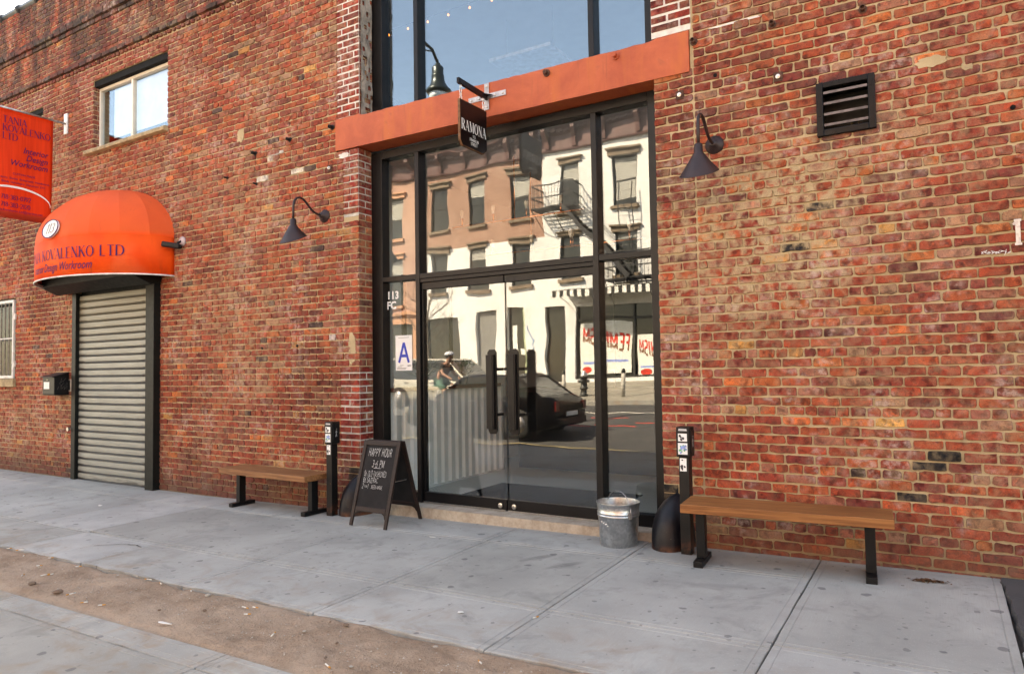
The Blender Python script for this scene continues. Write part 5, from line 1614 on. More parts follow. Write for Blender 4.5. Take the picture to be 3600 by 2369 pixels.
# litter: butts, scraps, pebbles, leaf pile, tyre scuffs
M_BUTT = simple('cigarette paper', (0.70, 0.68, 0.62), 0.9, var=0.1); M_FILT = simple('cork filter', (0.62, 0.28, 0.06), 0.9, var=0.2)
butts = [(-7.4, -2.53), (-7.22, -2.52), (-6.78, -2.59), (-7.05, -2.50), (-6.47, -2.53), (-6.29, -2.7), (-5.94, -2.81), (-5.91, -2.78), (-5.95, -2.57), (-5.23, -2.98), (-4.94, -3.03), (-4.78, -3.02), (-5.05, -2.53), (-4.86, -2.55), (-4.49, -2.56), (-3.84, -2.62), (-3.73, -2.7), (-3.79, -2.59), (-2.69, -3.02), (-2.02, -2.64), (-2.1, -1.95), (-3.3, -2.85), (-6.1, -2.9)]
lr = random.Random(31)
def soil_z(x, y):
    return gz(x, y) + 0.010
bm0 = MB().tube([(-0.018, 0, 0.004), (0.016, 0, 0.004)], 0.0042, 8).mesh('paper', M_BUTT, True)
bm1 = MB().tube([(0.016, 0, 0.004), (0.042, 0, 0.004)], 0.0043, 8).mesh('filter', M_FILT, True)
bm2 = MB().tube([(-0.045, 0, 0.004), (0.016, 0, 0.004)], 0.0042, 8).mesh('paper', M_BUTT, True)
for i, (x, y) in enumerate(butts):
    z = soil_z(x, y) if y < -2.46 else gz(x, y)
    t = thing('cigarette_butt', ('short trodden cigarette butt with orange filter on the bare soil strip' if i % 3 else 'long half smoked cigarette lying on the bare soil strip') if y < -2.46 else 'orange cigarette butt lying in a pavement joint', 'cigarette butt', (x, y, z), lr.uniform(0, 6.28), ('short cigarette butts on the soil strip' if i % 3 else 'long cigarette ends on the soil strip') if y < -2.46 else None)
    t.scale = (0.72, 0.9, 0.9)
    link('paper', bm0 if i % 3 else bm2, t); link('filter', bm1, t)
for i, (x, y, lab) in enumerate(((-4.06, -3.03, 'long white paper scrap at the lower edge of the soil strip'), (-8.58, -0.98, 'white paper scrap on the pavement before the roller shutter'), (-3.9, -0.61, 'tiny white stick on the pavement near the door step'), (-2.55, -2.07, 'torn white paper blob in the middle of a concrete slab'))):
    w, l = ((0.012, 0.06), (0.02, 0.05), (0.004, 0.03), (0.018, 0.022))[i]
    n = 9; r_ = random.Random(i)
    pts = [(l * math.cos(2 * math.pi * j / n) * r_.uniform(.7, 1.2), w * math.sin(2 * math.pi * j / n) * r_.uniform(.7, 1.2), r_.uniform(0.001, 0.005)) for j in range(n)]
    o = MB().prism(pts, (0, 0, 0.0012)).build('paper_scrap', M_BUTT)
    o.location = (x, y, (soil_z(x, y) if y < -2.46 else gz(x, y)) + 0.002); o.rotation_euler = (0, 0, r_.uniform(-.5, .5)); tag(o, lab, 'paper scrap')
M_STONE = simple('pale pebble', (0.36, 0.32, 0.27), 0.9, var=0.3, scale=30, bump=0.4)
M_STONE2 = simple('brown stone', (0.17, 0.11, 0.075), 0.9, var=0.3, scale=30, bump=0.4)
def pebble_mesh(seed):
    r_ = random.Random(seed); m_ = MB(); n, rows = 8, 4
    for i in range(rows + 1):
        ph = math.pi * i / rows
        for j in range(n):
            a = 2 * math.pi * j / n; q = r_.uniform(0.75, 1.1)
            m_.v.append((q * math.sin(ph) * math.cos(a), 0.75 * q * math.sin(ph) * math.sin(a), 0.5 * math.cos(ph)))
    for i in range(rows):
        for j in range(n):
            m_.f.append((i * n + j, (i + 1) * n + j, (i + 1) * n + (j + 1) % n, i * n + (j + 1) % n))
    return m_
pebs = [(-3.02, -2.56, .022), (-3.17, -2.74, .015), (-2.87, -2.78, .014), (-2.35, -2.58, .016), (-2.78, -2.95, .013), (-2.58, -2.97, .013), (-3.15, -2.56, .010), (-5.77, -2.98, .035), (-5.36, -3.0, .038), (-5.38, -2.57, .016), (-4.32, -2.9, .014), (-4.29, -2.57, .026), (-4.04, -2.77, .016), (-5.2, -2.52, .015)]
pm = [pebble_mesh(s).mesh('pebble', M_STONE if s % 2 else M_STONE2, False) for s in range(4)]
for i, (x, y, r_) in enumerate(pebs):
    o = link('pebble', pm[(i % 4) if r_ < .03 else 0]); o.location = (x, y, soil_z(x, y) + r_ * 0.2); o.scale = (r_, r_, r_ * 0.8); o.rotation_euler = (0, 0, i * 1.3)
    tag(o, 'flat brown stone at the lower edge of the soil strip' if r_ > .03 else 'small stone lying loose on the bare soil strip', 'stone', 'flat brown stones' if r_ > .03 else 'loose stones on the soil strip')
# fine grit scattered over the soil
gm = MB(); r_ = random.Random(77)
for i in range(900):
    x = r_.uniform(-9, -1.2); y = r_.gauss(-2.8, 0.17); s = r_.uniform(0.002, 0.007)
    if not -3.2 < y < -2.42:
        continue
    c = (x, y, gz(x, y) + 0.006)
    gm.add([(c[0] - s, c[1], c[2]), (c[0], c[1] - s, c[2]), (c[0] + s, c[1], c[2]), (c[0], c[1] + s, c[2]), (c[0], c[1], c[2] + s * .9)], [(0, 1, 4), (1, 2, 4), (2, 3, 4), (3, 0, 4)])
stuff(gm.build('grit', M_STONE))
lf = MB(); r_ = random.Random(55)
for i in range(170):
    a = r_.uniform(0, 6.28); d = abs(r_.gauss(0, 0.55))
    x = -0.135 + 0.085 * d * math.cos(a); y = -0.262 + 0.034 * d * math.sin(a)
    if i > 155:
        x += r_.uniform(0.08, 0.16)
    l = r_.uniform(0.008, 0.020); w = l * r_.uniform(0.3, 0.6); b = r_.uniform(0, 6.28); z = gz(x, y) + 0.003 + 0.010 * max(0, 1 - d) * r_.random()
    u = Vector((math.cos(b), math.sin(b), r_.uniform(-.3, .3))); v = Vector((-math.sin(b), math.cos(b), r_.uniform(-.4, .4))); c = Vector((x, y, z + 0.004))
    lf.add([c - u * l, c + v * w, c + u * l, c - v * w], [(0, 1, 2, 3)])
o = stuff(lf.build('leaf_litter', simple('dead leaves', (0.11, 0.048, 0.02), 0.9, var=0.5, scale=60)))
o['label'] = 'small heap of dead brown leaves at the foot of the wall'

# ================================================================== INSIDE THE BUILDING
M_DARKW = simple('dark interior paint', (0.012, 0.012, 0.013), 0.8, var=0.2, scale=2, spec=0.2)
M_GREYW = simple('pale grey interior paint', (0.42, 0.43, 0.42), 0.8, var=0.08, scale=2)
sh = MB()
sh.box(X0, X1, 12.0, 12.2, -0.3, 7.5); sh.box(X0, X0 + 0.2, 0.242, 12.0, -0.3, 7.5); sh.box(X1 - 0.2, X1, 0.242, 12.0, -0.3, 7.5)
sh.box(X0, X1, 0.242, 12.2, 7.501, 7.55)
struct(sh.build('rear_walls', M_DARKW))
def inner(name, m, *boxes):
    q = MB()
    for b in boxes:
        q.box(*b)
    return struct(q.build(name, m))
k = NT('small mosaic floor tile')
_v = k.scalev(k.pos(), (1, 1, 0)); br_ = k.n('ShaderNodeTexBrick'); br_.offset = 0.5
br_.inputs['Scale'].default_value = 1.0; br_.inputs['Brick Width'].default_value = 0.05; br_.inputs['Row Height'].default_value = 0.025; br_.inputs['Mortar Size'].default_value = 0.0035
br_.inputs['Color1'].default_value = (0.52, 0.57, 0.54, 1); br_.inputs['Color2'].default_value = (0.64, 0.68, 0.65, 1); br_.inputs['Mortar'].default_value = (0.10, 0.12, 0.12, 1)
k.put(br_.inputs['Vector'], _v)
M_TILE = k.done(br_.outputs['Color'], 0.35)
inner('interior_floor', M_TILE, (-5.80, -1.2, 0.32, 8.0, -0.05, 0.040))
M_PALEW = simple('white interior paint', (0.70, 0.71, 0.69), 0.8, var=0.06, scale=2)
inner('interior_ceiling', M_PALEW, (-5.80, -1.2, 0.32, 8.0, 3.98, 4.015))
inner('interior_left_wall', M_PALEW, (-5.92, -5.80, 0.242, 8.1, -0.05, 4.02))
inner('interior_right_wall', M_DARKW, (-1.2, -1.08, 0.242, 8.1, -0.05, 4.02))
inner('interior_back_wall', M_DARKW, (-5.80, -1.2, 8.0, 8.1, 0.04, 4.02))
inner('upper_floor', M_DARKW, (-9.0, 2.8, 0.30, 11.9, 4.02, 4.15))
inner('upper_ceiling', M_GREYW, (-9.0, 2.8, 0.242, 11.9, 6.75, 6.80))

# corrugated metal screen with wooden cap
k = NT('white painted corrugated sheet')
_n = k.noise(3, 4, 0.6); _n2 = k.noise(28, 4, 0.7)
_c = k.mix((0.76, 0.80, 0.76), (0.86, 0.88, 0.85), k.map(_n, 0.3, 0.7)); _c = k.mix(_c, (0.15, 0.10, 0.07), k.mul(k.map(_n2, 0.70, 0.74), 0.8))
M_CORR = k.done(_c, 0.45)
scr = thing('corrugated_screen', 'waist high white corrugated metal screen inside the glass doors', 'screen', (-5.22, 0.34, 0.04))
cp = MB(); y = 0.0; pts = []
while y < 2.18:
    pts += [(0.0, y), (0.0, y + 0.055), (0.034, y + 0.075), (0.034, y + 0.125)]; y += 0.145
for xx, yy in pts:
    cp.v += [(xx, yy, 0.0), (xx, yy, 1.14)]
for i in range(len(pts) - 1):
    cp.f.append((2 * i, 2 * i + 2, 2 * i + 3, 2 * i + 1))
so_ = cp.build('sheet', M_CORR, scr); md = so_.modifiers.new('thick', 'SOLIDIFY'); md.thickness = 0.004
MB().box(-0.10, 0.07, -0.01, 2.2, 1.142, 1.185).build('cap_rail', wood_material('dark red cap', (0.08, 0.025, 0.015), (0.14, 0.045, 0.025)), scr, bevel=0.004)
MB().box(-0.02, 0.05, 0.0, 2.19, -0.001, 0.02).build('base_channel', M_CORR, scr)
MB().box(-0.10, -0.012, 0.0, 2.19, 0.001, 1.14).build('backing', M_DARKW, scr)
k = NT('black ribbed mat'); _w = k.noise(300, 2, 0.5); k.bump(_w, 0.6, 0.004)
mat_ = MB().box(-4.56, -2.78, 0.40, 1.60, 0.041, 0.052).build('door_mat', k.done((0.008, 0.008, 0.009), 0.95, 0, 0.1))
tag(mat_, 'large black door mat on the mosaic floor behind the glass doors', 'mat')
barc = thing('bar_counter', 'dark bar counter at the back of the room behind the doors', 'bar', (-3.2, 3.2, 0.04))
MB().box(-1.9, 1.7, -0.3, 0.3, 0.0, 1.05).build('front', M_DARKW, barc); MB().box(-1.95, 1.75, -0.36, 0.34, 1.05, 1.10).build('top', M_DWOOD, barc, bevel=0.005)
# picture, plants
pic = thing('framed_picture', 'black framed picture on the pale interior wall above the corrugated screen', 'picture', (-5.795, 1.75, 1.45))
fr = MB(); fr.box(0.001, 0.035, -0.52, 0.52, 1.12, 1.18); fr.box(0.001, 0.035, -0.52, 0.52, 0.0, 0.06); fr.box(0.001, 0.035, -0.52, -0.46, 0.06, 1.12); fr.box(0.001, 0.035, 0.46, 0.52, 0.06, 1.12)
fr.build('frame', M_FRAME, pic); MB().box(0.001, 0.012, -0.46, 0.46, 0.06, 1.12).build('canvas', simple('grey canvas', (0.40, 0.40, 0.37), 0.9, var=0.2, scale=3), pic)
M_LEAF = simple('houseplant green', (0.035, 0.08, 0.03), 0.5, var=0.4, scale=20)
pr = random.Random(6)
for i, (py, lab) in enumerate(((0.95, 'leafy potted plant standing on the cap rail of the corrugated screen near the door'), (1.75, 'round leaved potted plant on the cap rail under the framed picture'))):
    p_ = thing('potted_plant', lab, 'plant', (-5.22, py, 1.226))
    MB().lathe([(0, 0), (0.05, 0), (0.065, 0.11), (0.06, 0.11), (0.05, 0.09), (0, 0.09)], n=16).build('pot', simple('grey pot', (0.25, 0.26, 0.25), 0.7), p_, True)
    lv = MB()
    for q in range(46):
        a = pr.uniform(0, 6.28); el = pr.uniform(0.2, 1.4); L = pr.uniform(0.08, 0.26)
        d = Vector((math.cos(a) * math.cos(el), math.sin(a) * math.cos(el), math.sin(el))); c = Vector((0, 0, 0.1)) + d * L
        s = d.cross(Vector((0, 0, 1))).normalized(); l = pr.uniform(0.02, 0.045)
        lv.add([c - d * l, c + s * l * .7, c + d * l, c - s * l * .7], [(0, 1, 2, 3)])
        lv.bar(Vector((0, 0, 0.09)), c, 0.003, 0.003)
    lv.build('foliage', M_LEAF, p_)
# copper pipe chandelier
M_COPPER = simple('copper pipe', (0.72, 0.27, 0.12), 0.3, 0.9, var=0.12, scale=12)
k = NT('glass bulb'); M_BULB = k.done((0.75, 0.72, 0.65), 0.1)
ch = thing('copper_chandelier', 'copper pipe chandelier with upright bare bulbs hanging behind the glass', 'chandelier', (-4.2, 1.6, 3.2))
for i, (xa, xb, yy, zz, stems) in enumerate(((-1.05, 0.80, 0.0, 0.02, (-0.90, -0.43, 0.04, 0.50)), (0.50, 1.50, 0.0, -0.39, (0.62, 1.34)), (-1.0, 0.4, 0.7, -0.25, (-0.9, -0.3, 0.3)))):
    pp_ = MB().tube([(xa, yy, zz), (xb, yy, zz)], 0.013, 10).build('pipe', M_COPPER, ch, True)
    for sx in stems:
        MB().tube([(sx, yy, zz), (sx, yy, zz + 0.10)], [0.011, 0.017], 10).build('stem', M_COPPER, pp_, True)
        MB().lathe([(0, 0), (0.013, 0.0), (0.014, 0.02), (0.026, 0.05), (0.030, 0.075), (0.02, 0.10), (0, 0.108)], (sx, yy, zz + 0.101), 12).build('bulb', M_BULB, pp_, True)
    MB().tube([((xa + xb) / 2, yy, zz), ((xa + xb) / 2, yy, 0.82)], 0.009, 8).build('rod', M_COPPER, pp_, True)
# row of small lit bulbs and a flat light panel upstairs
k = NT('lit filament'); k.b.inputs['Emission Color'].default_value = (1.0, 0.34, 0.08, 1); k.b.inputs['Emission Strength'].default_value = 0.5
M_LIT = k.done((0.9, 0.6, 0.3), 0.4)
bl_ = MB().lathe([(0, -0.016), (0.011, -0.010), (0.014, 0.0), (0.010, 0.012), (0, 0.0235)], n=10).mesh('glass', M_LIT, True)
cap_ = MB().lathe([(0.007, 0.0235), (0.007, 0.06), (0.0, 0.06)], n=8).mesh('cap', M_DARKIRON, True)
sl_ = thing('string_light', 'string of small warm bulbs hung across the room behind the upper window', 'string light', (-4.6, 1.8, 6.12))
for i in range(11):
    o = link('bulb', bl_, sl_); o.location = (-1.86 + 0.345 * i, 0, 0)
    q = link('bulb_cap', cap_, o)
MB().tube([(-3.2, 0, 0.064), (2.6, 0, 0.064)], 0.004, 6).build('cable', M_DARKIRON, sl_)
pn = thing('light_panel', 'flat pale light panel hung from the ceiling behind the upper window', 'lamp', (-5.0, 3.4, 6.0))
MB().box(-0.62, 0.42, -0.32, 0.35, 0, 0.05).build('panel', simple('pale panel', (0.55, 0.58, 0.62), 0.5), pn, bevel=0.004)
for x in (-0.5, 0.3):
    MB().tube([(x, 0, 0.05), (x, 0, 0.75)], 0.004, 6).build('wire', M_STEEL, pn)

# ================================================================== ACROSS THE STREET (seen in the glass)
def brick_far(name, c1, c2, mortar):
    k = NT(name)
    sp_ = k.n('ShaderNodeCombineXYZ'); x, y, z = k.xyz()
    k.put(sp_.inputs[0], k.math('ADD', x, y)); k.put(sp_.inputs[1], z)
    b = k.n('ShaderNodeTexBrick'); b.inputs['Scale'].default_value = 1.0
    b.inputs['Brick Width'].default_value = 0.21; b.inputs['Row Height'].default_value = 0.072; b.inputs['Mortar Size'].default_value = 0.008
    b.inputs['Color1'].default_value = (*c1, 1); b.inputs['Color2'].default_value = (*c2, 1); b.inputs['Mortar'].default_value = (*mortar, 1)
    k.put(b.inputs['Vector'], sp_.outputs[0])
    n = k.noise(0.8, 5, 0.65)
    c = k.mix(b.outputs['Color'], tuple(q * 0.7 for q in c1), k.mul(k.map(n, 0.45, 0.75), 0.6))
    k.bump(b.outputs['Fac'], -0.5, 0.008)
    return k.done(c, 0.9)
M_WBRICK = brick_far('white painted brick', (0.77, 0.78, 0.78), (0.82, 0.83, 0.83), (0.64, 0.65, 0.64))
M_BBRICK = brick_far('brown brick', (0.31, 0.15, 0.105), (0.40, 0.215, 0.155), (0.44, 0.34, 0.28))
M_SBRICK = brick_far('salmon brick', (0.46, 0.245, 0.18), (0.53, 0.30, 0.225), (0.52, 0.40, 0.33))
M_CORN = simple('maroon cornice paint', (0.12, 0.055, 0.05), 0.45, var=0.25, scale=2)
M_BROWNST = simple('brownstone trim', (0.20, 0.15, 0.11), 0.85, var=0.25, scale=3)
M_PEACH = simple('peach stucco', (0.56, 0.30, 0.19), 0.85, var=0.12, scale=1.5)
M_WIN = NT('window pane dark'); M_WIN = M_WIN.done((0.03, 0.033, 0.03), 0.08, 0, 0.5)
M_DFRAME = simple('dark sash paint', (0.035, 0.035, 0.033), 0.5, var=0.2)
M_BLIND = simple('window blind', (0.45, 0.45, 0.42), 0.8, var=0.06)
YB = -19.5
def holed(mb, x0, x1, z0, z1, holes, ya, yb):
    cx = sorted({x0, x1, *[min(max(v, x0), x1) for h in holes for v in h[:2]]}); cz = sorted({z0, z1, *[min(max(v, z0), z1) for h in holes for v in h[2:4]]})
    for i in range(len(cx) - 1):
        run = None
        for j in range(len(cz) - 1):
            mx, mz = (cx[i] + cx[i + 1]) / 2, (cz[j] + cz[j + 1]) / 2
            solid = not any(h[0] < mx < h[1] and h[2] < mz < h[3] for h in holes)
            if solid and run is None:
                run = cz[j]
            if run is not None and (not solid or j == len(cz) - 2):
                mb.box(cx[i], cx[i + 1], ya, yb, run, cz[j] if not solid else cz[j + 1]); run = None
    return mb
def far_window(b, x0, x1, z0, z1, blind=0.0, trim=None, cap=True):
    fr = MB(); y = YB - 0.16
    fr.box(x0, x0 + 0.06, y, y + 0.07, z0, z1); fr.box(x1 - 0.06, x1, y, y + 0.07, z0, z1); fr.box(x0 + 0.06, x1 - 0.06, y, y + 0.07, z1 - 0.07, z1); fr.box(x0 + 0.06, x1 - 0.06, y, y + 0.07, z0, z0 + 0.06)
    zm = (z0 + z1) / 2; fr.box(x0 + 0.06, x1 - 0.06, y, y + 0.06, zm - 0.025, zm + 0.025)
    w = fr.build('window', M_DFRAME, b)
    for a, c in ((z0 + 0.06, zm - 0.025), (zm + 0.025, z1 - 0.07)):
        MB().box(x0 + 0.06, x1 - 0.06, y + 0.01, y + 0.02, a, c).build('pane', M_WIN, w)
    if blind:
        zb = z1 - 0.07 - (z1 - z0) * blind
        for i in range(int((z1 - 0.07 - zb) / 0.07)):
            MB().box(x0 + 0.08, x1 - 0.08, y + 0.022, y + 0.028, z1 - 0.07 - (i + 1) * 0.07, z1 - 0.07 - i * 0.07 - 0.012).build('blind_slat', M_BLIND, w)
    t_ = trim or M_BROWNST
    MB().box(x0 - 0.10, x1 + 0.10, YB + 0.001, YB + 0.12, z0 - 0.14, z0 - 0.002).build('sill', t_, w)
    if cap:
        MB().box(x0 - 0.12, x1 + 0.12, YB + 0.001, YB + 0.08, z1 + 0.002, z1 + 0.20).build('cap', t_, w); MB().box(x0 - 0.18, x1 + 0.18, YB + 0.001, YB + 0.16, z1 + 0.202, z1 + 0.27).build('cap_moulding', t_, w)
def cornice(b, x0, x1, z0, z1, nb):
    h = z1 - z0
    prof = [(0.0, z0), (0.12, z0), (0.14, z0 + 0.06), (0.05, z0 + 0.10), (0.05, z0 + h * 0.55), (0.16, z0 + h * 0.60), (0.16, z0 + h * 0.68), (0.42, z0 + h * 0.76), (0.46, z0 + h * 0.90), (0.60, z1 - 0.05), (0.60, z1), (0.0, z1 + 0.06)]
    c = MB().prism([(x0, YB + 0.002 + a, z) for a, z in prof], (x1 - x0, 0, 0)).build('cornice', M_CORN, b)
    for i in range(nb):
        x = x0 + 0.25 + (x1 - x0 - 0.5) * i / (nb - 1)
        MB().prism([(x - 0.09, YB + 0.055, z0 + 0.12), (x - 0.09, YB + 0.14, z0 + 0.12), (x - 0.09, YB + 0.20, z0 + h * 0.35), (x - 0.09, YB + 0.42, z0 + h * 0.6), (x - 0.09, YB + 0.42, z0 + h * 0.74), (x - 0.09, YB + 0.055, z0 + h * 0.74)], (0.18, 0, 0)).build('bracket', M_CORN, c)
    n = int((x1 - x0) / 0.28); dt = MB().box(-0.06, 0.06, YB + 0.162, YB + 0.23, z0 + h * 0.60, z0 + h * 0.68).mesh('dentil', M_CORN)
    for i in range(n):
        o = link('dentil', dt, c); o.location = (x0 + (x1 - x0) * (i + 0.5) / n, 0, 0)
def backing(b, x0, x1, z1):
    MB().box(x0 + 0.01, x1 - 0.01, YB - 9.0, YB - 0.31, 0.5, z1 - 0.02).build('body', M_DARKW, b)

# white painted building
wb = thing('white_brick_building', 'white painted brick row building with maroon cornice and shop at street level', 'building')
wins_t = [(-13.19, -12.28), (-10.83, -9.88), (-8.45, -7.5), (-6.1, -5.15)]
sh_h = [(-14.27, -13.05, 0.82, 3.9), (-12.6, -8.6, 0.95, 3.85), (-8.2, -7.0, 0.82, 3.7), (-6.7, -4.6, 0.95, 3.7)]
hl = [(a, b, 7.75, 9.75) for a, b in wins_t] + [(a, b, 4.98, 6.7) for a, b in wins_t] + sh_h
holed(MB(), -14.0, -4.2, 0.6, 10.35, [h for h in hl if h[0] > -14.0] + [(-14.0, -13.05, 0.82, 3.9)], YB - 0.3, YB).build('wall', M_WBRICK, wb)
for i, (a, b) in enumerate(wins_t):
    far_window(wb, a, b, 7.75, 9.75, (0.35, 0.85, 0.0, 0.5)[i]); far_window(wb, a, b, 4.98, 6.7, (0.0, 0.2, 0.6, 0.0)[i])
cornice(wb, -14.0, -4.2, 10.35, 11.55, 8); backing(wb, -14.0, -4.2, 10.3)
sd = MB().box(-14.0, -13.05, YB - 0.26, YB - 0.2, 0.82, 3.9).build('shop_door', M_WIN, wb)
MB().box(-13.2, -13.05, YB - 0.2, YB - 0.1, 0.82, 3.9).build('frame', M_DFRAME, sd)
sw = MB().box(-12.6, -8.6, YB - 0.26, YB - 0.2, 0.95, 3.85).build('shop_window', M_WIN, wb)
for x in (-12.6, -10.22, -8.68):
    MB().box(x, x + 0.08, YB - 0.199, YB - 0.12, 0.95, 3.85).build('frame', M_DFRAME, sw)
for zz in (3.30, 0.95):
    MB().box(-12.6, -8.6, YB - 0.199, YB - 0.125, zz, zz + 0.08).build('frame', M_DFRAME, sw)
for a, b, c, d in ((-8.2, -7.0, 0.82, 3.7), (-6.7, -4.6, 0.95, 3.7)):
    MB().box(a, b, YB - 0.26, YB - 0.2, c, d).build('shop_window', M_WIN, wb)
M_POSTER = simple('poster paper', (0.72, 0.74, 0.70), 0.7, var=0.05); M_REDI = simple('red ink', (0.60, 0.035, 0.02), 0.7); M_BRNI = simple('brown ink', (0.20, 0.08, 0.04), 0.7); M_BLUI = simple('pale blue ink', (0.22, 0.30, 0.62), 0.7)
for x0, x1, z0, z1, lab in ((-12.45, -10.30, 1.14, 3.20, 'large white poster reading FEMINISM in red in the shop window beside the door'), (-10.05, -8.75, 0.98, 2.60, 'smaller white poster reading FEMINISM in the shop window beyond the mullion')):
    yp = YB - 0.19
    ps = tag(MB().box(x0, x1, yp, yp + 0.006, z0, z1).build('poster', M_POSTER), lab, 'poster')
    w, h = x1 - x0, z1 - z0
    for half, m in ((0, M_REDI), (1, M_BRNI)):
        mbt, tw = stroke_text('FEMINISM', h * 0.30, 2.3, 1.8, serif=False, width=0.95, spacing=0.5)
        s = w * 0.90 / tw
        cut = h * 0.30 * 0.38
        mbt.v = [(a * s, (max(b, cut) if half == 0 else min(b, cut)) + a * s * 0.22, c) for a, b, c in mbt.v]
        place(mbt, (x1 - w * 0.05, yp + 0.0065, z0 + h * 0.42), (-1, 0, 0), (0, 0, 1)).build('lettering', m, ps)
    place(font_text('THE NEW SPRING NOW SET SHOW', h * 0.055), (x0 + w / 2, yp + 0.007, z0 + h * 0.22), (-1, 0, 0), (0, 0, 1)).build('lettering', M_BLUI, ps) if False else MB().box(x0 + w * .06, x1 - w * .06, yp + 0.0062, yp + 0.007, z0 + h * .21, z0 + h * .26).build('text_line', M_BLUI, ps)
    MB().lathe([(0, 0), (0.22, 0), (0.22, 0.003), (0, 0.003)], n=20, sy=0.62).xform(Matrix.Translation((x0 + 0.3, yp + 0.0062, z0 + h * 0.10)) @ Matrix.Rotation(R(-90), 4, 'X')).build('red_oval', M_REDI, ps)
aw = thing('striped_awning', 'black and white striped shop awning over the poster window', 'awning', (-10.7, YB, 4.5))
M_ABK = simple('black awning cloth', (0.015, 0.015, 0.015), 0.7); M_AWH = simple('white awning cloth', (0.72, 0.72, 0.68), 0.7)
for i in range(30):
    xa = -2.3 + 4.6 * i / 30; xb = -2.3 + 4.6 * (i + 1) / 30
    MB().hexa([(xa, 1.10, -0.32), (xb, 1.10, -0.32), (xb, 1.115, -0.32), (xa, 1.115, -0.32), (xa, 1.10, -0.08), (xb, 1.10, -0.08), (xb, 1.115, -0.08), (xa, 1.115, -0.08)]).build('valance_stripe', (M_ABK, M_AWH)[i % 2], aw)
MB().prism([(-2.3, 0.02, 0.05), (-2.3, 1.115, -0.08), (-2.3, 1.115, -0.06), (-2.3, 0.02, 0.08)], (4.6, 0, 0)).build('roof', M_ABK, aw)
for x in (-2.25, 2.25):
    MB().tube([(x, 0.02, -0.45), (x, 1.10, -0.1)], 0.015, 6).build('strut', M_DFRAME, aw)

# brown brick building whose lower floors are painted white
bb = thing('brown_brick_building', 'brown brick row building with lower storeys painted white', 'building')
wt = [(-19.98, -19.05), (-17.81, -16.86), (-15.58, -14.62)]
top_h = [(a, b, 7.70, 9.70) for a, b in wt]; low_h = [(a, b, 4.85, 6.65) for a, b in wt]
st_h = [(-20.3, -18.4, 0.95, 3.7), (-17.45, -16.4, 0.82, 3.85), (-15.93, -14.95, 0.95, 3.95)]
holed(MB(), -20.8, -14.002, 6.8, 10.25, top_h, YB - 0.3, YB).build('upper_wall', M_BBRICK, bb)
holed(MB(), -20.8, -14.002, 0.6, 6.8, low_h + st_h, YB - 0.3, YB + 0.002).build('lower_wall', M_WBRICK, bb)
for i, (a, b) in enumerate(wt):
    far_window(bb, a, b, 7.70, 9.70, (0.0, 0.35, 0.45)[i]); far_window(bb, a, b, 4.85, 6.65, (0.0, 0.3, 0.0)[i])
cornice(bb, -20.8, -14.002, 10.25, 11.52, 6); backing(bb, -20.8, -14.002, 10.2)
MB().box(-17.45, -16.4, YB - 0.22, YB - 0.16, 0.82, 3.85).build('steel_door', simple('grey steel door', (0.20, 0.20, 0.19), 0.6), bb)
d2 = MB().box(-15.93, -14.95, YB - 0.25, YB - 0.2, 0.95, 3.95).build('shop_window', M_WIN, bb)
MB().box(-15.05, -14.95, YB - 0.2, YB - 0.05, 0.95, 3.95).build('frame', simple('pale green trim', (0.38, 0.45, 0.28), 0.6), d2)
MB().box(-15.75, -15.5, YB - 0.199, YB - 0.19, 1.9, 3.2).build('notice', M_WHITE, d2); MB().box(-15.35, -15.1, YB - 0.199, YB - 0.19, 2.0, 2.3).build('notice', M_WHITE, d2)
MB().box(-20.3, -18.4, YB - 0.25, YB - 0.2, 0.95, 3.7).build('shop_window', M_WIN, bb)
gt = MB(); r_ = random.Random(18); px_, pz_ = -14.75, 1.5
for i in range(16):
    nx_, nz_ = px_ + r_.uniform(-.14, .16), pz_ + r_.uniform(-.05, .22)
    nx_ = min(-14.35, max(-14.85, nx_))
    gt.bar((px_, YB + 0.006 + i * .0005, pz_), (nx_, YB + 0.006 + i * .0005, nz_), 0.001, 0.035, (1, 0, 0)); px_, pz_ = nx_, nz_
gt.build('spray_tag', simple('blue spray paint', (0.03, 0.18, 0.42), 0.6), bb)

# salmon building, and the plain neighbours that carry the row on
def plain(name, lab, x0, x1, zt, m, gm, wz, step, seed, ct):
    b = thing(name, lab, 'building')
    r_ = random.Random(seed); xs_ = []; x = x0 + 0.7
    while x + 0.95 < x1:
        xs_.append((x, x + 0.92)); x += step
    holes = [(a, c, z0, z1) for a, c in xs_ for z0, z1 in wz]
    holed(MB(), x0, x1, 4.1, zt, holes, YB - 0.3, YB).build('upper_wall', m, b)
    g_h = [(a - 0.3, c + 0.5, 0.9, 3.5) for a, c in xs_[::1] if c + 0.5 < x1]
    holed(MB(), x0, x1, 0.6, 4.1, g_h, YB - 0.3, YB + 0.002).build('lower_wall', gm, b)
    for h in g_h:
        MB().box(h[0], h[1], YB - 0.25, YB - 0.2, h[2], h[3]).build('shop_window', M_WIN, b)
    for a, c in xs_:
        for z0, z1 in wz:
            far_window(b, a, c, z0, z1, r_.choice((0, .3, .5)), trim=ct)
    MB().box(x0, x1, YB + 0.003, YB + 0.14, 3.92, 4.06).build('string_course', gm, b)
    cornice(b, x0, x1, zt, zt + 1.0, 6); backing(b, x0, x1, zt)
plain('salmon_brick_building', 'salmon brick row building with peach ground floor', -27.6, -20.802, 10.4, M_SBRICK, M_PEACH, ((4.45, 6.6), (7.6, 9.6)), 2.15, 3, M_PEACH)
plain('red_brick_building', 'red brick row building beyond the salmon one across the road', -37.0, -27.602, 10.8, M_BBRICK, M_BROWNST, ((4.6, 6.6), (7.7, 9.7)), 2.3, 4, None)
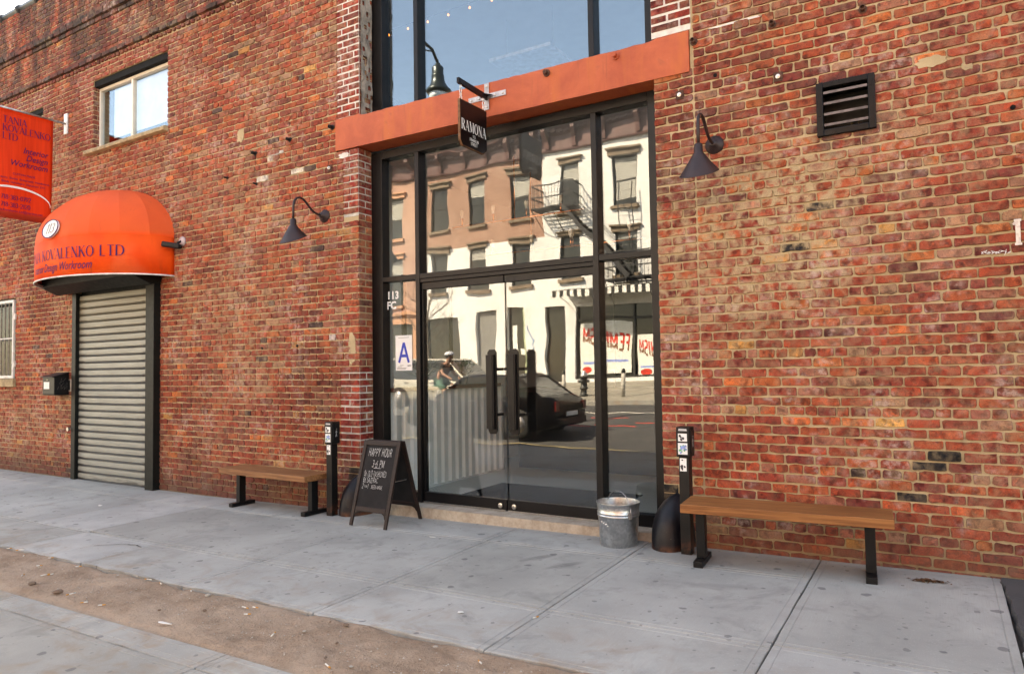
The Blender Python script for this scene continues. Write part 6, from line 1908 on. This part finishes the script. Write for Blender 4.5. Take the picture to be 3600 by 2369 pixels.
plain('tan_brick_building', 'tan brick row building adjoining the white one across the road', -4.198, 6.0, 10.2, M_SBRICK, M_BROWNST, ((4.6, 6.6), (7.6, 9.5)), 2.4, 5, None)
plain('rust_brick_building', 'rust coloured row building beyond the tan one across the road', 6.002, 18.0, 9.4, M_BBRICK, M_PEACH, ((4.6, 6.6), (7.2, 8.9)), 2.4, 6, None)

# fire escape
fe = thing('fire_escape', 'black iron fire escape zigzagging down the white painted facade', 'fire escape', (-12.0, YB, 4.7))
M_FE = simple('black iron', (0.02, 0.02, 0.022), 0.5, var=0.2)
def platform(x0, x1, z, dep=0.95, nb=12):
    p_ = MB()
    n = 9
    for i in range(n):
        y = YB + 0.06 + dep * i / (n - 1); p_.bar((x0, y, z), (x1, y, z), 0.035, 0.03)
    for x in (x0, (x0 + x1) / 2, x1):
        p_.bar((x, YB, z - 0.03), (x, YB + dep + 0.06, z - 0.03), 0.04, 0.03)
        p_.bar((x, YB, z - 0.85), (x, YB + dep, z - 0.04), 0.025, 0.025)
    o = p_.build('platform', M_FE, fe); o.matrix_parent_inverse = Matrix.Translation((12.0, -YB, -4.7))
    r_ = MB()
    for zz in (0.45, 0.92):
        r_.bar((x0, YB + dep, z + zz), (x1, YB + dep, z + zz), 0.03, 0.045); r_.bar((x0, YB, z + zz), (x0, YB + dep, z + zz), 0.03, 0.045); r_.bar((x1, YB, z + zz), (x1, YB + dep, z + zz), 0.03, 0.045)
    for i in range(nb + 1):
        x = x0 + (x1 - x0) * i / nb; r_.bar((x, YB + dep, z), (x, YB + dep, z + 0.92), 0.016, 0.016)
    for x in (x0, x1):
        for i in range(1, 6):
            y = YB + dep * i / 6; r_.bar((x, y, z), (x, y, z + 0.92), 0.016, 0.016)
    o = r_.build('railing', M_FE, fe); o.matrix_parent_inverse = Matrix.Translation((12.0, -YB, -4.7))
platform(-14.0, -12.15, 7.85); platform(-10.9, -7.6, 4.72, nb=20)
st = MB()
A_, B_2 = Vector((-12.6, YB + 0.75, 7.85)), Vector((-9.9, YB + 0.75, 4.75))
for dy in (-0.28, 0.28):
    o_ = Vector((0, dy, 0)); st.bar(A_ + o_, B_2 + o_, 0.03, 0.16)
    st.bar(A_ + o_ + Vector((0, 0, .8)), B_2 + o_ + Vector((0, 0, .8)), 0.025, 0.025)
for i in range(13):
    p_ = A_.lerp(B_2, (i + 0.5) / 13); st.box(p_.x - 0.11, p_.x + 0.11, p_.y - 0.28, p_.y + 0.28, p_.z - 0.012, p_.z + 0.012)
o = st.build('stair', M_FE, fe); o.matrix_parent_inverse = Matrix.Translation((12.0, -YB, -4.7))
ld = MB()
for x in (-10.45, -9.95):
    ld.tube([(x, YB + 0.35, 4.75), (x, YB + 0.35, 8.55)], 0.02, 6)
for i in range(11):
    ld.tube([(-10.45, YB + 0.35, 5.0 + i * 0.32), (-9.95, YB + 0.35, 5.0 + i * 0.32)], 0.014, 6)
o = ld.build('ladder', M_FE, fe); o.matrix_parent_inverse = Matrix.Translation((12.0, -YB, -4.7))

# hydrant and bollards on the far pavement
def far_z(y):
    return zf + 0.12 + (-y - 12.95) / (19.5 - 12.95) * (0.80 - zf - 0.12)
hy = thing('fire_hydrant', 'black fire hydrant with silver bonnet between bollards on the far kerb', 'hydrant', (-9.74, -14.3, far_z(-14.3)))
M_HYB = simple('black hydrant paint', (0.02, 0.022, 0.02), 0.45); M_HYS = simple('silver hydrant paint', (0.50, 0.50, 0.50), 0.35, 0.6)
hb = MB().lathe([(0, 0), (0.15, 0), (0.15, 0.05), (0.11, 0.06), (0.11, 0.20), (0.14, 0.22), (0.14, 0.25), (0.11, 0.27), (0.11, 0.58), (0.14, 0.60), (0.14, 0.64), (0, 0.64)], n=20).build('barrel', M_HYB, hy, True)
MB().lathe([(0.14, 0.641), (0.13, 0.68), (0.10, 0.75), (0.05, 0.79), (0.05, 0.83), (0.03, 0.85), (0, 0.85)], n=20).build('bonnet', M_HYS, hy, True)
for a in (0, 90, 180):
    MB().tube([(0.09 * math.cos(R(a)), 0.09 * math.sin(R(a)), 0.47), (0.19 * math.cos(R(a)), 0.19 * math.sin(R(a)), 0.47)], [0.05, 0.055], 12).build('nozzle', M_HYB, hy, True)
M_BOL = simple('pale bollard paint', (0.46, 0.44, 0.40), 0.7, var=0.2, dirt=(0.2, 0.08, 0.04), dirt_amt=0.5)
for x, y, lab in ((-10.46, -14.25, 'grey steel bollard standing opposite the dark shop door'), (-9.2, -14.2, 'grey steel bollard close beside the fire hydrant'), (-8.28, -13.9, 'grey steel bollard farthest from the fire hydrant')):
    t = thing('bollard', lab, 'bollard', (x, y, far_z(y)), 0, 'bollards round the hydrant')
    MB().lathe([(0, 0), (0.075, 0), (0.075, 0.72), (0, 0.72)], n=16).build('pipe', M_BOL, t, True); MB().lathe([(0.075, 0.721), (0.075, 0.80), (0.05, 0.85), (0, 0.87)], n=16).build('cap', M_HYB, t, True)

# young bare street tree
tr_ = thing('bare_tree', 'young leafless street tree before the brown brick building', 'tree', (-15.6, -13.7, far_z(-13.7)))
tk = MB(); r_ = random.Random(14)
tk.tube([(0, 0, 0), (0.03, 0.02, 1.2), (0.0, 0.03, 2.4), (0.05, 0, 3.4)], [0.07, 0.06, 0.045, 0.03], 8)
tk.build('trunk', simple('grey bark', (0.16, 0.13, 0.10), 0.9, var=0.3, bump=0.4), tr_, True)
cw = MB()
def twig(p, d, L, r, lv):
    q = p + d * L
    cw.tube([p, p.lerp(q, .5) + Vector((r_.uniform(-.05, .05), r_.uniform(-.05, .05), .02)) * L, q], [r, r * .8, r * .5], 5)
    if lv:
        for _ in range(3):
            t_ = r_.uniform(.35, 1.0)
            nd = (d + Vector((r_.uniform(-.8, .8), r_.uniform(-.8, .8), r_.uniform(-.2, .6)))).normalized()
            twig(p.lerp(q, t_), nd, L * r_.uniform(.5, .75), r * .5, lv - 1)
for i in range(9):
    a = i * 2.4; twig(Vector((0.02, 0.02, 1.8 + i * 0.18)), Vector((math.cos(a), math.sin(a), .7)).normalized(), 1.0, 0.018, 3)
cw.build('crown', simple('twig bark', (0.14, 0.10, 0.075), 0.9), tr_)

# bishop's crook street lamp over our pavement
sp_ = thing('street_lamp', 'dark green street lamp with bell shaped head on a curved arm', 'street lamp', (-9.9, -6.3, gz(-9.9, -6.1)))
M_SLG = simple('dark green cast iron', (0.013, 0.017, 0.015), 0.35, 0.2, var=0.2)
pole = MB().lathe([(0, 0), (0.22, 0), (0.22, 0.25), (0.15, 0.5), (0.11, 0.9), (0.085, 1.2), (0.07, 6.0), (0.055, 9.3), (0, 9.3)], n=16).build('pole', M_SLG, sp_, True)
zt = 8.72
MB().tube([(0, 0, 9.1), (0, -0.15, 9.15), (0, -0.45, 9.05), (0, -0.66, zt + 0.08)], 0.035, 8).tube([(0, 0, 8.75), (0, -0.2, 8.95), (0, -0.42, 9.0)], 0.022, 8).build('arm', M_SLG, sp_, True)
bell = MB().lathe([(0, 0.16), (0.02, 0.16), (0.03, 0.08), (0.06, 0.06), (0.06, 0.0), (0.13, -0.02), (0.145, -0.06), (0.145, -0.20), (0.16, -0.21), (0.16, -0.24), (0.155, -0.26), (0.175, -0.38), (0.22, -0.48), (0.28, -0.55), (0.30, -0.60), (0.27, -0.64), (0, -0.62)], (0, -0.66, zt), 28).build('bell', M_SLG, sp_, True)
MB().lathe([(0.24, -0.641), (0.22, -0.75), (0.12, -0.84), (0, -0.86)], (0, -0.66, zt), 24).build('globe', simple('frosted globe', (0.6, 0.62, 0.62), 0.3), bell, True)

# ------------------------------------------------------------------ cars and the cyclist
def car(name, lab, loc, rz, L, Wd, H, paint, hatch, cat='car'):
    c = thing(name, lab, cat, loc, rz)
    hw = Wd / 2
    # stations nose (x=0) to tail (x=L): bottom, belt height, half width factor
    stn = [(0.0, 0.30, 0.58, 0.80), (0.10, 0.22, 0.66, 0.90), (0.30 * L / 4, 0.20, 0.74, 0.97), (1.1 * L / 4, 0.20, 0.86, 1.0), (2.0 * L / 4, 0.20, 0.90, 1.0), (3.0 * L / 4, 0.20, 0.93, 1.0), (3.75 * L / 4, 0.22, 0.93, 0.97), (L - 0.06, 0.26, 0.86, 0.90), (L, 0.34, 0.72, 0.84)]
    b = MB(); sec = [(-1, 0.15), (-1.0, 0.75), (-0.94, 0.97), (-0.80, 1.0), (0.80, 1.0), (0.94, 0.97), (1.0, 0.75), (1, 0.15), (0.9, 0.0), (-0.9, 0.0)]
    n = len(sec)
    for x, zb, zt_, wf in stn:
        for u, v in sec:
            b.v.append((x, u * hw * wf, zb + (zt_ - zb) * v))
    for i in range(len(stn) - 1):
        for j in range(n):
            k_ = (j + 1) % n; b.f.append((i * n + j, i * n + k_, (i + 1) * n + k_, (i + 1) * n + j))
    b.f += [tuple(range(n))[::-1], tuple((len(stn) - 1) * n + j for j in range(n))]
    body = b.build('body', paint, c, True)
    smooth_by_angle(body, 50)
    # glasshouse
    xa, xb = 0.95 * L / 4, (3.72 if hatch else 3.85) * L / 4
    ra, rb = 1.7 * L / 4, (3.05 if hatch else 3.55) * L / 4
    zb, zr = 0.87, H
    g = MB()
    lo = [(xa, -hw * .92), (xb, -hw * .92), (xb, hw * .92), (xa, hw * .92)]; hi = [(ra, -hw * .74), (rb, -hw * .74), (rb, hw * .74), (ra, hw * .74)]
    g.add([(x, y, zb) for x, y in lo] + [(x, y, zr - 0.05) for x, y in hi], [(0, 1, 5, 4), (1, 2, 6, 5), (2, 3, 7, 6), (3, 0, 4, 7)])
    g.build('glasshouse', M_WIN, c)
    rf = MB(); rf.hexa([(ra - .06, -hw * .77, zr - .06), (rb + .06, -hw * .77, zr - .06), (rb + .06, hw * .77, zr - .06), (ra - .06, hw * .77, zr - .06), (ra + .12, -hw * .66, zr), (rb - .10, -hw * .66, zr), (rb - .10, hw * .66, zr), (ra + .12, hw * .66, zr)])
    for s in (-1, 1):
        for (x0, x1) in ((xa, ra), ((xa + xb) / 2 + .05, (ra + rb) / 2 + .05), (xb, rb)):
            rf.bar((x0, s * hw * .925, zb - .02), (x1, s * hw * .75, zr - .05), 0.05, 0.07, (1, 0, 0))
    rf.build('roof', paint, c, bevel=0.02)
    for x in (0.78 * L / 4, 3.15 * L / 4):
        for s in (-1, 1):
            w = MB().lathe([(0.18, -0.10), (0.29, -0.10), (0.32, -0.07), (0.32, 0.07), (0.29, 0.10), (0.18, 0.10)], n=22, caps=False).xform(Matrix.Translation((x, s * (hw - .07), 0.32)) @ Matrix.Rotation(R(90), 4, 'X')).build('tyre', simple('tyre rubber', (0.018, 0.018, 0.018), 0.8), c, True)
            MB().lathe([(0, 0), (0.19, 0.0), (0.19, 0.03), (0.05, 0.045), (0, 0.05)], n=18).xform(Matrix.Translation((x, s * (hw + .0), 0.32)) @ Matrix.Rotation(R(90 if s < 0 else -90), 4, 'X')).build('rim', M_STEEL, w, True)
    for s in (-1, 1):
        MB().box(L - .03, L + .012, s * hw * .80 - .09, s * hw * .80 + .09, .62, .82).build('tail_light', simple('red lens', (0.10, 0.006, 0.006), 0.3), c)
        MB().box(-.012, .10, s * hw * .70 - .13, s * hw * .70 + .13, .52, .64).build('headlight', M_CHROME, c)
        for x in (1.95, 2.85):
            MB().box(x * L / 4, x * L / 4 + .16, s * (hw + .001) if s > 0 else -hw - .018, s * hw + .018 if s > 0 else -hw - .001, .80, .83).build('door_handle', M_CHROME, c)
    MB().box(L - .02, L + .02, -.26, .26, .50, .60).build('number_plate', M_WHITE, c)
    MB().box(L - .10, L + .05, -hw * .80, hw * .80, .30, .46).build('bumper', paint, c, bevel=0.02)
M_BLKCAR = NT('black car paint').done((0.004, 0.004, 0.0045), 0.2, 0, 0.25)
M_TANCAR = NT('champagne car paint').done((0.50, 0.47, 0.40), 0.25, 0.35, 0.6)
car('parked_hatchback', 'black hatchback parked at the kerb on the same side as the brick building', (-10.95, -7.55, road_z(-7.55)), 0, 4.1, 1.70, 1.40, M_BLKCAR, True)
car('parked_wagon', 'champagne coloured estate car parked along the far kerb', (-10.9, -11.75, road_z(-11.75)), math.pi, 4.7, 1.75, 1.55, M_TANCAR, False)

# bicycle and rider
gx, gy = -12.15, -10.1
gz0 = road_z(gy)
bi = thing('bicycle', 'white framed bicycle ridden along the street', 'bicycle', (gx, gy, gz0))
M_BIK = simple('white bicycle paint', (0.70, 0.70, 0.68), 0.4); M_TYR = simple('bicycle tyre', (0.02, 0.02, 0.02), 0.8)
for x in (-0.5, 0.5):
    w = MB().tube([(x + 0.34 * math.cos(2 * math.pi * j / 28), 0, 0.35 + 0.34 * math.sin(2 * math.pi * j / 28)) for j in range(29)], 0.016, 6, False).build('wheel', M_TYR, bi, True)
    sp2 = MB()
    for j in range(14):
        a = 2 * math.pi * j / 14; sp2.bar((x, 0, 0.35), (x + 0.33 * math.cos(a), 0, 0.35 + 0.33 * math.sin(a)), 0.003, 0.003)
    sp2.build('spokes', M_STEEL, w)
f_ = MB()
for a, b in (((-0.5, 0.35), (-0.16, 0.86)), ((-0.5, 0.35), (-0.08, 0.30)), ((-0.08, 0.30), (-0.18, 0.92)), ((-0.16, 0.84), (0.36, 0.88)), ((-0.08, 0.30), (0.38, 0.80)), ((0.36, 0.95), (0.50, 0.35))):
    f_.tube([(a[0], 0, a[1]), (b[0], 0, b[1])], 0.016, 8)
f_.build('frame', M_BIK, bi, True)
MB().tube([(0.36, -0.24, 1.02), (0.40, -0.1, 1.0), (0.37, 0, 0.97), (0.40, 0.1, 1.0), (0.36, 0.24, 1.02)], 0.012, 8).build('handlebar', M_TYR, bi, True)
MB().hexa([(-0.32, -0.07, 0.92), (-0.08, -0.025, 0.92), (-0.08, 0.025, 0.92), (-0.32, 0.07, 0.92), (-0.32, -0.06, 0.96), (-0.08, -0.02, 0.96), (-0.08, 0.02, 0.96), (-0.32, 0.06, 0.96)]).build('saddle', M_TYR, bi, bevel=0.01)
MB().tube([(-0.08, -0.09, 0.42), (-0.08, -0.03, 0.30), (-0.08, 0.03, 0.30), (-0.08, 0.09, 0.18)], 0.01, 6).build('crank', M_STEEL, bi)

def skin(name, joints, edges, m, parent, sub=2):
    me = bpy.data.meshes.new(name)
    me.from_pydata([j[0] for j in joints], edges, [])
    me.materials.append(m)
    o = link(name, me, parent)
    sk_ = o.modifiers.new('skin', 'SKIN'); sk_.use_smooth_shade = True
    ss = o.modifiers.new('sub', 'SUBSURF'); ss.levels = sub; ss.render_levels = sub
    if not me.skin_vertices:
        me.attributes  # the modifier adds the layer below
    lay = me.skin_vertices[0].data if me.skin_vertices else None
    if lay is None:
        bm_ = __import__('bmesh').new(); bm_.from_mesh(me); bm_.verts.layers.skin.verify(); bm_.to_mesh(me); bm_.free(); lay = me.skin_vertices[0].data
    for i, j in enumerate(joints):
        lay[i].radius = j[1]; lay[i].use_root = (i == 0)
    return o
M_SKIN = simple('skin', (0.42, 0.22, 0.15), 0.6, var=0.06); M_TEE = simple('dark tee shirt', (0.035, 0.035, 0.035), 0.85); M_SHO = simple('green shorts', (0.10, 0.22, 0.17), 0.8); M_HEL = simple('white blue helmet', (0.62, 0.64, 0.70), 0.35); M_SHOE = simple('dark shoes', (0.03, 0.03, 0.03), 0.7)
pe = thing('person', 'cyclist in dark tee shirt, green shorts and white helmet riding the white bicycle', 'person', (gx, gy, gz0))
J = [((-0.20, 0, 1.02), (.13, .12)), ((-0.12, 0, 1.20), (.12, .11)), ((-0.02, 0, 1.40), (.14, .11)), ((0.06, 0, 1.50), (.07, .07)), ((0.10, 0, 1.56), (.05, .05)), ((0.14, 0, 1.64), (.075, .085)), ((0.16, 0, 1.74), (.085, .09)), ((0.16, 0, 1.80), (.05, .06)),
     ((0.01, -0.17, 1.44), (.06, .06)), ((0.10, -0.24, 1.22), (.045, .045)), ((0.30, -0.23, 1.08), (.034, .034)), ((0.36, -0.22, 1.04), (.03, .03)),
     ((0.01, 0.17, 1.44), (.06, .06)), ((0.10, 0.24, 1.22), (.045, .045)), ((0.30, 0.23, 1.08), (.034, .034)), ((0.36, 0.22, 1.04), (.03, .03)),
     ((-0.17, -0.09, 0.98), (.09, .09)), ((0.16, -0.11, 0.84), (.07, .07)), ((0.00, -0.11, 0.50), (.05, .05)), ((-0.06, -0.11, 0.45), (.035, .035)), ((0.08, -0.11, 0.41), (.032, .025)),
     ((-0.17, 0.09, 0.98), (.09, .09)), ((0.10, 0.11, 0.66), (.07, .07)), ((-0.08, 0.11, 0.27), (.05, .05)), ((-0.12, 0.11, 0.21), (.035, .035)), ((0.02, 0.11, 0.18), (.032, .025))]
E_ = [(0, 1), (1, 2), (2, 3), (3, 4), (4, 5), (5, 6), (6, 7), (2, 8), (8, 9), (9, 10), (10, 11), (2, 12), (12, 13), (13, 14), (14, 15), (0, 16), (16, 17), (17, 18), (18, 19), (19, 20), (0, 21), (21, 22), (22, 23), (23, 24), (24, 25)]
skin('body', J, E_, M_SKIN, pe)
gr = lambda i, q: (J[i][0], (J[i][1][0] + q, J[i][1][1] + q))
mid = lambda i, j, t, r: (tuple(Vector(J[i][0]).lerp(Vector(J[j][0]), t)), (r, r))
skin('tee_shirt', [gr(0, .012), gr(1, .015), gr(2, .016), mid(2, 3, .7, .085), gr(8, .014), mid(8, 9, .6, .064), gr(12, .014), mid(12, 13, .6, .064)], [(0, 1), (1, 2), (2, 3), (2, 4), (4, 5), (2, 6), (6, 7)], M_TEE, pe)
skin('shorts', [((-0.20, 0, 1.0), (.145, .14)), gr(16, .015), mid(16, 17, .8, .095), gr(21, .015), mid(21, 22, .8, .095)], [(0, 1), (1, 2), (0, 3), (3, 4)], M_SHO, pe)
MB().lathe([(0.115, 0.0), (0.118, 0.03), (0.10, 0.075), (0.06, 0.105), (0, 0.115)], (0.15, 0, 1.75), 18, sx=1.2).build('helmet', M_HEL, pe, True)
MB().hexa([(0.245, -.012, 1.66), (0.262, -.006, 1.665), (0.262, .006, 1.665), (0.245, .012, 1.66), (0.222, -.008, 1.71), (0.235, -.005, 1.71), (0.235, .005, 1.71), (0.222, .008, 1.71)]).build('nose', M_SKIN, pe)
MB().lathe([(0.0, -0.10), (0.085, -0.08), (0.10, 0.0), (0.09, 0.03)], (0.125, 0, 1.745), 14, sx=0.95).build('hair', simple('dark hair', (0.02, 0.014, 0.01), 0.8), pe, True)
